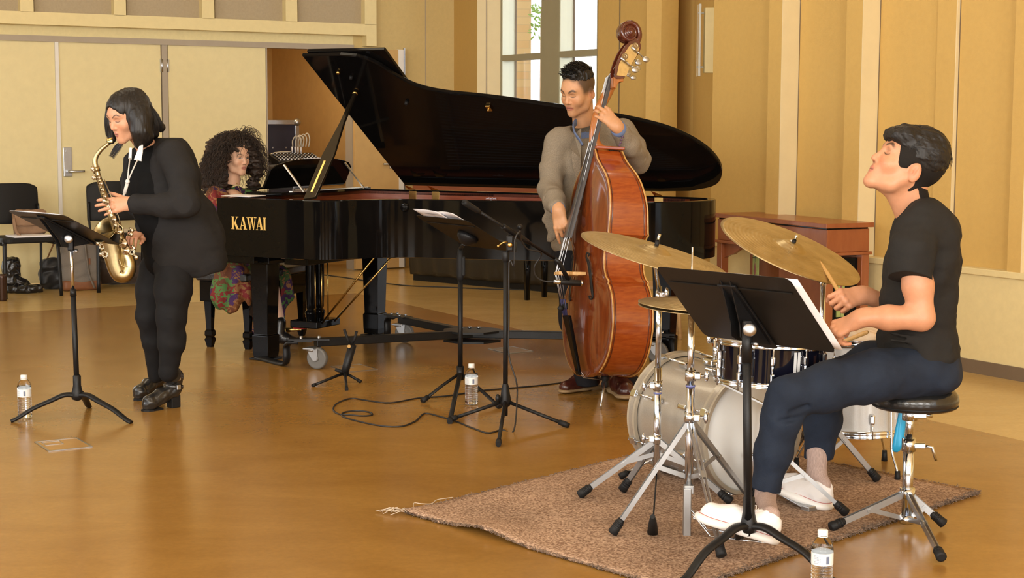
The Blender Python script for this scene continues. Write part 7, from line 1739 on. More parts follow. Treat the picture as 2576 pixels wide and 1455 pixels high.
for i,(v,a) in enumerate(((856,.010),(880,.008),(838,.007))): S.cap(P(2240,v,YD-.14), P(2390,v+14+8*i,YD-.12), .006, k=.012, op='sub' if i%2 else 'add')
S.half(P(2300,915,YD), (.05,0,-1)); 
S.cap(neck+Vector((-.004,0,.045)), neck+Vector((-.02,0,.15)), .060,.075, k=.006, op='sub')
V, Q = S.mesh()
keep = SDF  # sleeves are open below
sdf_hem = P(2288,702,5.175)
sh = qmesh('t_shirt', [(V,Q,None)], M_TEE, dr, 'plain black t-shirt', 1)
# cut the sleeve ends flat by pushing the vertices beyond the hem plane back up
def hemcut(o, c, n, r):
    c, n = Vector(c), Vector(n).normalized()
    for v in o.data.vertices:
        d = v.co-c
        if d.dot(n) > 0 and (d-n*d.dot(n)).length < r: v.co = v.co-n*d.dot(n)
hemcut(sh, P(2288,700,5.175), P(2288,720,5.17)-P(2292,680,5.19), .09); hemcut(sh, P(2286,705,5.62), P(2286,720,5.62)-P(2289,680,5.61), .08)
# jeans
M_JEAN = mat('dark_blue_denim', (0.0125,0.019,0.034), 0.82, var=.2, vscale=14, spec=.25, bump=.15, bscale=260)
S = SDF(*bbox([P(2320,880,YD-.2),P(2320,880,YD+.25),hipn,knn,ann,knf,anf],.13), .0065)
S.ell(P(2325,915,YD+.02), (.118,.175,.095), k=.03); S.ell(P(2345,948,YD+.0), (.085,.16,.055), k=.04)
S.chain([P(2310,934,YD-.085),P(2200,946,5.24),P(2080,974,5.20),P(1985,998,5.17)], [.090,.084,.078,.066], .03)
S.chain([P(1985,998,5.17),P(1968,1050,5.17),P(1945,1140,5.18),P(1926,1228,5.19)], [.068,.066,.057,.051], .03)
S.chain([P(2310,935,YD+.11),P(2200,925,5.62),P(2085,960,5.70)], [.098,.090,.066], .03); S.chain([P(2085,960,5.70),P(2070,1060,5.70),P(2057,1155,5.70)], [.066,.062,.052], .03)
S.noise(.0026,.14,31,(1.2,1,1)); S.noise(.0008,.05,33)
for a,b,r_ in (((1990,1040),(2030,1022),.008),((1965,1060),(2020,1050),.007),((2180,935),(2250,985),.006),((2230,900),(2290,960),.006),((2200,890),(2225,935),.006)): S.cap(P(*a,5.10), P(*b,5.12), r_, k=.014, op='sub')
S.half(P(1926,1234,5.19), P(1922,1250,5.19)-P(1932,1215,5.19)) if False else None
V, Q = S.mesh(); jn = qmesh('jeans', [(V,Q,None)], M_JEAN, dr, 'dark blue jeans', 1)
hemcut(jn, P(1926,1232,5.19), P(1920,1255,5.19)-P(1930,1210,5.19), .08); hemcut(jn, P(2057,1153,5.70), (0,0,-1), .08)
m_ = MB()
def seam(pts, y_): return [P(u,v,y_) for u,v in pts]
for pts, yy in (([(2385,935),(2330,985),(2290,935),(2345,905)],5.185),): m_.tube(cr([tuple(p) for p in seam(pts,yy)],4), .0013, 5)
# socks, shoes
M_SOCK = mat('beige_rib_sock', (0.40,0.29,0.25), 0.95, var=.22, vscale=260, stretch=(1,1,.03), bump=.4, bscale=200)
nt, nh = P(1752,1296,5.22), P(1950,1366,5.20); nh = F(1952,1368,.062) ; nt = P(1748,1306,nh.y-.0)
for tag_, (toe, heel, ank, top_) in {'n':(nt,nh,P(1922,1290,5.20),P(1928,1215,5.19)), 'f':(P(1925,1221,5.78),P(2086,1284,5.60),P(2052,1238,5.63),P(2056,1140,5.68))}.items():
    o, lp = shoe(dr, toe, heel, (0,0,1))
    S = SDF(*bbox([ank,top_,heel.lerp(toe,.3)],.07), .004); S.chain([lp(0,.055,.045), lp(0,.048,.085), ank.lerp(top_,.5), top_], [.027,.028,.033,.040], .015); S.cap(lp(0,.06,.05), lp(0,.12,.05), .026,.022, k=.02)
    sdf_obj('sock', S, M_SOCK, dr, 'beige ribbed sock')
# ------------------------------------------------------------------ bassist
YB = 8.27
bp_ = thing('person', 'man in a grey blazer and blue shirt plucking the double bass, eyes closed', 'person', F(1470,985))
fwb = Vector((-.66,-.70,-.36)); Rh = frame(fwb, (.10,0,1)); ch = P(1455,229,YB-.05); SKB = (0.52,0.27,0.135)
def fadeb(x,y,z):
    side_ = sstep(.030,.060,np.abs(x))*sstep(.058,.030,y-.25*np.maximum(z-.02,0))*sstep(-.020,.015,z); back_ = sstep(-.015,-.045,y)*sstep(-.10,-.06,z); top_ = sstep(.060,.090,z)
    rec = sstep(.078,.062,y)
    m_ = np.clip(np.maximum(np.maximum(side_*.88,back_*.85),top_*rec),0,1); return m_, (0.03,0.020,0.014)
neck = P(1470,345,YB+.03)
H = head(Rh, ch, .98, SKB, neck, .054, hairmask=fadeb, eyes='closed', smile=.9, squint=1.0, stub=.22, jaw=1.06, lips=(0.33,0.105,0.075), nose=1.25, brow_w=1.5)
# right arm (image left) reaching down to the strings
sr, er, wr = P(1402,375,YB+.0), P(1378,482,YB-.14), P(1405,528,7.86)
Rr = frm(P(1412,572,7.84)-wr, Vector((-.35,-.88,.1)))
HR = hand(Rr, wr, s=1, fingers=[(2,14,18,10),(0,34,48,22),(-3,46,60,30),(-8,50,60,30)], thumb=(22,22,15), skin=SKB, scale=.98, extra=[(wr,wr.lerp(er,.5),.026,.034,None)])
# left arm raised, hand round the neck of the bass
sl, el, wl_ = P(1572,345,YB+.04), P(1606,405,YB-.12), P(1552,318,7.88)
Rl = frm(P(1512,278,7.885)-wl_, Vector((.28,-.93,.22)))
HL = hand(Rl, wl_, s=1, fingers=[(6,22,58,40),(1,22,58,42),(-4,24,58,42),(-12,26,58,42)], thumb=(42,50,10), skin=SKB, scale=1.0, extra=[(wl_,wl_.lerp(el,.5),.027,.034,None)])
S = SDF(*bbox([P(1475,360,YB),P(1475,640,YB)],.24), .010); S.cap(P(1475,385,YB+.03),P(1475,620,YB+.03),.09,.10)
hp = P(1470,640,YB+.02)
legs = [[P(1447,650,YB),P(1445,800,YB-.02),P(1478,975,8.10)],[P(1500,650,YB+.03),P(1540,800,YB),P(1583,975,8.02)]]
for L_ in legs: 
    S2 = None
TV = S.mesh(); parts = []
for L_ in legs:
    S2 = SDF(*bbox(L_,.11), .010); limb(S2, [L_[0],L_[1],L_[1].lerp(L_[2],.8)], [.07,.05,.030]); a_, b_ = S2.mesh(); parts.append((a_,b_,np.tile(np.array(SKB),(len(a_),1))))
qmesh('body', [(H[0],H[1],H[2]),(HR[0],HR[1],HR[2]),(HL[0],HL[1],HL[2]),(TV[0],TV[1],np.tile(np.array(SKB),(len(TV[0]),1)))]+parts, M_SKIN, bp_, smooth=0)
S = SDF((-.1,-.125,.0),(.1,.12,.17), .003); S.ell((0,-.018,.062), (.078,.088,.074)); S.cap((-.030,.040,.100),(.030,.040,.100), .020, k=.02); S.cap((-.03,.0,.118),(.03,.0,.118), .020, k=.02)
S.ell((0,.0,.006), (.2,.3,.062), k=.01, op='sub'); S.ell((0,.125,.055), (.10,.070,.060), k=.01, op='sub'); S.noise(.0022,.022,15)
local_sdf_obj('hair', S, Rh, ch, M_HAIR, bp_, 'short spiky black hair, shaved at the sides', scale=.98)
rg = random.Random(4); locks = []
for i in range(380):
    x = rg.uniform(-.058,.058); y = rg.uniform(-.085,.066); zz = 1-(x/.078)**2-((y+.018)/.092)**2
    if zz < .12: continue
    p = Vector((x,y,.062+.074*math.sqrt(zz))); d = Vector((x*4+rg.uniform(-.3,.3), .55+rg.uniform(-.4,.3), .8)).normalized()
    L_ = rg.uniform(.018,.034); pts = [p-d*.006, p+d*L_*.5, p+d*L_*.8+Vector((0,.005,0)), p+d*L_+Vector((0,.008,-.003))]; locks.append(([ch+Rh@(q*.98) for q in pts], .0026))
strands('hair_spikes', locks, M_HAIR, bp_, kind='stuff')
# ring
m_ = MB(); c_ = wl_+Rl@Vector((-.012,.108,-.001)); m_.lathe([(.0100,-.002),(.0112,-.002),(.0112,.002),(.0100,.002)], c_, Rl@Vector((0,.9,-.4)), 20); m_.build('ring', M_BRASS, bp_, 'gold ring')
# shirt
M_SHIRT = mat('blue_chambray', (0.11,0.15,0.27), 0.8, var=.12, vscale=200, bump=.2, bscale=400)
S = SDF(*bbox([P(1470,330,YB),P(1470,600,YB)],.22), .006); S.ell(P(1475,430,YB+.01),(.13,.100,.20)); S.cap(P(1475,430,YB+.02),P(1470,600,YB+.02),.10,.11,k=.04); S.cap(P(1470,350,YB+.02), P(1472,375,YB+.03), .066,.075, k=.03)
vo = P(1478,370,YB-.14); S.cap(P(1466,318,YB-.07), P(1486,398,YB-.15), .045,.022, k=.006, op='sub'); S.cap(neck+Vector((0,0,.03)), neck+Vector((-.01,-.02,.12)), .057,.062, k=.006, op='sub'); S.noise(.002,.08,3)
sdf_obj('shirt', S, M_SHIRT, bp_, 'blue chambray shirt with open collar')
for pts in (((1458,300,0.0),(1444,314,-.07),(1446,334,-.115),(1458,352,-.135),(1466,366,-.14)),((1484,304,0.0),(1494,320,-.06),(1494,340,-.10),(1486,356,-.125))):
    m_ = MB(); m_.tube(cr([tuple(P(u,v,YB+dy)) for u,v,dy in pts],5), .019, 8, ell=(1,.30)); m_.build('collar', M_SHIRT, bp_, 'blue shirt collar')
for W_o, H_p, Rr_ in ((wr,er,.034),(wl_,el,.036)):
    d = (H_p-W_o).normalized(); m_ = MB(); m_.lathe([(Rr_-.003,.004),(Rr_+.002,.002),(Rr_+.004,.05)], W_o+d*.008, d, 24); m_.build('cuff', M_SHIRT, bp_, 'blue shirt cuff', solid=.003)
# blazer
M_BLAZ = mat('grey_tweed', (0.225,0.185,0.135), 0.9, var=.42, vscale=420, bump=.35, bscale=500)
S = SDF(*bbox([P(1385,330,YB-.2),P(1600,640,YB+.2),P(1340,480,YB),er,el,wr,wl_,P(1380,640,YB)],.10), .0065)
S.ell(P(1486,420,YB+.02),(.205,.135,.17)); S.ell(P(1478,520,YB+.02),(.185,.14,.17), k=.05); S.cap(P(1412,352,YB+.03), P(1560,338,YB+.05), .070,.072, k=.05); S.ell(P(1478,610,YB+.03),(.195,.15,.10), k=.05)
# hanging front panel with its corner
S.chain([P(1402,520,YB-.10),P(1394,565,YB-.11),P(1386,608,YB-.11)], [.062,.042,.012], .02, flat=((0,1,0),.35))
# open front
A1 = P(1462,338,YB-.16); S.cap(P(1470,330,YB-.10), P(1468,470,YB-.20), .05,.026, k=.006, op='sub'); S.cap(P(1468,470,YB-.20), P(1445,660,YB-.20), .022,.06, k=.01, op='sub')
S.cap(neck+Vector((0,-.02,.03)), neck+Vector((0,-.06,.14)), .07,.085, k=.006, op='sub')
S.chain([P(1406,362,YB+.01),P(1392,420,YB-.05),P(1384,478,YB-.13),P(1394,505,7.98),wr.lerp(er,.14)], [.080,.064,.060,.053,.046], .025)
S.chain([P(1566,338,YB+.03),P(1592,372,YB-.05),P(1606,405,YB-.13),P(1585,368,7.98),wl_.lerp(el,.16)], [.078,.066,.062,.054,.045], .022)
S.noise(.0032,.12,41,(1,1,1.3))
for (a,b,Y_) in (((1366,466),(1404,474),8.02),((1362,484),(1402,488),8.0),((1368,500),(1406,500),7.96),((1580,395),(1622,398),8.05),((1575,380),(1608,376),7.98)): S.cap(P(*a,Y_), P(*b,Y_), .004, k=.014, op='sub')
S.half(P(1478,640,YB), (0,0,-1))
bz_ = sdf_obj('blazer', S, M_BLAZ, bp_, 'grey tweed blazer')
m_ = MB()   # lapel
yl = YB-.135
for pts in ([(1462,322),(1444,340),(1433,372),(1440,380),(1437,395),(1452,470),(1458,470),(1461,400)],):
    m_.add([P(u,v,yl+(.05 if v<345 else .0)-.012*(v>345)) for u,v in pts], [tuple(range(len(pts)))], False)
m_.build('lapel', M_BLAZ, bz_, solid=.006)
m_ = MB()
for k in range(4): c_ = P(1566-2.5*k,345+7*k,7.885); m_.ball(c_, (.006,.004,.006), 10)
m_.build('sleeve_buttons', mat('purple_thread',(0.10,0.05,0.10),0.5), bz_)
M_TROU = mat('black_trousers', (0.010,0.010,0.013), 0.85, spec=.2)
S = SDF(*bbox(legs[0]+legs[1]+[hp],.14), .008); S.ell(hp,(.16,.12,.12))
for L_ in legs: S.chain(L_, [.095,.075,.052], .04)
S.noise(.003,.12,51); S.half(P(1500,972,8.1),(0,0,-1)); sdf_obj('trousers', S, M_TROU, bp_, 'dark trousers')
M_OXB = mat('oxblood_leather', (0.060,0.014,0.010), 0.28, coat=.25, var=.3); M_OXS = mat('tan_sole', (0.30,0.20,0.10), 0.6)
shoe(bp_, F(1411,992,.0), F(1502,990,.0)+Vector((.015,.16,0)), (0,0,1), 'oxford', label='oxblood leather shoe', mats=(M_OXB,M_OXS))
shoe(bp_, F(1578,1010,.0), F(1548,985,.0)+Vector((.0,.09,0)), (0,0,1), 'oxford', label='oxblood leather shoe', mats=(M_OXB,M_OXS))
# ------------------------------------------------------------------ alto saxophone
M_SAX = mat('antique_brass_lacquer', (0.40,0.32,0.17), 0.30, 1.0, var=.22, vscale=18)
M_SAXK = mat('nickel_brass_keys', (0.50,0.42,0.30), 0.22, 1.0, var=.15, vscale=30)
YX = 7.42
sx = thing('saxophone', 'antique brass tenor-shaped alto saxophone held and played by the leaning woman', 'saxophone', P(290,560,YX))
sx['label'] = 'antique brass saxophone played by the woman leaning forward'
def X(u, v, dy=0.0): return P(u,v,YX+dy)
m_ = MB(); path = cr([tuple(X(*p)) for p in ((281,353),(272,362),(256,375),(243,392),(239,408),(242,424))],5)
m_.tube(path, [.0075+.0055*(i/(len(path)-1)) for i in range(len(path))], 18); m_.tube([X(241,420), X(244,432)], [.0165,.0165], 18); neck_o = m_.build('neck_pipe', M_SAX, sx)
m_ = MB(); m_.tube([X(286,349), X(279,353), X(273,360)], [.0085,.0125,.0115], 14); m_.build('mouthpiece', M_RUBBER, sx, 'black mouthpiece')
m_ = MB(); m_.tube([X(283,347,-.012), X(274,352,-.014), X(267,351,-.012)], [.004,.006,.003], 8); m_.box(X(277,355,-.013),(.022,.006,.012)); m_.build('ligature', M_BRASS, sx, 'gold ligature')
body = cr([tuple(X(*p)) for p in ((243,428),(262,490),(286,555),(308,615),(322,650),(326,672),(318,690),(303,690),(294,672),(288,645),(280,612),(272,585))],6)
def rad(i):
    t = i/(len(body)-1); return np.interp(t, [0,.28,.36,.50,.60,.72,.84,.93,1.0], [.0125,.026,.031,.036,.042,.048,.053,.062,.078])
m_ = MB(); m_.tube(body, [float(rad(i))*.92 for i in range(len(body))], 28, caps=False); m_.build('body_tube', M_SAX, sx)
bd_ = Vector(body[-1]); bdir = Vector((-.42,-.70,.58)).normalized(); 
prof = [(.066,-.03),(.070,.0),(.078,.02),(.088,.034),(.094,.040),(.095,.043),(.090,.041),(.080,.026),(.064,.0),(.055,-.03),(.048,-.06)]
m_ = MB(); m_.lathe([(a*.74,b) for a,b in prof], X(278,590,-.01), bdir, 48); m_.build('bell', M_SAX, sx, 'flared bell opening up and forward')
m_ = MB(); m_.tube([X(252,455,-.022), X(275,520,-.028), X(300,590,-.036), X(318,640,-.04)], .0028, 8); m_.tube([X(262,452,.01), X(290,520,.005), X(312,590,-.01)], .0028, 8); m_.build('key_rods', M_SAXK, sx)
for i, (u, v, r, dz_) in enumerate(((247,447,.012,-.03),(252,462,.013,-.032),(257,478,.013,-.034),(262,494,.014,-.036),(268,508,.014,-.036),(285,552,.017,-.04),(291,567,.019,-.045),(298,583,.020,-.048),(309,612,.022,-.046),(316,630,.022,-.046))):
    m_ = MB(); a_ = Vector((-.25,-.95,.15)).normalized(); m_.lathe([(0,.008),(r*.3,.008),(r*.35,.004),(r*.9,.003),(r,.0),(r,-.004),(0,-.004)], X(u,v,dz_), a_, 20); m_.build('key_cup', M_SAXK, sx)
for i, (a, b) in enumerate((((238,436),(233,425)),((243,452),(236,447)),((322,592),(330,590)),((330,618),(337,625)),((335,640),(343,648)),((252,600),(246,612)),((262,632),(254,640)),((270,510),(262,506)),((325,574),(332,580)))):
    m_ = MB(); m_.tube([X(*a,-.03), X((a[0]+b[0])/2,(a[1]+b[1])/2-2,-.04), X(*b,-.035)], [.004,.005,.004], 8); m_.ball(X(*b,-.036), (.010,.006,.012), 12); m_.build('side_key', M_SAXK, sx)
for u, v, r in ((256,620,.013),(264,641,.014),(332,634,.013)):
    m_ = MB(); m_.tube([X(u+r*500*math.cos(a),v+r*600*math.sin(a),-.045) for a in [PI*2*k/14 for k in range(14)]], .0022, 6, closed=True); m_.tube([X(u+r*330*math.cos(a),v+r*400*math.sin(a),-.045) for a in [PI*2*k/14 for k in range(14)]], .0022, 6, closed=True); m_.build('key_guard', M_SAXK, sx)
m_ = MB(); m_.tube([X(u,v,-.052) for u,v in cr([(300,566),(308,572),(308,584),(299,588),(292,582),(292,571)],3,closed=True)], .0032, 6, closed=True); m_.build('brace_ring', M_SAX, sx)
m_ = MB(); pts_ = [X(313,676,-.052), X(322,690,-.02)]; 
m_.tube(cr([tuple(X(*p,-.05)) for p in ((300,652),(306,668),(318,672))],4), .0025, 6); m_.build('bow_guard', M_SAX, sx)
# ------------------------------------------------------------------ saxophonist
YS = 7.66
sp2 = thing('person', 'woman with black bobbed hair in a black blazer bending forward over the saxophone', 'person', F(400,1020))
fws = Vector((-.60,-.66,-.33)); Rh = frame(fws, (.0,.0,1)); ch = P(322,291,YS-.06); SKS = (0.62,0.32,0.19)
neck = P(375,380,YS+.02)
H = head(Rh, ch, .98, SKS, neck, .046, eyes='closed', pucker=1.0, squint=1.0, jaw=1.02, lips=(0.42,0.13,0.10), brow_w=.9)
wn = P(332,512,YX+.01); en = P(466,515,YX-.02); sn_ = P(445,395,YS-.12)
Rn = frm(P(270,519,YX-.02)-wn, Vector((.30,-.93,.25)))
HN = hand(Rn, wn, s=1, fingers=[(9,12,22,14),(4,14,22,14),(-1,16,24,14),(-7,16,26,14)], thumb=(40,22,10), skin=SKS, scale=.95, h=.0026, extra=[(wn,wn.lerp(en,.5),.024,.032,None)])
wf = P(358,594,YX+.22); Rf = frm(P(332,586,YX+.12)-wf, Vector((0,-.3,1)))
HF = hand(Rf, wf, s=-1, fingers=[(4,40,45,25)]*4, thumb=(30,20,20), skin=SKS, scale=.93, h=.0032)
SKv = np.array(SKS); parts = []
S = SDF(*bbox([P(390,400,YS),P(440,620,YS)],.2), .010); S.chain([P(388,400,YS+.03),P(425,500,YS+.02),P(432,620,YS+.03)], [.07,.09,.10], .03); a_, b_ = S.mesh(); parts.append((a_,b_,np.tile(SKv,(len(a_),1))))
hp = P(432,640,YS+.03); lgn = [P(440,660,YS-.05),P(432,790,YS-.10),P(424,945,YS-.07)]; lgf = [P(412,660,YS+.10),P(380,790,YS+.06),P(393,945,YS+.16)]
for L_ in (lgn,lgf):
    S = SDF(*bbox(L_,.11), .010); limb(S, L_, [.06,.045,.03]); a_, b_ = S.mesh(); parts.append((a_,b_,np.tile(SKv,(len(a_),1))))
qmesh('body', [(H[0],H[1],H[2]),(HN[0],HN[1],HN[2]),(HF[0],HF[1],HF[2])]+parts, M_SKIN, sp2, smooth=0)
# bob of straight hair
M_HAIRS = hair_mat('straight_black_hair', (0.009,0.007,0.006), .42, (260,260,5), .5, .0, .3)
S = SDF(*bbox([P(262,225,YS-.2),P(420,395,YS+.2)],.05), .0045)
cW = lambda p: tuple(ch+Rh@(Vector(p)*.98))
S.ell(cW((.0,-.008,.044)), (.081,.100,.083), np.array(Rh)); S.ell(cW((0,-.022,.0)), (.080,.074,.085), np.array(Rh), k=.03)
S.chain([P(352,280,YS-.10),P(352,330,YS-.12),P(350,362,YS-.11)], [.045,.042,.026], .02)
S.chain([P(352,268,YS-.02),P(378,300,YS-.04),P(404,320,YS-.03)], [.055,.038,.024], .03); S.chain([P(340,250,YS-.06),P(352,300,YS-.10),P(366,345,YS-.10)], [.05,.05,.04], .03)
S.chain([P(304,268,YS+.05),P(288,310,YS+.05),P(281,352,YS+.05)], [.036,.030,.020], .03); S.chain([P(370,300,YS+.06),P(385,335,YS+.05)], [.045,.03], .03)
# face opening
S.ell(cW((.0,.085,-.016)), (.058,.050,.086), np.array(Rh), k=.008, op='sub'); S.ell(cW((-.02,.10,-.05)), (.07,.05,.08), np.array(Rh), k=.008, op='sub'); S.cap(P(296,352,YS-.30), P(310,352,YS-.02), .030, k=.006, op='sub')
S.noise(.0018,.03,61,(1.3,1.3,.25))
sdf_obj('hair', S, M_HAIRS, sp2, 'straight black bob falling forward')
rg = random.Random(12); locks = []
crown = ch+Rh@Vector((0,-.02,.145))
for i in range(520):
    t = rg.random(); 
    a = rg.uniform(-1,1)
    if i%5 == 0: pts = [(305-12*t,236+6*t),(276-4*t,258),(266+3*t,300),(268+6*t,340+10*t)]; yy = YS+.10
    elif i%5 == 4 and i%2: pts = [(330,330),(312,352),(292+12*t,366+6*t),(276+10*t,392+8*t)]; yy = YS+.03
    else:
        ex_ = rg.random(); pts = [(322+24*ex_,232+3*rg.random()),(338+46*ex_,252+22*ex_),(346+58*ex_,300+4*ex_),(338+70*ex_**.8,358-34*ex_+8*rg.random())]; yy = YS-.105+.05*ex_
    j = rg.uniform(-3,3); q = [P(u+j,v+rg.uniform(-1,1),yy+(.03 if k == 0 else 0)-.012*(k in (1,2))) for k,(u,v) in enumerate(pts)]
    locks.append(([Vector(p) for p in cr([tuple(p) for p in q],4)], .0016))
strands('hair_strands', locks, M_HAIRS, sp2, n=3, kind='stuff')
# black top, strap, collar
M_BLK = mat('black_wool_blend', (0.0175,0.0165,0.0165), 0.85, spec=.2, var=.1, bump=.15, bscale=250)
M_TOP = mat('black_knit_top', (0.0035,0.0035,0.0037), 0.8, spec=.15)
S = SDF(*bbox([P(350,395,YS),P(440,640,YS)],.19), .008); S.chain([P(385,405,YS+.0),P(392,480,YS-.0),P(408,560,YS+.0),P(425,640,YS+.02)], [.075,.105,.11,.125], .04); S.cap(P(350,420,YS),P(360,520,YS),.06,k=.03); S.noise(.002,.1,4); sdf_obj('top', S, M_TOP, sp2, 'black round-neck top')
m_ = MB(); m_.add([P(357,362,YS-.135), P(349,400,YS-.15), P(355,404,YS-.155), P(359,385,YS-.15), P(360,362,YS-.13)], [(0,1,2,3,4)], False); m_.add([P(326,372,YS-.10), P(323,400,YS-.115), P(331,402,YS-.115), P(332,372,YS-.10)], [(0,1,2,3)], False)
m_.add([P(352,364,YS-.13), P(337,402,YS-.15), P(356,406,YS-.155), P(359,364,YS-.13)], [(0,1,2,3)], False); m_.build('collar', mat('white_cotton',(0.74,0.74,0.74),0.8), sp2, 'white collar', solid=.004)
st = thing('neck_strap', 'white neck strap running from the collar of the woman to the saxophone', 'neck strap', P(322,440,YS-.2))
M_STR = mat('white_webbing', (0.66,0.64,0.61), 0.7, bump=.2, bscale=300)
m_ = MB(); m_.tube([P(327,398,YS-.13), P(323,430,YS-.17), P(321,455,YS-.19)], .0034, 8); m_.tube([P(346,402,YS-.16), P(333,430,YS-.18), P(322,456,YS-.19)], .0034, 8); m_.build('cords', M_STR, st)
m_ = MB(); m_.ball(P(321,457,YS-.19), (.011,.011,.012), 14); m_.build('slider', M_SOLEW, st)
m_ = MB(); m_.tube([P(320,462,YS-.19), P(313,487,YS-.19)], [.0085,.0085], 8, ell=(1,.4)); m_.tube([P(313,487,YS-.19), P(300,520,YX+.03), P(292,540,YX+.03)], [.006,.005,.004], 8); m_.build('webbing', M_STR, st)
# blazer: bulky cape-like back with a curved tail
S = SDF(*bbox([P(300,380,YS-.2),P(580,700,YS+.2),P(300,380,YS+.25),en,wn],.06), .0065)
S.ell(P(432,425,YS+.05),(.105,.185,.125), k=.04); S.ell(P(436,500,YS+.04),(.120,.175,.15), k=.05); S.ell(P(450,575,YS+.04),(.135,.170,.15), k=.05)
S.chain([P(478,550,YS+.04),P(500,610,YS+.03),P(523,655,YS+.02)], [.130,.120,.085], .05, flat=((0,1,0),1.25)); S.chain([P(440,590,YS+.02),P(455,640,YS),P(515,668,YS)], [.14,.14,.09], .05)
S.cap(P(400,376,YS+.08), P(428,396,YS-.08), .058,.064, k=.04); S.cap(P(440,378,YS+.05), P(470,440,YS+.05), .07, k=.04)
S.chain([P(352,400,YS+.10),P(335,450,YS+.14),P(345,520,YS+.16),P(350,580,YX+.21)], [.06,.055,.05,.042], .025); S.chain([P(330,405,YS+.06),P(322,470,YS+.06),P(333,545,YS+.05),P(352,600,YS+.04)], [.035,.032,.03,.02], .02)
S.cap(P(352,400,YS-.22), P(365,520,YS-.22), .045,.050, k=.01, op='sub'); S.cap(P(340,560,YS-.25), P(405,665,YS-.22), .07,.06, k=.01, op='sub')
S.chain([P(u,v,YS) for u,v in ((262,560),(290,592),(314,640),(358,697),(425,740),(500,757),(585,740))], [.12]*7, .006, op='sub', flat=((0,1,0),2.6)); S.cap(P(640,640,YS),P(640,760,YS), .115, k=.006, op='sub', flat=((0,1,0),2.6))
S.chain([P(434,392,YS-.10),P(458,440,YS-.16),P(468,512,YX-.02),P(420,518,YX-.01),wn.lerp(en,.10)], [.076,.070,.064,.057,.046], .022)
S.noise(.0030,.15,71,(1,1,1.2)); S.noise(.0009,.05,72)
for a,b in (((432,470),(452,500)),((424,484),(448,500)),((400,536),(448,548)),((380,534),(420,546)),((470,560),(500,640)),((420,570),(450,640)),((470,420),(480,470))): S.cap(P(*a,YX-.10), P(*b,YX-.09), .007, k=.022, op='sub')
S.half(P(560,650,YS), (.95,0,.55)) if False else None
jk = sdf_obj('blazer', S, M_BLK, sp2, 'black open blazer with a long rounded tail')
# watch
m_ = MB(); d = (wn-en).normalized(); c_ = wn+d*-.012; m_.lathe([(.028,-.008),(.030,-.008),(.030,.008),(.028,.008)], c_, d, 24); m_.lathe([(0,.004),(.014,.004),(.015,.0),(.015,-.004)], c_+Vector((.004,-.031,-.002)), Vector((.1,-1,.1)), 20); m_.build('wristwatch', M_SOLEW, sp2, 'pale wristwatch')
# trousers and boots
M_LEG = mat('black_skinny_trousers', (0.0095,0.0092,0.0098), 0.8, spec=.2)
S = SDF(*bbox(lgn+lgf+[hp],.15), .007); S.ell(P(432,650,YS+.02),(.105,.14,.11)); S.chain([P(440,680,YS-.06),P(436,730,YS-.09),P(430,795,YS-.10),P(432,860,YS-.09),P(424,940,YS-.07)], [.090,.086,.068,.062,.045], .03)
S.chain([P(400,680,YS+.08),P(388,730,YS+.07),P(376,795,YS+.06),P(388,860,YS+.10),P(394,942,YS+.16)], [.095,.084,.062,.056,.043], .03); S.noise(.0022,.09,81,(1,1,1.6))
for v in (778,792,806): S.cap(P(405,v,YS-.18), P(462,v+6,YS-.18), .004, k=.012, op='sub'); S.cap(P(340,v-4,YS-.02), P(395,v,YS-.02), .004, k=.012, op='sub')
sdf_obj('trousers', S, M_LEG, sp2, 'black skinny trousers')
M_BOOT = mat('black_boot_leather', (0.016,0.015,0.014), 0.30, coat=.25, var=.3, vscale=8)
def boot(toe, heel, ank, lab):
    toe, heel = Vector(toe), Vector(heel); y = (toe-heel); y.z = 0; L = y.length; y.normalize(); R = frm(y, (0,0,1)); c = heel
    S = SDF((-.06,-.06,-.01),(.06,L+.02,.27), .0032)
    S.chain([(0,.028,.085),(0,.09,.062),(0,.15,.036),(0,L-.035,.024)], [.036,.034,.036,.024], .025); S.chain([(0,.022,.09),(0,.016,.15),tuple(loc(ank,R,c))], [.040,.043,.046], .02); S.half((0,0,.006),(0,0,-1)); S.noise(.0015,.05,5)
    ol, orr = .048, .05; S.half(tuple(loc(ank,R,c)), (0,0,1))
    o = local_sdf_obj('boot', S, R, c, M_BOOT, sp2, lab)
    def w(x,y_,z): return c+R@Vector((x,y_,z))
    m_ = MB(); m_.prism([(-.022,-.002),(.022,-.002),(.026,.05),(-.026,.05)], w(0,-.005,.0), R@Vector((1,0,0)), R@Vector((0,1,0)), (0,0,1), .062); m_.build('heel', M_RUBBER, o, bevel=.004)
    m_ = MB(); m_.prism([(-.022,.09),(.022,.09),(.034,.15),(.030,L-.02),(.012,L),(-.012,L),(-.030,L-.02),(-.034,.15)], w(0,0,0), R@Vector((1,0,0)), R@Vector((0,1,0)), (0,0,1), .008); m_.build('sole', M_RUBBER, o)
    for z, r_ in ((.150,.0475),(.105,.0455)):
        m_ = MB(); m_.lathe([(r_,-.009),(r_+.003,-.008),(r_+.003,.008),(r_,.009)], w(0,.020,z), R@Vector((0,-.15,1)), 28); b_ = m_.build('strap', M_BOOT, o); m_ = MB(); side_ = -1 if (R@Vector((1,0,0))).y > 0 else 1; m_.box(w(side_*(r_+.004),.020,z), (.006,.022,.024), R, .002); m_.build('buckle', M_STEEL, b_)
boot(F(358,1036), F(446,1024), P(425,932,YS-.08), 'black ankle boot with straps and buckles'); boot(F(340,1009), F(405,995), P(395,940,YS+.15), 'black ankle boot with straps and buckles')
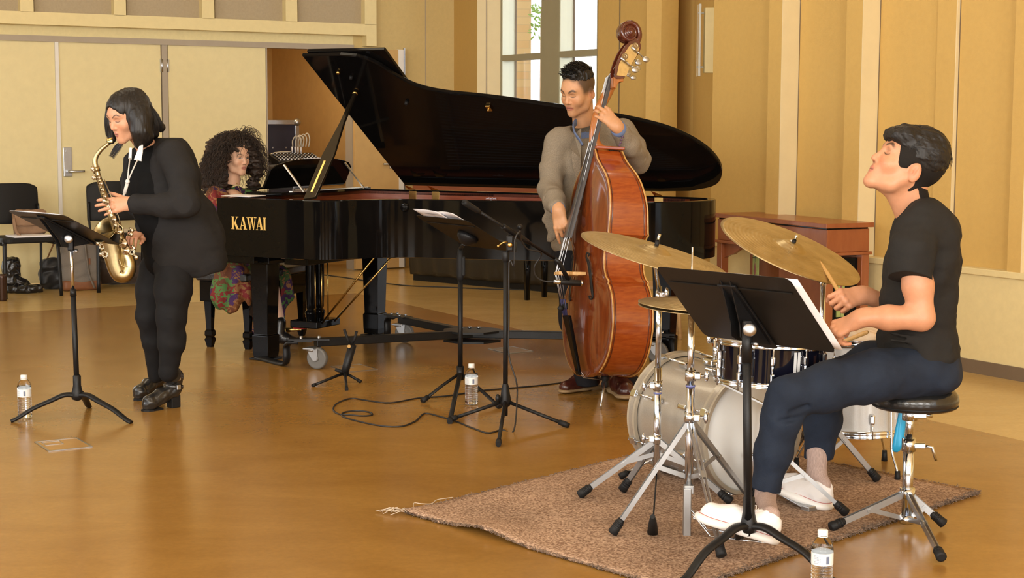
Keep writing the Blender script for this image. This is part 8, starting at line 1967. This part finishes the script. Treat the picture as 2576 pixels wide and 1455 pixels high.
# ------------------------------------------------------------------ pianist
YP = 10.25
pp = thing('person', 'woman with big curly hair in a colourful patterned dress seated at the grand piano', 'person', F(610,870))
fwp = Vector((.72,-.62,-.10)); Rh = frame(fwp, (0,0,1)); ch = P(593,396,YP); SKP = (0.70,0.42,0.28)
neck = P(586,494,YP+.03)
H = head(Rh, ch, .93, SKP, neck, .044, eyes='open', jaw=.98, lips=(0.45,0.16,0.13), brow_w=.7)
SKv = np.array(SKP); parts = []
wl2 = pl(-.20,1.05,ZR-.20); wr2 = pl(-.18,.62,ZR-.20)
Rk1 = frm(PX, Vector((0,0,1)))
Ha = hand(Rk1, wl2+Vector((0,0,.02)), s=-1, fingers=[(5,25,30,20)]*4, skin=SKP, scale=.93, h=.0034, extra=[(wl2,P(572,590,YP-.1),.025,.035,None)]); Hb = hand(Rk1, wr2+Vector((0,0,.02)), s=1, fingers=[(5,25,30,20)]*4, skin=SKP, scale=.93, h=.0034)
S = SDF(*bbox([P(580,500,YP),P(565,620,YP)],.2), .010); S.cap(P(584,505,YP+.02),P(565,620,YP+.02),.075,.10); S.cap(P(545,500,YP),P(620,500,YP+.08),.045); a_, b_ = S.mesh(); parts.append((a_,b_,np.tile(SKv,(len(a_),1))))
kn, an = P(672,680,YP-.32), P(703,812,YP-.45); S = SDF(*bbox([kn,an,P(570,650,YP)],.1), .007); limb(S, [P(570,650,YP),kn,an], [.08,.055,.034]); a_, b_ = S.mesh(); parts.append((a_,b_,np.tile(SKv,(len(a_),1))))
qmesh('body', [(H[0],H[1],H[2]),(Ha[0],Ha[1],Ha[2]),(Hb[0],Hb[1],Hb[2])]+parts, M_SKIN, pp, smooth=0)
M_CURL = mat('dark_brown_curls', (0.013,0.0075,0.005), .6, col2=(0.038,0.019,0.010), vscale=20)
S = SDF(*bbox([P(505,330,YP-.2),P(665,500,YP+.25)],.06), .006)
for (u,v,r,dy) in ((585,372,.105,.02),(560,385,.11,.03),(615,375,.09,.06),(540,425,.09,.03),(530,460,.07,.02),(552,450,.09,.05),(640,400,.055,.06),(645,430,.045,.08),(637,465,.040,.08),(600,400,.10,.10)): S.ell(P(u,v,YP+dy), (r,r,r), k=.03)
cW = lambda p: tuple(ch+Rh@(Vector(p)*.97))
S.ell(cW((.004,.085,-.040)), (.056,.085,.110), np.array(Rh), k=.008, op='sub'); S.cap(P(606,395,YP-.30), P(606,455,YP-.30), .055, k=.01, op='sub') if False else None
S.noise(.010,.05,91); S.noise(.005,.02,92); sdf_obj('hair', S, M_CURL, pp, 'voluminous dark curly hair', smooth=0)
rg = random.Random(21); locks = []
cen_ = P(583,400,YP+.05)
for i in range(1500):
    a = rg.uniform(0,2*PI); e = rg.uniform(-.45,.9); d = Vector((math.cos(a)*math.cos(e*1.4), math.sin(a)*math.cos(e*1.4), math.sin(e*1.4)))
    p = ch+Vector((d.x*.085,d.y*.09+.01,d.z*.10+.03)); f_ = Rh.transposed()@(p-ch)
    if f_.y > .04 and abs(f_.x) < .060 and f_.z < .085: continue
    L = rg.uniform(.15,.33)*(1-.35*max(0,d.z)); out = Vector((d.x*1.15-.18, d.y, max(-.1,d.z)*.55)); n = 26; r_c = rg.uniform(.004,.010); fr = rg.uniform(70,130); ph = rg.uniform(0,6.3); pts = []
    v_ = out.normalized()*1.0; q = Vector(p)
    for k in range(n):
        t = k/n; v_ = (v_+Vector((-.01,0,-.30*t-.04))).normalized(); q = q+v_*(L/n)
        x_ = v_.orthogonal().normalized(); y_ = v_.cross(x_); pts.append(q+x_*r_c*math.cos(fr*L*t+ph)*min(1,t*4)+y_*r_c*math.sin(fr*L*t+ph)*min(1,t*4))
    bad = False
    for q_ in pts[::3]:
        f_ = Rh.transposed()@(q_-ch)
        if f_.y > .05 and -.045 < f_.x < .055 and -.16 < f_.z < .075: bad = True
    if bad: continue
    locks.append((pts, .0016))
strands('curls', locks, M_CURL, pp, n=3, kind='stuff')
# patterned dress
dm, dn, dlk, db_ = newmat('batik_print'); tc = dn.new('ShaderNodeTexCoord')
def vor(sc, feat='F1', st=(1,1,1), rnd=1.0):
    mp = dn.new('ShaderNodeMapping'); mp.inputs['Scale'].default_value = st; nz = dn.new('ShaderNodeTexNoise'); nz.inputs['Scale'].default_value = 9; dlk.new(tc.outputs['Object'], nz.inputs['Vector'])
    ad = dn.new('ShaderNodeVectorMath'); ad.operation = 'MULTIPLY_ADD'; ad.inputs[1].default_value = (.08,.08,.08); dlk.new(nz.outputs['Color'], ad.inputs[0]); dlk.new(tc.outputs['Object'], ad.inputs[2]); dlk.new(ad.outputs[0], mp.inputs['Vector'])
    v_ = dn.new('ShaderNodeTexVoronoi'); v_.inputs['Scale'].default_value = sc; v_.feature = feat; dlk.new(mp.outputs['Vector'], v_.inputs['Vector']); return v_
v1 = vor(11); cr1 = dn.new('ShaderNodeValToRGB'); cr1.color_ramp.interpolation = 'CONSTANT'
els = cr1.color_ramp.elements; els[0].position = 0; els[0].color = (.045,.010,.060,1); els[1].position = .30; els[1].color = (.17,.055,.012,1)
for p_, c_ in ((.50,(.035,.085,.018,1)),(.66,(.12,.035,.012,1)),(.80,(.055,.014,.085,1)),(.92,(.18,.012,.012,1))): e = els.new(p_); e.color = c_
sp_ = dn.new('ShaderNodeSeparateColor'); dlk.new(v1.outputs['Color'], sp_.inputs[0]); dlk.new(sp_.outputs[0], cr1.inputs['Fac'])
wv = dn.new('ShaderNodeTexNoise'); wv.inputs['Scale'].default_value = 24; wv.inputs['Detail'].default_value = 3; wv.inputs['Distortion'].default_value = 1.5; dlk.new(tc.outputs['Object'], wv.inputs['Vector'])
r2 = dn.new('ShaderNodeValToRGB'); r2.color_ramp.elements[0].position = .51; r2.color_ramp.elements[1].position = .54; dlk.new(wv.outputs['Fac'], r2.inputs['Fac'])
mxd = dn.new('ShaderNodeMix'); mxd.data_type = 'RGBA'; dlk.new(r2.outputs['Color'], mxd.inputs['Factor']); dlk.new(cr1.outputs['Color'], mxd.inputs['A'])
v2 = vor(6); cr2 = dn.new('ShaderNodeValToRGB'); cr2.color_ramp.interpolation = 'CONSTANT'; cr2.color_ramp.elements[0].color = (.27,.12,.04,1); cr2.color_ramp.elements[1].position = .55; cr2.color_ramp.elements[1].color = (.07,.17,.04,1); sp3 = dn.new('ShaderNodeSeparateColor'); dlk.new(v2.outputs['Color'], sp3.inputs[0]); dlk.new(sp3.outputs[1], cr2.inputs['Fac']); dlk.new(cr2.outputs['Color'], mxd.inputs['B'])
dlk.new(mxd.outputs['Result'], db_.inputs['Base Color']); db_.inputs['Roughness'].default_value = .8
S = SDF(*bbox([P(520,470,YP-.15),P(740,830,YP-.5),P(580,780,YP-.66),P(530,480,YP+.2),P(650,500,YP+.2)],.13), .008)
S.ell(P(575,520,YP+.02),(.115,.10,.12)); S.ell(P(565,580,YP+.02),(.12,.12,.14),k=.04); S.cap(P(540,490,YP-.05),P(622,492,YP+.10),.050,k=.03); S.chain([P(540,492,YP-.08),P(532,550,YP-.12),P(545,600,YP-.22)],[.055,.050,.045],.03); S.chain([P(625,495,YP+.10),P(640,560,YP+.06)],[.05,.045],.03)
S.ell(P(562,650,YP+.0),(.17,.20,.13),k=.05); S.chain([P(575,680,YP-.15),P(620,690,YP-.22),P(672,690,YP-.32)],[.10,.095,.075],.04)
S.cap(P(570,668,YP-.25),P(578,690,YP-.56),.10,.085,k=.05); S.chain([P(560,690,YP-.60),P(563,735,YP-.63),P(582,768,YP-.64)],[.062,.072,.050],.04,flat=((0,1,0),.5)); S.chain([P(600,692,YP-.60),P(614,738,YP-.63)],[.075,.050],.04,flat=((0,1,0),.5));  S.chain([P(704,690,YP-.22),P(708,745,YP-.20),P(702,800,YP-.20)],[.060,.055,.035],.03,flat=((0,1,0),.5))
S.chain([P(648,700,YP-.2),P(640,800,YP-.2),P(640,850,YP-.2)],[.05,.05,.04],.03)
S.noise(.007,.12,95,(1.5,1,.5)); S.cap(P(590,480,YP-.20), P(592,500,YP-.06), .038, k=.008, op='sub'); S.cap(neck+Vector((0,-.02,.02)), neck+Vector((.02,-.06,.12)), .055,.07, k=.008, op='sub')
sdf_obj('dress', S, dm, pp, 'purple, green and orange batik print dress')
m_ = MB(); pts = cr([tuple(P(*a)) for a in ((596,462,YP-.07),(604,480,YP-.125),(608,494,YP-.14))],4)
for p in pts: m_.ball(p, .0042, 8)
m_.build('necklace', mat('gold_beads',(0.55,0.36,0.12),0.3,.7), pp, 'beaded necklace')
M_BT2 = mat('black_ankle_boot', (0.010,0.009,0.009), .32, coat=.2)
S = SDF(*bbox([P(690,815,YP-.5),P(750,865,YP-.5),P(640,870,YP-.3)],.07), .006); S.chain([an,P(700,840,YP-.46)],[.042,.045],.02); S.chain([P(700,850,YP-.46),P(722,853,YP-.47),P(742,858,YP-.48)],[.036,.032,.024],.02); sdf_obj('boot', S, M_BT2, pp, 'black ankle boot')
# ------------------------------------------------------------------ groups of repeats
GROUPS = {'water_bottle':'water bottles standing on the floor','music_stand':'black music stands','floor_box':'outlet covers in the floor','cymbal_stand':'cymbal stands of the drum kit',
 'hi_hat_cymbal':'pair of hi-hat cymbals','drumstick':'drumsticks held by the drummer','sheet_music':'sheet music on stands and on the piano desk'}
for o in COL.objects:
    if o.parent is None and o.name.split('.')[0] in GROUPS and 'label' in o.keys(): o['group'] = GROUPS[o.name.split('.')[0]]
